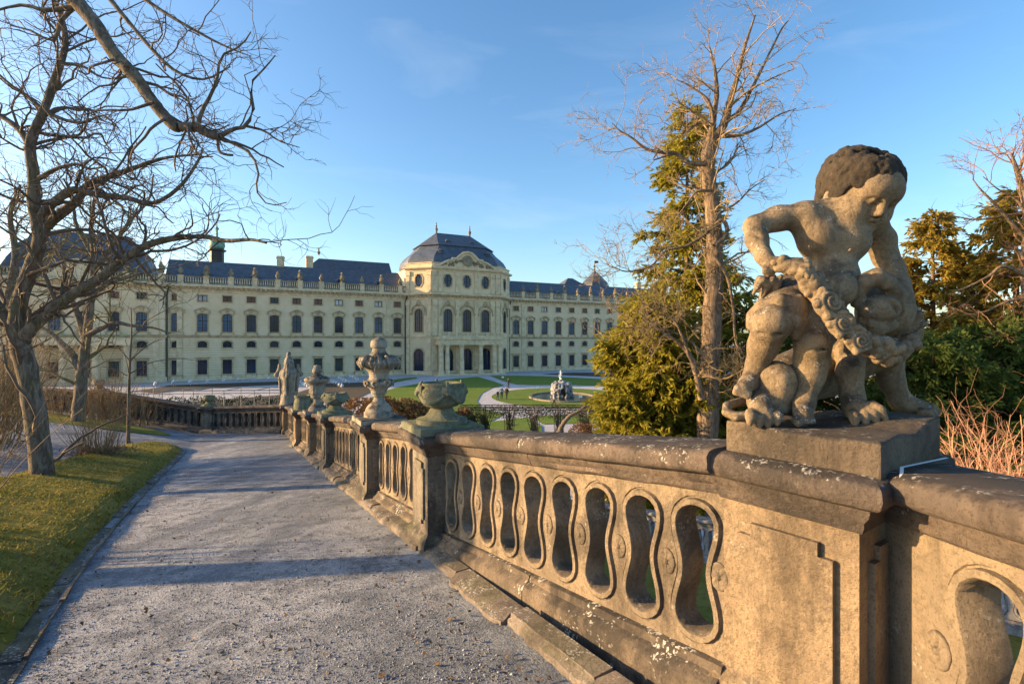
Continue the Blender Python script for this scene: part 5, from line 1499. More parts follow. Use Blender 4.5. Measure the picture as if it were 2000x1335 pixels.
def swags(body, c, z, h):
    for k in range(4):
        a0 = k*math.pi/2 + 0.4; pts = []; n_ = 9
        for i in range(n_):
            a = a0 + (math.pi/2)*i/(n_-1); dz = 0.33 - 0.10*math.sin(math.pi*i/(n_-1)); r = 0.232 + 0.012*math.sin(math.pi*i/(n_-1)) - (0.02 if dz < 0.27 else 0)
            pts.append((c[0]+r*h*math.cos(a), c[1]+r*h*math.sin(a), z+dz*h))
        mb = MB(); mb.tube(pts, [0.018*h + 0.012*h*math.sin(math.pi*i/(n_-1)) for i in range(n_)], 7); O('swag', mb, body.data.materials[0], body, smooth=True)
        s = SDF((-0.12, -0.12, -0.12), (0.12, 0.12, 0.12), 0.012)
        s.ball((0.0, 0, 0.02), 0.045, 0.01); s.ball((0.03, 0, -0.015), 0.03, 0.01); s.cap((-.01, -.04, .05), (0, -.055, -.05), .018, .014, .01); s.cap((-.01, .04, .05), (0, .055, -.05), .018, .014, .01); s.cap((0.0, 0, 0.06), (-0.02, 0, 0.10), 0.02, 0.015, 0.01)
        v, f = s.mesh(); v = v*h; ca_, sa_ = math.cos(a0), math.sin(a0); v = np.stack([c[0] + (v[:, 0]+0.228*h)*ca_ - v[:, 1]*sa_, c[1] + (v[:, 0]+0.228*h)*sa_ + v[:, 1]*ca_, z + 0.33*h + v[:, 2]], -1)
        ONP('mask', v, f, body.data.materials[0], body, smooth=True)
def leaves_rim(body, c, z, h):
    """acanthus leaves hanging over the widest rim, scroll band below"""
    for k in range(7):
        a0 = 2*math.pi*k/7 + 0.3
        s = SDF((-0.09, -0.10, -0.16), (0.10, 0.10, 0.12), 0.011)
        for j in (-1, 0, 1): s.path([(-0.07, 0.02*j, 0.09), (0.0, 0.045*j, 0.06), (0.035, 0.055*j, 0.0), (0.02, 0.045*j, -0.055 - 0.03*(j == 0))], [0.022, 0.03, 0.03, 0.016], 0.012)
        v, f = s.mesh(); ca_, sa_ = math.cos(a0), math.sin(a0); v = np.stack([c[0] + (v[:, 0]+0.235)*ca_ - v[:, 1]*sa_, c[1] + (v[:, 0]+0.235)*sa_ + v[:, 1]*ca_, z + 0.745 + v[:, 2]], -1)
        ONP('leaf', v, f, body.data.materials[0], body, smooth=True)
    for k in range(8):
        a0 = 2*math.pi*k/8; mb = MB(); pts = []
        for i in range(10):
            a = i*0.75; r_ = 0.05*(1-i/14); pts.append((c[0] + (0.185+0.012)*math.cos(a0 + r_*math.cos(a)/0.19), c[1] + 0.197*math.sin(a0 + r_*math.cos(a)/0.19), z + 0.46 + r_*math.sin(a)))
        mb.tube(pts, [0.013]*10, 5); O('scroll', mb, body.data.materials[0], body, smooth=True)
def ears(body, c, z, h):
    for k in range(4):
        a0 = k*math.pi/2 + 0.3; s = SDF((-0.2, -0.2, -0.9), (0.35, 0.2, 0.5), 0.022)
        s.path([(0.0, 0, 0.35), (0.02, 0, 0.15), (0.10, 0, 0.02), (0.14, 0, -0.04)], [0.06, 0.07, 0.06, 0.07], 0.03)
        s.ball((0.10, 0, -0.09), 0.05, 0.02); s.path([(0.0, 0.06, -0.1), (-0.02, 0.07, -0.5), (-0.03, 0.05, -0.8)], [0.05, 0.045, 0.03], 0.02); s.path([(0.0, -0.06, -0.1), (-0.02, -0.07, -0.5), (-0.03, -0.05, -0.8)], [0.05, 0.045, 0.03], 0.02)
        v, f = s.mesh(); ca_, sa_ = math.cos(a0), math.sin(a0); v = np.stack([c[0] + (v[:, 0]+0.33)*ca_ - v[:, 1]*sa_, c[1] + (v[:, 0]+0.33)*sa_ + v[:, 1]*ca_, z + 1.20 + v[:, 2]], -1)
        ONP('volute', v, f, body.data.materials[0], body, smooth=True)
ztop = lambda k: PC[k][1] + HB + 0.006
urn('bowl_urn', 'mossy green stone bowl with swags on the nearest dark pier', VB, PC[1][0], ztop(1), M['urnmoss'], gad(0.16, 0.25, 20, 0.05), 0.92, extras=swags)
urn('tall_urn', 'tall pale lidded urn with blackened leafy rim, largest on the balustrade', V1, PC[2][0], ztop(2), M['urn'], gad(0.66, 0.80, 26, 0.08), 1.0, extras=leaves_rim)
urn('bowl_urn', 'garlanded grey stone bowl between the two lidded urns', VB, PC[3][0], ztop(3), M['urnmoss'], gad(0.16, 0.25, 20, 0.05), 0.95, extras=swags)
urn('tall_urn', 'smaller lidded urn with fluted body and blackened rim', V2, PC[4][0], ztop(4), M['urn'], gad(0.42, 0.62, 16, 0.10), 1.0)
urn('stone_pot', 'plain squat stone pot beside the ornate far urn', V3, PC[5][0], ztop(5), M['urnmoss'], None, 1.15)
pc7 = pt(PU[6], VO)
urn('ornate_urn', 'tall ornate stone urn with volutes at the far balustrade corner', V4, pc7, ztop(6), M['urn'], gad(0.3, 1.9, 9, 0.10), 1.0, extras=ears, plinth=0.36)
urn('bowl_urn', 'small dark stone bowl on the pier of the far cross wall', VB, cw[1] + np.array([0, 0.1]), gzz(cw[1]) - 0.02 + HB, M['urnmoss'], gad(0.16, 0.25, 20, 0.05), 1.0, extras=None)
urn('bowl_urn', 'reddish stone bowl on the leftmost pier of the far cross wall', VB, cw[2] + np.array([0, 0.1]), gzz(cw[2]) - 0.02 + HB, M['urn'], gad(0.16, 0.25, 20, 0.05), 1.05, extras=None)

# ------------------------------------------------------------------ fountain
M['ice'] = stone('icy grotto rock', (0.40, 0.43, 0.47), (0.13, 0.125, 0.12), darkamt=0.5, crust=0.0, lichen=0.0, sc=0.8, bumpd=0.05)
m_, nt_, b_ = new_mat('basin water')
b_.inputs['Base Color'].default_value = (0.03, 0.05, 0.05, 1); b_.inputs['Roughness'].default_value = 0.06
bump(nt_, b_, noise(nt_, coords(nt_, 'World'), 3.0, 4), 0.25, 0.03); M['water'] = m_
fo = thing('fountain', 'round garden fountain with icy rock grotto and water jet', 'fountain', (RC[0], RC[1]-0.8, 0))
FC = (7.35, 74.0)
mb = MB(); n_ = 64
ro = [(4.9, 6.5, 0.0), (4.9, 6.5, 0.22), (4.5, 6.1, 0.22), (4.5, 6.1, -0.02)]
mb.loops([[(FC[0]+a*math.cos(2*math.pi*i/n_), FC[1]+b2*math.sin(2*math.pi*i/n_), z) for i in range(n_)] for a, b2, z in ro], True, False); O('basin_rim', mb, M['retain'], fo)
mb = MB(); mb.add([(FC[0]+4.55*math.cos(2*math.pi*i/n_), FC[1]+6.15*math.sin(2*math.pi*i/n_), 0.07) for i in range(n_)], [tuple(range(n_))]); O('water', mb, M['water'], fo)
s = SDF((-2.2, -2.0, -0.2), (2.2, 2.0, 3.0), 0.06); rf = np.random.default_rng(2)
for i in range(60):
    a = rf.uniform(0, 6.28); x_, y_ = 1.25*math.cos(a), 1.0*math.sin(a); z_ = rf.uniform(0, 1.9); s.ball((x_*(1.15 - 0.25*z_/2), y_*(1.1-.2*z_/2), z_), rf.uniform(0.22, 0.42), 0.1)
for i in range(18): s.ball((rf.uniform(-.9, .9), rf.uniform(-.7, .7), rf.uniform(1.7, 2.1)), rf.uniform(0.25, 0.4), 0.1)
for i in range(40):
    a = rf.uniform(0, 6.28); x_, y_ = 1.45*math.cos(a), 1.2*math.sin(a); z_ = rf.uniform(0.9, 2.0); s.cap((x_*0.9, y_*0.9, z_), (x_, y_, z_ - rf.uniform(0.5, 1.2)), 0.12, 0.05, 0.04)
s.cap((0.1, -2.2, 0.5), (0.1, 0.3, 0.5), 0.42, 0.42, 0.05, True); s.cap((0.1, -2.2, 1.0), (0.1, 0.3, 1.0), 0.35, 0.35, 0.05, True); s.cap((-0.8, -2, 0.7), (-.7, 0, 0.7), 0.25, 0.25, 0.05, True)
v, f = s.mesh(); ONP('grotto_rock', v + np.array([FC[0]-0.2, FC[1]-0.3, 0.05]), f, M['ice'], fo, smooth=True)
m_, nt_, b_ = new_mat('spraying water'); b_.inputs['Base Color'].default_value = (0.85, 0.88, 0.9, 1); b_.inputs['Roughness'].default_value = 0.3; b_.inputs['Alpha'].default_value = 0.75; M['spray'] = m_
s = SDF((-0.6, -0.6, 0), (0.6, 0.6, 2.3), 0.05)
s.path([(0, 0, 0), (0, 0, 1.2), (0.02, 0, 1.9)], [0.10, 0.09, 0.06], 0.05)
for i in range(26):
    a = rf.uniform(0, 6.28); r_ = rf.uniform(0.1, 0.3); s.ball((r_*math.cos(a), r_*math.sin(a), rf.uniform(0.1, 1.7)), rf.uniform(0.05, 0.09), 0.05)
v, f = s.mesh(); ONP('water_jet', v + np.array([FC[0]-0.35, FC[1]-0.1, 2.0]), f, M['spray'], fo, smooth=True)

# ------------------------------------------------------------------ people on the garden path
skin = plain('skin', (0.45, 0.28, 0.20), 0.6, 0.05); 
def person(label, px, py, h, top, legs, hair, pose, face_):
    d = EYE*1000/(py - 667.5); x0, y0 = (px-1000)/1000*d, d
    s = SDF((-0.75, -0.75, -0.05), (0.75, 0.75, 2.05), 0.021)
    k = 1.0
    st_ = 0.16 if pose in ('walk', 'stroll') else 0.02
    for sg in (-1, 1):
        ph = sg*st_
        s.path([(sg*0.09, 0, 0.92), (sg*0.095, -ph*0.7 - 0.02, 0.50), (sg*0.10, -ph*1.2 + 0.03, 0.08)], [0.095, 0.065, 0.045], 0.03)
        s.cap((sg*0.10, -ph*1.2 + 0.05, 0.04), (sg*0.11, -ph*1.2 - 0.13, 0.03), 0.045, 0.038, 0.02)
        if pose == 'photo': s.path([(sg*0.19, 0, 1.42), (sg*0.30, -0.18, 1.30), (sg*0.06, -0.34, 1.58)], [0.065, 0.055, 0.04], 0.03)
        elif pose == 'pockets': s.path([(sg*0.20, 0, 1.42), (sg*0.30, 0.06, 1.15), (sg*0.19, -0.08, 0.95)], [0.068, 0.058, 0.045], 0.03)
        else: s.path([(sg*0.20, 0, 1.42), (sg*0.25, sg*st_*0.5 + 0.02, 1.15), (sg*0.24, sg*st_ - 0.05, 0.90)], [0.066, 0.054, 0.04], 0.03)
    s.path([(0, 0, 0.95), (0, 0.01, 1.15), (0, 0, 1.36)], [0.15, 0.155, 0.165], 0.05)
    s.cap((-0.16, 0, 1.41), (0.16, 0, 1.41), 0.075, 0.075, 0.05); s.cap((0, 0, 1.45), (0, -0.02, 1.58), 0.055, 0.055, 0.02)
    s.ell((0, -0.02, 1.66), (0.085, 0.105, 0.12), 0.02); s.ball((0, -0.125, 1.645), 0.018, 0.01)
    v, f = s.mesh(); ca_, sa_ = math.cos(face_), math.sin(face_); v = v*h/1.78
    cz = v[f].mean(1)
    v2 = np.stack([x0 + v[:, 0]*ca_ - v[:, 1]*sa_, y0 + v[:, 0]*sa_ + v[:, 1]*ca_, v[:, 2] + 0.0], -1)
    o = ONP('person', v2, f, None, smooth=True, origin=(x0, y0, 0.0))
    for mm in (top, legs, skin, hair): o.data.materials.append(mm)
    q = h/1.78; hid = np.zeros(len(f), int)
    hid[cz[:, 2] < 0.98*q] = 1
    hid[(cz[:, 2] > 1.53*q) & (np.hypot(cz[:, 0], cz[:, 1]) < 0.16*q)] = 2
    hid[(cz[:, 2] > 1.66*q) & (cz[:, 1] > -0.06*q) & (np.hypot(cz[:, 0], cz[:, 1]) < 0.16*q) | (cz[:, 2] > 1.735*q)] = 3
    if pose == 'walk' or pose == 'stroll': hid[(cz[:, 2] < 0.96*q) & (np.abs(cz[:, 0]) > 0.19*q) & (cz[:, 2] > 0.8*q)] = 2
    o.data.polygons.foreach_set('material_index', hid.astype(np.int32))
    return tag(o, label, 'person', 'people on the garden path')
dk = plain('dark clothing', (0.025, 0.025, 0.03), 0.8, 0.2); nv = plain('navy clothing', (0.03, 0.045, 0.09), 0.8, 0.2); tl = plain('grey blue jacket', (0.10, 0.17, 0.20), 0.8, 0.2); jn = plain('dark jeans', (0.035, 0.045, 0.07), 0.8, 0.2); hb = plain('brown hair', (0.05, 0.03, 0.02), 0.7, 0.1); rd = plain('pale grey coat', (0.30, 0.28, 0.28), 0.8, 0.1)
person('person in dark clothes with arms raised to take a picture', 993, 757.5, 1.75, dk, dk, hb, 'photo', 2.6)
person('smallest person of the three walkers, in a navy jacket', 972, 780.5, 1.35, nv, jn, hb, 'walk', 0.5)
person('person in a grey blue jacket between two walkers', 979.5, 779, 1.75, tl, jn, hb, 'pockets', 0.2)
person('person in black clothes, right of the group of three', 989.5, 779.5, 1.78, dk, dk, hb, 'stroll', -0.4)
person('person in a pale grey coat walking alone below the fountain', 1082, 793.5, 1.65, rd, dk, hb, 'walk', 1.4)

# ------------------------------------------------------------------ fleece-wrapped plants, signs
M['fleece'] = plain('white winter fleece', (0.55, 0.55, 0.56), 0.9, 0.12, 6)
s = SDF((-0.6, -0.6, -0.05), (0.6, 0.6, 1.6), 0.06); rf = np.random.default_rng(8)
s.cap((0, 0, 0), (0, 0, 0.7), 0.05, 0.05, 0.05)
for i in range(12): a = rf.uniform(0, 6.28); s.ball((0.25*math.cos(a), 0.25*math.sin(a), rf.uniform(0.55, 1.15)), rf.uniform(0.14, 0.24), 0.08)
s.ball((0, 0, 1.2), 0.22, 0.08); s.cap((0, 0, 1.3), (0.1, 0, 1.45), 0.12, 0.08, 0.05)
v, f = s.mesh(); wrap_me = np_mesh('wrapped_plant', v, f, True); wrap_me.materials.append(M['fleece'])
def wraps(pxs, label, grp, sc_=1.0):
    ORD = ('first', 'second', 'third', 'fourth', 'fifth', 'sixth', 'seventh', 'eighth')
    for q_, (px, py) in enumerate(pxs):
        x_, y_ = G(px, py); k = 0.82*sc_*random.uniform(0.9, 1.15)
        o = obj_mesh('wrapped_plant', wrap_me, None, None, Matrix.Translation((x_, y_, 0.02)) @ Matrix.Rotation(random.uniform(0, 6.28), 4, 'Z') @ Matrix.Diagonal((k, k, k, 1)))
        tag(o, label % ORD[q_], 'plant', grp)
wraps([(304, 757), (339, 754.5), (372, 752.5), (405, 750.5), (437, 749), (466, 747.5), (495, 746.5), (526, 745)], 'white fleece-wrapped plant, %s from the left in the long row below the left wing', 'wrapped plants below the left wing', 0.95)
wraps([(588 + 4.5*i, 752 + 2.4*i) for i in range(5)], 'white fleece-wrapped plant, %s from the top in the leftmost slanting bed row', 'wrapped plants in the leftmost slanting row', 0.72)
wraps([(641 + 5.4*i, 746 + 2.6*i) for i in range(6)], 'white fleece-wrapped plant, %s from the top in the middle slanting bed row', 'wrapped plants in the middle slanting row', 0.72)
wraps([(661 + 5.0*i, 742 + 2.2*i) for i in range(5)], 'white fleece-wrapped plant, %s from the top in the third slanting bed row', 'wrapped plants in the third slanting row', 0.72)
wraps([(684 + 5.0*i, 740 + 1.6*i) for i in range(4)], 'white fleece-wrapped plant, %s from the top in the row nearest the tall urn', 'wrapped plants in the row by the tall urn', 0.72)
wraps([(1168 + 5.5*i, 727.5 + 0.3*i) for i in range(8)], 'white fleece-wrapped plant, %s from the left in the bed by the right wing', 'wrapped plants by the right wing', 1.1)
M['sign'] = plain('white sign board', (0.75, 0.75, 0.75), 0.5, 0.03)
for (px, py, lb) in ((982, 741, 'small white sign on the back lawn'), (1050, 763, 'small white sign on the ring lawn behind the basin'), (1134, 781, 'small white sign on the ring lawn right of the fountain')):
    x_, y_ = G(px, py); t = thing('garden_sign', lb, 'sign', (x_, y_, 0)); mb = MB(); mb.box(x_-0.22, x_+0.22, y_-0.02, y_+0.02, 0.35, 0.7); O('board', mb, M['sign'], t); mb = MB(); mb.box(x_-0.03, x_+0.03, y_+0.021, y_+0.05, 0, 0.5); O('post', mb, M['pipe'], t)

# ------------------------------------------------------------------ vegetation toolkit
def grow(start, dirs, length, n, wig, up, rng, kink=0.0):
    """B branches of n points: wandering polylines"""
    B = len(start); p = np.zeros((B, n, 3)); p[:, 0] = start; d = dirs/(np.linalg.norm(dirs, axis=1, keepdims=True)+1e-9)
    st_ = (length/(n-1))[:, None]
    for i in range(1, n):
        d = d + rng.normal(0, wig, (B, 3)); d[:, 2] += up
        if kink: d += rng.normal(0, 1, (B, 3))*(rng.random((B, 1)) < 0.3)*kink
        d /= np.linalg.norm(d, axis=1, keepdims=True)
        p[:, i] = p[:, i-1] + d*st_
    return p
def spawn(p, r, per, rng, tmin, ang, ratio=0.6, tmax=1.0):
    """children along polylines: positions, directions, parent radius"""
    B, n, _ = p.shape; k = rng.poisson(per, B) if np.ndim(per) == 0 else rng.poisson(per)
    bi = np.repeat(np.arange(B), k); m_ = len(bi)
    t = rng.uniform(tmin, tmax, m_)*(n-1.001); i = t.astype(int); f_ = (t-i)[:, None]
    pos = p[bi, i]*(1-f_) + p[bi, i+1]*f_; tan = p[bi, i+1]-p[bi, i]; tan /= np.linalg.norm(tan, axis=1, keepdims=True)+1e-9
    rad = r[bi, i]*(1-f_[:, 0]) + r[bi, i+1]*f_[:, 0]
    rnd = rng.normal(0, 1, (m_, 3)); rnd -= tan*(rnd*tan).sum(1, keepdims=True); rnd /= np.linalg.norm(rnd, axis=1, keepdims=True)+1e-9
    a = ang*rng.uniform(0.7, 1.3, m_)[:, None]
    return pos, tan*np.cos(a) + rnd*np.sin(a), rad*ratio, bi
def taper(r0, n, end=0.35): return r0[:, None]*np.linspace(1, end, n)[None]
class Wood:
    def __init__(s): s.v = []; s.f = []; s.n = 0
    def add(s, p, r, sides):
        v, f = tubes_np(p, r, sides); s.v.append(v); s.f.append(f + s.n); s.n += len(v)
    def obj(s, name, mat, parent):
        return ONP(name, np.concatenate(s.v), np.concatenate(s.f), mat, parent, smooth=True)
def resample(pts, n):
    pts = np.array(pts, float); m_ = len(pts); t = np.linspace(0, m_-1.0001, n); out = []
    P_ = np.vstack([2*pts[0]-pts[1], pts, 2*pts[-1]-pts[-2]])
    for q in t:
        i = int(q); f_ = q-i; a, b2, c, d = P_[i], P_[i+1], P_[i+2], P_[i+3]
        out.append(0.5*((2*b2) + (-a+c)*f_ + (2*a-5*b2+4*c-d)*f_*f_ + (-a+3*b2-3*c+d)*f_**3))
    return np.array(out)
def bare_tree(name, label, cat, base, limbs, rng, mat, twigmat, lv, group=None, rough=0.0, parts=('trunk', 'twigs')):
    """limbs: list of (points, r0, r1); lv: list of (per, length, lenvar, n, wig, up, ang, tmin, ratio, minr)"""
    t = thing(name, label, cat, tuple(base), 0, group)
    W = Wood(); T = Wood(); cur = []
    for pts, r0, r1 in limbs:
        L_ = sum(np.linalg.norm(np.array(pts[i+1])-np.array(pts[i])) for i in range(len(pts)-1)); n_ = max(8, int(L_/0.12)) if L_ < 30 else 60
        n_ = min(n_, 70); p = resample(pts, n_)[None]; r = np.linspace(r0, r1, n_)[None]
        if rough: r = r*(1 + rough*rng.normal(0, 1, r.shape)); p = p + rng.normal(0, 1, p.shape)*r[..., None]*rough
        W.add(p, r, 12 if r0 > 0.05 else 7); cur.append((p, r))
    first = True
    for (per, ln, lvar, n_, wig, up, ang, tmin, ratio, minr) in lv:
        nxt = []
        for (p, r) in cur:
            if first:
                L_ = np.linalg.norm(np.diff(p[0], axis=0), axis=1).sum(); pp = np.array([per*L_])
            else: pp = per
            pos, d, rad, bi = spawn(p, r, pp, rng, tmin, ang, ratio)
            if len(pos) == 0: continue
            le = ln*rng.uniform(1-lvar, 1+lvar, len(pos)); rad = np.clip(rad, minr, None); rad = np.minimum(rad, le*0.016 + minr)
            q = grow(pos, d, le, n_, wig, up, rng, 0.35)
            rr0 = taper(rad, n_, 0.4); T.add(q, rr0, 5 if minr > 0.006 else 4 if minr > 0.003 else 3); nxt.append((q, rr0))
        cur = [(np.concatenate([a for a, _ in nxt]), np.concatenate([b2 for _, b2 in nxt]))] if nxt else []
        first = False
    W.obj(parts[0], mat, t); stuff(T.obj(parts[1], twigmat, t))
    return t
def leaf_cards(pos, d, ln, wd, rng):
    """diamond leaf faces"""
    m_ = len(pos); d = d/(np.linalg.norm(d, axis=1, keepdims=True)+1e-9); rnd = rng.normal(0, 1, (m_, 3)); s_ = np.cross(d, rnd); s_ /= np.linalg.norm(s_, axis=1, keepdims=True)+1e-9
    ln = np.broadcast_to(ln, (m_,))[:, None]; wd = np.broadcast_to(wd, (m_,))[:, None]
    v = np.stack([pos, pos + d*ln*0.45 + s_*wd, pos + d*ln, pos + d*ln*0.5 - s_*wd], 1)
    return v.reshape(-1, 3), np.arange(m_*4).reshape(-1, 4)
# ------------------------------------------------------------------ trees and shrubs
M['bark'] = bark('grey brown bark', (0.085, 0.07, 0.055), (0.23, 0.19, 0.15), green=0.3)
M['bark2'] = bark('ridged brown bark', (0.10, 0.075, 0.05), (0.27, 0.20, 0.14), sc=0.5, bumpd=0.06)
M['twig'] = plain('dark twigs', (0.13, 0.10, 0.075), 0.9, 0.3, 5)
M['twigpale'] = plain('pale ochre twigs', (0.26, 0.19, 0.10), 0.9, 0.3, 5)
M['twigpink'] = plain('reddish shrub stems', (0.50, 0.27, 0.16), 0.8, 0.3, 8)
M['twigstraw'] = plain('straw coloured stems', (0.24, 0.17, 0.09), 0.9, 0.3, 8)
def PP(lst, d): return [P(q[0], q[1], q[2] if len(q) > 2 else d) for q in lst]

# --- gnarled tree on the lawn island
b0 = unproj(82, 940); D1 = float(b0[1])
rt = np.random.default_rng(21)
limbs = [
    (PP([(86, 952), (82, 920), (76, 860), (66, 790), (52, 720), (38, 668), (30, 640)], D1), 0.17, 0.125),
    (PP([(40, 690), (32, 640), (38, 590), (58, 530), (78, 470), (72, 430), (66, 396), (66, 342), (59, 284), (72, 245), (86, 216), (104, 165), (120, 119), (128, 79), (118, 30), (95, -20)], D1), 0.12, 0.035),
    (PP([(38, 672), (62, 640), (105, 602), (150, 570), (205, 536), (250, 500), (295, 476), (350, 464), (400, 462), (440, 470, D1-.4), (490, 468, D1-.6), (520, 474, D1-.8)], D1), 0.105, 0.016),
    (PP([(72, 436), (95, 405), (125, 380), (150, 370), (180, 378), (215, 383), (255, 388), (290, 398), (325, 385), (360, 355), (388, 312), (396, 290)], D1), 0.075, 0.015),
    (PP([(82, 448), (115, 420), (150, 392), (168, 365), (190, 352), (240, 336), (290, 318), (330, 307), (385, 302)], D1 + 0.3), 0.085, 0.016),
    (PP([(59, 284), (42, 258), (22, 240), (0, 226), (-40, 205), (-90, 190)], D1), 0.06, 0.02),
    (PP([(76, 348), (110, 330), (150, 320), (175, 330), (205, 325)], D1 - 0.3), 0.035, 0.012),
    (PP([(86, 216), (55, 190), (20, 165), (-30, 120)], D1 + 0.2), 0.04, 0.015),
    (PP([(124, 125), (160, 128), (195, 150), (230, 155)], D1), 0.03, 0.010),
    (PP([(95, 222), (130, 235), (165, 240), (200, 225), (232, 250)], D1-0.2), 0.03, 0.010),
    (PP([(30, 650), (5, 610), (-30, 560), (-80, 500)], D1), 0.09, 0.03),
    (PP([(150, 568), (180, 500), (175, 450), (190, 420)], D1+0.3), 0.03, 0.01),
]
LV1 = [(4.0, 1.2, 0.55, 11, 0.24, 0.03, 1.0, 0.14, 0.42, 0.007), (5.0, 0.55, 0.5, 7, 0.26, 0.02, 0.95, 0.08, 0.6, 0.0046), (3.0, 0.25, 0.5, 4, 0.3, 0.02, 0.9, 0.12, 0.7, 0.0034)]
bare_tree('bare_tree', 'gnarled bare tree with twisting limbs on the mossy lawn', 'tree', b0, limbs, rt, M['bark'], M['twig'], LV1, rough=0.035)

# --- second tree behind it
b2 = unproj(152, 828); D2 = float(b2[1]); rt = np.random.default_rng(5)
limbs = [
    (PP([(152, 834), (154, 800), (158, 750), (163, 700), (170, 650), (176, 600), (180, 550), (182, 500), (178, 440), (186, 380)], D2), 0.22, 0.05),
    (PP([(156, 720), (140, 690), (122, 672), (105, 655), (80, 640), (40, 640)], D2), 0.14, 0.04),
    (PP([(170, 655), (200, 640), (225, 630), (260, 636), (300, 640), (330, 650)], D2 - 0.5), 0.10, 0.02),
    (PP([(168, 665), (150, 610), (130, 560), (120, 500), (90, 450)], D2), 0.12, 0.03),
    (PP([(178, 580), (210, 555), (240, 545), (290, 530), (350, 520)], D2), 0.08, 0.015),
    (PP([(180, 530), (220, 480), (255, 430), (290, 390), (300, 340)], D2), 0.09, 0.02),
    (PP([(182, 500), (150, 440), (140, 390), (110, 340)], D2+0.5), 0.08, 0.02),
]
M['twiggreen'] = plain('greenish twigs', (0.15, 0.13, 0.06), 0.9, 0.3, 5)
bare_tree('bare_tree', 'bare tree with greenish twigs behind the gnarled one, by the cross wall', 'tree', b2, limbs, rt, M['bark'], M['twiggreen'], [(2.0, 2.0, 0.5, 9, 0.2, 0.03, 0.9, 0.2, 0.4, 0.012), (2.8, 1.0, 0.5, 6, 0.25, 0.0, 0.9, 0.1, 0.6, 0.007), (2.0, 0.45, 0.5, 4, 0.28, 0.0, 0.85, 0.15, 0.7, 0.0055)], rough=0.03)
# --- faint tall tree at the far left behind
rt = np.random.default_rng(15); D5 = 27.0
limbs = [(PP([(20, 800), (25, 700), (15, 600), (30, 500), (20, 420), (40, 360)], D5), 0.3, 0.06), (PP([(22, 640), (60, 560), (100, 500), (140, 450)], D5), 0.12, 0.03), (PP([(18, 600), (-20, 540), (-60, 480)], D5), 0.12, 0.03), (PP([(25, 520), (70, 460), (90, 400)], D5), 0.1, 0.02)]
bare_tree('bare_tree', 'thin bare tree at the left edge, farthest of the left trees', 'tree', (P(20, 800, D5)[0], D5, 3.9), limbs, rt, M['bark'], M['twiggreen'], [(1.8, 2.4, 0.5, 8, 0.2, 0.04, 0.8, 0.2, 0.4, 0.014), (3.8, 1.1, 0.5, 6, 0.25, 0.02, 0.9, 0.1, 0.6, 0.009), (2.2, 0.5, 0.5, 4, 0.28, 0.02, 0.85, 0.15, 0.7, 0.007)])
# --- young slender tree
b3 = unproj(250, 868); D3 = float(b3[1]); rt = np.random.default_rng(9)
limbs = [(PP([(250, 872), (251, 820), (252, 760), (254, 700), (257, 650), (256, 600)], D3), 0.055, 0.012), (PP([(252, 730), (275, 718), (300, 706), (350, 700), (390, 705)], D3), 0.02, 0.006), (PP([(254, 705), (275, 685), (300, 668), (320, 660)], D3), 0.02, 0.006), (PP([(252, 735), (225, 722), (200, 715)], D3), 0.018, 0.006), (PP([(254, 705), (232, 680), (210, 665), (180, 655)], D3), 0.02, 0.006), (PP([(255, 660), (280, 640), (300, 625)], D3), 0.015, 0.005)]
bare_tree('young_tree', 'slender young bare tree near the tip of the lawn', 'tree', b3, limbs, rt, M['bark'], M['twig'], [(1.3, 0.7, 0.5, 7, 0.15, 0.03, 0.7, 0.25, 0.5, 0.006), (1.5, 0.3, 0.5, 5, 0.2, 0.03, 0.8, 0.2, 0.6, 0.004)])

# --- limb reaching in overhead from a tree standing outside the picture
rt = np.random.default_rng(33); D4 = 6.2
bx = np.array([-9.6, 4.4]); bz = gzz(bx)
trunk = [np.array([bx[0], bx[1], bz - 0.1]), np.array([bx[0]+0.05, bx[1]+0.1, bz+1.5]), np.array([bx[0]+0.3, bx[1]+0.3, bz+3.4]), np.array([bx[0]+0.9, bx[1]+0.5, bz+5.6]), np.array([bx[0]+1.6, bx[1]+0.8, bz+7.5])]
limb0 = [trunk[3], np.array([-7.9, 5.1, 13.9]), np.array([-6.6, 5.7, 14.0]), P(60, -130, D4), P(130, -20, D4), P(160, 15, D4), P(188, 50, D4), P(225, 108, D4), P(262, 148, D4), P(290, 188, D4), P(312, 215, D4), P(340, 246, D4), P(362, 248, D4), P(385, 250, D4), P(408, 262, D4), P(430, 268, D4)]
limbs = [(trunk, 0.26, 0.15), (limb0, 0.105, 0.045),
    (PP([(385, 250), (395, 215), (412, 185), (425, 150), (432, 110), (470, 90), (490, 62)], D4 - 0.2), 0.026, 0.007),
    (PP([(430, 266), (455, 252), (480, 246), (495, 212), (490, 165), (520, 130), (538, 108)], D4), 0.03, 0.006),
    (PP([(480, 246), (515, 255), (545, 275), (585, 288)], D4 + 0.2), 0.018, 0.005),
    (PP([(425, 265), (455, 280), (490, 300), (505, 340), (500, 370), (525, 400), (560, 395)], D4 + 0.1), 0.022, 0.005),
    (PP([(425, 268), (428, 295), (442, 302), (455, 303)], D4), 0.02, 0.014),
    (PP([(200, -20), (240, 30), (300, 100), (345, 140), (400, 155), (450, 130)], D4 - 0.4), 0.03, 0.008),
    (PP([(270, -10), (330, 30), (400, 70), (450, 95), (490, 110)], D4 + 0.4), 0.026, 0.006),
    (PP([(262, 148), (240, 150), (222, 165), (190, 170), (150, 200)], D4), 0.02, 0.006),
    (PP([(150, 10), (120, 40), (105, 80), (60, 60), (20, 50)], D4 + 0.2), 0.03, 0.008),
    (PP([(300, 200), (250, 215), (200, 215), (160, 225)], D4 - 0.2), 0.02, 0.006),
    (PP([(160, 10), (90, 20), (40, 10), (-40, 30)], D4), 0.035, 0.01)]
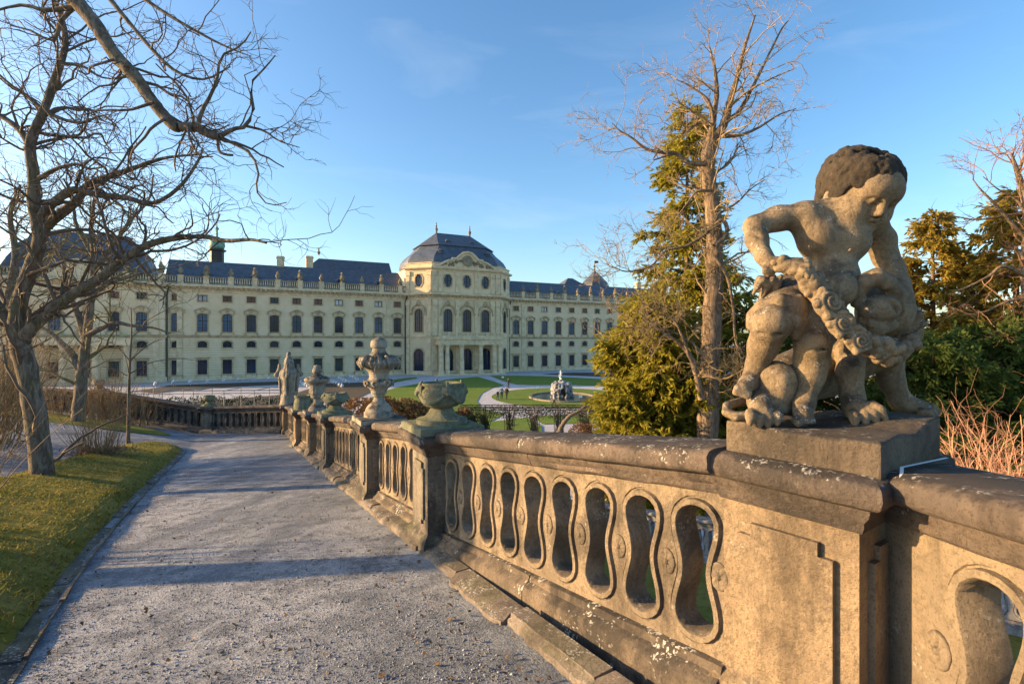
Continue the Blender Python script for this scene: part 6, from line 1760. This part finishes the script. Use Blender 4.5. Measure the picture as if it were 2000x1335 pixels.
LV4 = [(3.6, 0.66, 0.5, 9, 0.25, 0.02, 1.0, 0.10, 0.5, 0.0055), (3.8, 0.32, 0.5, 6, 0.28, 0.02, 0.95, 0.10, 0.65, 0.0038), (2.6, 0.14, 0.5, 4, 0.3, 0.02, 0.9, 0.15, 0.75, 0.0028)]
bare_tree('bare_tree', 'thick bare limb reaching in from the upper left corner', 'tree', (bx[0], bx[1], bz), limbs, rt, M['bark'], M['twig'], LV4, rough=0.03)

# --- stem shrubs on the left
def stems(name, label, base, n, length, spread, rng, mat, r0=0.006, up=0.03, wig=0.07, per=1.6, sub=0.4, group=None, brad=0.25, cat='shrub', lean=(0, 0)):
    t = thing(name, label, cat, tuple(base), 0, group)
    a = rng.uniform(0, 6.28, n); rr0 = brad*np.sqrt(rng.random(n)); st_ = np.array(base)[None] + np.stack([rr0*np.cos(a), rr0*np.sin(a), np.zeros(n)], -1)
    s_ = np.abs(rng.normal(0, spread, n)); d = np.stack([np.cos(a)*s_ + lean[0], np.sin(a)*s_ + lean[1], np.ones(n)], -1)
    p = grow(st_, d, length*rng.uniform(0.55, 1.1, n), 10, wig, up, rng); r = taper(r0*rng.uniform(0.6, 1.3, n), 10, 0.35)
    W = Wood(); W.add(p, r, 5)
    pos, dd, rad, _ = spawn(p, r, per, rng, 0.2, 0.6, 0.7); q = grow(pos, dd, length*sub*rng.uniform(0.4, 1.1, len(pos)), 6, wig*1.4, up, rng); r2 = taper(rad, 6, 0.4); T = Wood(); T.add(q, r2, 3)
    pos, dd, rad, _ = spawn(q, r2, 1.4, rng, 0.2, 0.7, 0.75); q2 = grow(pos, dd, length*sub*0.4*rng.uniform(0.4, 1.1, len(pos)), 5, wig*1.6, up, rng); T.add(q2, taper(rad, 5, 0.5), 3)
    W.obj('stems', mat, t); stuff(T.obj('side_shoots', mat, t)); return t
rt = np.random.default_rng(4)
b4 = unproj(192, 893)
sh = stems('bare_shrub', 'low bare shrub with fanned stems beside the lawn trees', b4 + np.array([0, 0, 0.05]), 120, 1.25, 0.42, rt, M['twigstraw'], 0.006, 0.02, 0.07, 1.0, 0.3, brad=0.35)
pos = b4[None] + rt.normal(0, 1, (1400, 3))*np.array([0.30, 0.26, 0.05]) + np.array([0, 0, 0.10]); v, f = leaf_cards(pos, rt.normal(0, 1, (1400, 3)) + np.array([0, 0, 1.0]), 0.10, 0.010, rt); stuff(ONP('dead_grass', v, f, M['twigstraw'], sh))
bb = np.array([-5.6, 4.9]); stems('bare_shrub', 'pale bare stems leaning in at the left edge of the lawn', (bb[0], bb[1], gzz(bb)), 30, 1.7, 0.30, rt, M['twigstraw'], 0.006, 0.02, 0.06, 1.4, 0.35, brad=0.35, lean=(0.25, 0.05))
for (px, D, h_, n_, lb) in ((205, 20.2, 2.0, 90, 'brown thicket in front of the far wall, beside the young tree'), (120, 19.8, 1.7, 80, 'brown thicket in front of the far wall, left of the second tree'), (262, 20.3, 1.6, 70, 'brown thicket at the wall below the leftmost bowl')):
    q = P(px, 825, D); stems('bare_shrub', lb, (q[0], D, gzz((q[0], D))), n_, h_, 0.30, rt, M['twigstraw'], 0.011, 0.02, 0.08, 2.2, 0.4, brad=0.8)

for k, (x_, y_, h_) in enumerate(((-13.6, 12.6, 3.1), (-11.2, 10.2, 2.8))) :  # mostly unseen bushes, added to shade the path and near piers
    stems('bare_shrub', ('tall twiggy thicket added at the left edge to shade the path, behind the gnarled trunk', 'dense twiggy bush added at the left edge to shade the path, beside the gnarled tree', 'twiggy bush added to shade the path, cut off by the left edge, level with the lawn trunk', 'low twiggy bush added to shade the path, cut off by the left edge, nearer than the lawn trunk')[k], (x_, y_, gzz((x_, y_))), 150, h_, 0.30, rt, M['twigstraw'], 0.012, 0.02, 0.07, 3.5, 0.4, brad=1.1)

# --- tall bare tree right of the palace
D6 = 20.0; rt = np.random.default_rng(77)
zb = float(lowz(*uv(P(1382, 0, D6)[0], D6)))
limbs = [(([np.array([P(1382, 0, D6)[0], D6, zb - 0.2])] + PP([(1382, 845), (1385, 760), (1388, 680), (1392, 600), (1396, 520), (1394, 440), (1388, 380), (1382, 330)], D6)), 0.44, 0.25),
    (PP([(1382, 335), (1385, 300), (1398, 270), (1415, 240), (1425, 200), (1440, 150), (1455, 90), (1475, 30)], D6), 0.26, 0.03),
    (PP([(1384, 325), (1378, 300), (1390, 260), (1394, 225), (1400, 180), (1395, 130), (1385, 90)], D6 + 0.3), 0.2, 0.03),
    (PP([(1415, 240), (1445, 215), (1470, 170), (1495, 120), (1525, 60), (1540, 40)], D6), 0.09, 0.02),
    (PP([(1400, 265), (1440, 265), (1480, 250), (1520, 225), (1555, 212)], D6 - 0.4), 0.08, 0.015),
    (PP([(1394, 245), (1365, 240), (1345, 255), (1330, 262)], D6), 0.08, 0.02),
    (PP([(1380, 320), (1345, 318), (1320, 300), (1290, 297), (1260, 290), (1235, 270), (1210, 255), (1195, 240)], D6 - 0.5), 0.10, 0.018),
    (PP([(1320, 300), (1300, 305), (1276, 312), (1285, 298)], D6 - 0.5), 0.04, 0.02),
    (PP([(1396, 260), (1385, 200), (1350, 170), (1320, 155)], D6), 0.07, 0.015),
    (PP([(1396, 480), (1420, 455), (1410, 430), (1380, 455), (1340, 480), (1300, 490), (1270, 520), (1225, 530), (1195, 520)], D6 - 0.6), 0.09, 0.015),
    (PP([(1386, 372), (1360, 375), (1340, 400), (1310, 440)], D6 - 0.5), 0.06, 0.015),
    (PP([(1370, 780), (1360, 730), (1345, 690), (1320, 665), (1290, 645), (1262, 620)], D6 - 0.8), 0.13, 0.03),
    (PP([(1345, 690), (1325, 640), (1310, 620), (1280, 610)], D6 - 0.9), 0.06, 0.02),
    (PP([(1395, 500), (1420, 540), (1432, 600), (1436, 660), (1450, 710), (1462, 740)], D6 - 0.5), 0.07, 0.02),
    (PP([(1400, 420), (1440, 395), (1465, 370), (1495, 350)], D6), 0.05, 0.012),
    (PP([(1385, 700), (1330, 655), (1280, 640), (1230, 640), (1195, 636)], D6 - 0.8), 0.05, 0.012)]
bare_tree('tall_bare_tree', 'tall bare tree with stout furrowed trunk in front of the conifer', 'tree', (P(1382, 0, D6)[0], D6, zb), limbs, rt, M['bark2'], M['twigpale'], [(2.4, 1.7, 0.5, 8, 0.18, 0.05, 0.85, 0.15, 0.4, 0.014), (6.0, 0.85, 0.5, 6, 0.22, 0.03, 0.8, 0.10, 0.6, 0.008), (3.8, 0.36, 0.5, 4, 0.25, 0.02, 0.8, 0.15, 0.7, 0.0065)], rough=0.03)

# --- conifers
def conifer(name, label, base, height, radius, rng, lm, nb=150, spray=22, droop=-0.05, zlo=0.04, shape=1.0, ls=0.34, lean=0.0, group=None, trunkr=0.28, gap=0.0):
    t = thing(name, label, 'tree', tuple(base), 0, group)
    base = np.array(base, float); W = Wood()
    tp = np.stack([np.linspace(0, lean, 14), np.zeros(14), np.linspace(-0.1, height, 14)], -1)[None] + base; W.add(tp, np.linspace(trunkr, 0.02, 14)[None], 9)
    tt = zlo + (1-zlo)*rng.random(nb)**1.25
    tt = np.clip(tt, 0, 0.985); a = rng.uniform(0, 6.28, nb)
    ln = radius*((1-tt)**shape)*rng.uniform(0.62, 1.12, nb)*(1 + 0.22*np.sin(3*a + 9*tt)) + 0.25
    st_ = base[None] + np.stack([lean*tt, np.zeros(nb), tt*height], -1)
    d = np.stack([np.cos(a), np.sin(a), np.full(nb, 0.22)], -1)
    p = grow(st_, d, ln, 9, 0.06, droop, rng); W.add(p, taper(0.012 + 0.014*ln, 9, 0.25), 5)
    W.obj('trunk', M['bark2'], t)
    # side sprays
    pos, dd, _, bi = spawn(p, taper(np.full(nb, .02), 9), spray*1.7*np.clip(ln/radius, 0.25, 1.3), rng, 0.28, 0.85)
    q = grow(pos, dd*np.array([1, 1, 0.5]) + np.array([0, 0, -0.10]), ls*2.2*rng.uniform(0.5, 1.2, len(pos)), 5, 0.10, -0.09, rng)
    per = 15
    pos2, d2, _, _ = spawn(q, taper(np.full(len(q), .02), 5), per, rng, 0.0, 0.55)
    v, f = leaf_cards(pos2, d2 + np.array([0, 0, -0.22]), ls*rng.uniform(0.5, 1.1, len(pos2)), ls*0.145, rng)
    ONP('foliage', v, f, lm, t)
    return t
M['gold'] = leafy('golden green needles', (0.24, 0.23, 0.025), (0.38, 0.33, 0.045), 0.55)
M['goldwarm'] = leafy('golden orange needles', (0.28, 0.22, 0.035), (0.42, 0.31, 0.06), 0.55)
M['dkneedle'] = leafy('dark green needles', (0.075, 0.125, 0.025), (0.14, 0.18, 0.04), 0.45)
M['midneedle'] = leafy('mid green needles', (0.14, 0.15, 0.022), (0.24, 0.21, 0.035), 0.45)
def gb(px, D, dz=0): x_ = (px-1000)/1000*D; return (x_, D, float(lowz(*uv(x_, D))) + dz)
rt = np.random.default_rng(50)
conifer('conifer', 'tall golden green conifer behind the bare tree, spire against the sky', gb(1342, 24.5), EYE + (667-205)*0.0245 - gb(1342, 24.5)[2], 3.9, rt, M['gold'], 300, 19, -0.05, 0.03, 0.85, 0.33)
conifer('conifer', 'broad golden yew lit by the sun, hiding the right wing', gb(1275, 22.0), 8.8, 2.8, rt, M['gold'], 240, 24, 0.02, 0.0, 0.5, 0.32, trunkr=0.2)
conifer('conifer', 'bushy green conifer right of the bare trunk', gb(1438, 25.0), 9.5, 2.9, rt, M['midneedle'], 130, 20, 0.0, 0.0, 0.6, 0.34)
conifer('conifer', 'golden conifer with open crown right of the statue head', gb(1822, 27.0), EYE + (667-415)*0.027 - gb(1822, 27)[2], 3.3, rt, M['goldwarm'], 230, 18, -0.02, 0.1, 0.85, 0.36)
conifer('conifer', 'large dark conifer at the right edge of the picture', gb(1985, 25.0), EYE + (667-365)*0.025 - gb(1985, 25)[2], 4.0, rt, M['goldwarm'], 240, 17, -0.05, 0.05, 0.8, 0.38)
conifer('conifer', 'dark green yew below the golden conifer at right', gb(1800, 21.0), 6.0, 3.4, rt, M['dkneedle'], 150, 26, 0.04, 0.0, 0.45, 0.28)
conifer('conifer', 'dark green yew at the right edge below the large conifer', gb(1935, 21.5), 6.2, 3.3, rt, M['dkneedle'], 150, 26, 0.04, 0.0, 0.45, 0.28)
conifer('conifer', 'dark yew glimpsed between the putto and the bare tree', gb(1560, 26.0), 8.0, 3.6, rt, M['dkneedle'], 120, 22, 0.02, 0.0, 0.5, 0.34)
# bare tree at the right edge
rt = np.random.default_rng(91); D8 = 23.0; zb = gb(2010, D8)[2]
limbs = [([np.array([P(2020, 0, D8)[0], D8, zb])] + PP([(2020, 700), (2015, 600), (2005, 520), (2010, 450), (2000, 380), (1985, 330), (1975, 300)], D8), 0.4, 0.04),
    (PP([(2005, 540), (1960, 520), (1930, 540), (1890, 560), (1850, 575)], D8 - 0.8), 0.09, 0.02), (PP([(2008, 470), (1970, 430), (1945, 400), (1915, 370), (1900, 350)], D8), 0.09, 0.02), (PP([(2012, 580), (1965, 590), (1920, 610), (1880, 615)], D8 - 1.0), 0.08, 0.02),
    (PP([(2005, 420), (1985, 390), (1950, 370), (1920, 345)], D8 - 0.5), 0.06, 0.015), (PP([(2015, 700), (1990, 690), (1950, 720), (1910, 760)], D8 - 2), 0.06, 0.015)]
M['twigwarm'] = plain('warm reddish twigs', (0.24, 0.14, 0.085), 0.9, 0.3, 5)
bare_tree('tall_bare_tree', 'bare tree with reddish twigs at the right edge', 'tree', (P(2020, 0, D8)[0], D8, zb), limbs, rt, M['bark2'], M['twigwarm'], [(1.5, 1.9, 0.5, 8, 0.18, 0.04, 0.85, 0.15, 0.4, 0.016), (4.2, 0.95, 0.5, 6, 0.22, 0.02, 0.8, 0.1, 0.6, 0.010), (3.6, 0.42, 0.5, 4, 0.25, 0.0, 0.8, 0.15, 0.7, 0.008)])
# reddish shrub behind the right balustrade
rt = np.random.default_rng(14); x_, y_ = 10.4, 11.0
stems('bare_shrub', 'reddish bare shrub catching the sun behind the right balustrade', (x_, y_, float(lowz(*uv(x_, y_)))), 75, 3.2, 0.75, rt, M['twigpink'], 0.020, 0.0, 0.16, 4.0, 0.45, brad=0.9)
x_, y_ = 12.6, 12.6
stems('bare_shrub', 'reddish bare shrub at the right edge behind the balustrade', (x_, y_, float(lowz(*uv(x_, y_)))), 60, 3.2, 0.75, rt, M['twigpink'], 0.020, 0.0, 0.16, 4.0, 0.45, brad=0.9)

# --- hedges, arbours
M['beech'] = leafy('withered beech leaves', (0.16, 0.085, 0.035), (0.26, 0.15, 0.07), 0.15)
M['hedge'] = leafy('dark hedge leaves', (0.03, 0.05, 0.02), (0.07, 0.075, 0.03), 0.1)
def leaf_mass(name, label, blobs, n, ln, mat, rng, cat='hedge', core=None):
    c0 = np.array(blobs[0][0]); t = thing(name, label, cat, (c0[0], c0[1], 0.0)); vv, ff, k = [], [], 0
    for c, r in blobs:
        m_ = int(n*r[0]*r[2]/sum(q[1][0]*q[1][2] for q in blobs)); o = rng.normal(0, 1, (m_, 3)); o /= np.linalg.norm(o, axis=1, keepdims=True); rad = rng.uniform(0.55, 1.06, (m_, 1))**0.5
        pos = np.array(c) + o*rad*np.array(r); pos = pos[pos[:, 2] > 0.02]; d = (pos-np.array(c)) + rng.normal(0, 0.6, pos.shape)
        v, f = leaf_cards(pos, d, ln*rng.uniform(0.6, 1.2, len(pos)), ln*0.3, rng); vv.append(v); ff.append(f + k); k += len(v)
    ONP('leaves', np.concatenate(vv), np.concatenate(ff), mat, t)
    W = Wood(); st_ = np.array([[c[0], c[1], 0.0] for c, r in blobs for _ in range(7)]) + rng.normal(0, .3, (7*len(blobs), 3))*np.array([1, 1, 0]); p = grow(st_, np.array([[0, 0, 1.0]]*len(st_)) + rng.normal(0, .4, (len(st_), 3))*np.array([1, 1, 0]), np.full(len(st_), max(r[2] for c, r in blobs)*1.3), 7, 0.12, 0.02, rng); W.add(p, taper(np.full(len(st_), 0.05), 7, .3), 5); W.obj('branches', M['twig'], t)
    return t
rt = np.random.default_rng(61)
def gp_(px, D): return (px-1000)/1000*D
leaf_mass('beech_hedge', 'rust brown beech hedge between the bowl and the tall urn', [((gp_(705, 42), 42, 1.6), (2.0, 1.6, 1.75)), ((gp_(745, 41), 41, 1.6), (2.0, 1.6, 2.0)), ((gp_(790, 42), 42, 1.5), (1.9, 1.6, 1.8)), ((gp_(825, 43), 43, 1.4), (1.5, 1.4, 1.5))], 12000, 0.22, M['beech'], rt)
leaf_mass('beech_hedge', 'small rust brown beech bush right of the mossy bowl', [((gp_(905, 42), 42, 1.2), (1.0, 1.0, 1.25))], 2500, 0.2, M['beech'], rt)
leaf_mass('clipped_hedge', 'clipped brown hedge right of the arbour, beside the golden yew', [((gp_(1135, 40), 40, 0.7), (1.0, 0.9, 0.95)), ((gp_(1165, 40), 40, 0.75), (1.2, 0.9, 0.95))], 4500, 0.13, M['beech'], rt)
leaf_mass('dark_hedge', 'dark evergreen bush between mossy bowl and arbour', [((gp_(930, 41), 41, 1.1), (1.0, 0.8, 1.2)), ((gp_(890, 40), 40, 0.9), (0.8, 0.8, 1.0))], 3500, 0.16, M['hedge'], rt)
M['iron'] = plain('dark iron trellis', (0.035, 0.035, 0.033), 0.6, 0.2, 3, metal=0.3)
M['steel'] = plain('galvanised pergola steel', (0.17, 0.20, 0.22), 0.5, 0.15, 3, metal=0.4)
def arbour(name, label, x0, x1, y, h, bay, mat, vines, rng, r_=0.035, depth=2.2, slope=0.0):
    t = thing(name, label, 'arbour', ((x0+x1)/2, y, 0)); n_ = int((x1-x0)/bay)
    for row in (0, 1):
        yy = y + row*depth
        for i in range(n_+1):
            x_ = x0 + bay*i; mb = MB(); mb.tube([(x_, yy + slope*(x_-x0), 0), (x_, yy + slope*(x_-x0), h)], [r_, r_], 6); O('post', mb, mat, t)
            if i < n_:
                mb = MB(); q = [(x_ + bay*0.5 - bay*0.40*math.cos(math.pi*k/10), yy + slope*(x_-x0+bay*.5), h*0.52 + bay*0.40*math.sin(math.pi*k/10)) for k in range(11)]; q = [(q[0][0], q[0][1], 0)] + q + [(q[-1][0], q[-1][1], 0)]
                mb.tube(q, [r_*0.7]*13, 5); O('arch_hoop', mb, mat, t)
        for z in (h*0.93, h):
            mb = MB(); mb.tube([(x0, yy, z), (x1, yy + slope*(x1-x0), z)], [r_, r_], 6); O('rail', mb, mat, t)
    for i in range(n_+1):
        x_ = x0 + bay*i; mb = MB(); yy = y + slope*(x_-x0); mb.tube([(x_, yy, h), (x_, yy + depth, h)], [r_]*2, 5); O('cross_bar', mb, mat, t)
    if vines:
        m_ = vines; st_ = np.stack([rng.uniform(x0, x1, m_), y + rng.choice([0, depth], m_) + rng.normal(0, .15, m_), np.zeros(m_)], -1); st_[:, 1] += slope*(st_[:, 0]-x0)
        fx = ((st_[:, 0]-x0)/bay) % 1; st_[:, 0] += np.where(np.abs(fx-.5) < 0.30, np.sign(fx-.5)*0.30*bay, 0)
        p = grow(st_, np.tile([0, 0, 1.0], (m_, 1)), np.full(m_, h*1.02), 9, 0.10, 0.05, rng); r1 = taper(np.full(m_, 0.035), 9, .4); W = Wood(); W.add(p, r1, 4)
        pos, d, rad, _ = spawn(p, r1, 5, rng, 0.35, 1.0, 0.6); q = grow(pos, d, rng.uniform(0.3, 0.9, len(pos)), 6, 0.25, -0.03, rng); W.add(q, taper(rad, 6, .4), 3); W.obj('vines', M['twig'], t)
        m2 = vines*45; pos = np.stack([rng.uniform(x0, x1, m2), y + rng.uniform(-0.2, depth + .2, m2), h*rng.uniform(0.62, 1.02, m2)], -1); pos[:, 1] += slope*(pos[:, 0]-x0); fz = np.abs((((pos[:, 0]-x0)/bay) % 1)-.5); pos[:, 2] = np.where(fz > 0.38, pos[:, 2]*rng.uniform(0.1, 1, m2), pos[:, 2]); v, f = leaf_cards(pos, rng.normal(0, 1, (m2, 3)), 0.16, 0.03, rng); stuff(ONP('withered_leaves', v, f, M['hedge'], t))
    return t
arbour('arbour', 'dark iron arbour with arches and withered vines below the ring path', gp_(895, 43), gp_(1250, 43), 43, 2.45, 2.15, M['iron'], 120, rt)
arbour('arbour', 'pale steel pergola with arch hoops beyond the far cross wall', -35.0, -21.5, 47, 3.45, 2.7, M['steel'], 0, rt, 0.035, 3.0, 0.10)
leaf_mass('dark_hedge', 'long dark hedge behind the steel pergola', [((-34+2.0*i, 52 + 0.2*i, 0.9), (1.5, 0.8, 1.5)) for i in range(9)], 9000, 0.2, M['hedge'], rt)
# gnarled leaning trunk over the arbour
rt = np.random.default_rng(31); D9 = 36.0
bare_tree('gnarled_shrub', 'dark gnarled leaning branch over the arbour', 'shrub', (gp_(1100, D9), D9, 0), [([np.array([gp_(1085, D9), D9, 0.0])] + PP([(1090, 850), (1105, 820), (1125, 805), (1145, 800), (1165, 806), (1180, 795), (1195, 788)], D9), 0.2, 0.04), (PP([(1125, 806), (1140, 795), (1150, 790)], D9), 0.1, 0.03)], rt, M['bark'], M['twig'], [(1.6, 0.7, 0.5, 6, 0.25, 0.02, 0.9, 0.3, 0.4, 0.015), (2.0, 0.3, .5, 5, .25, 0, .8, .2, .6, .009)], rough=0.08)
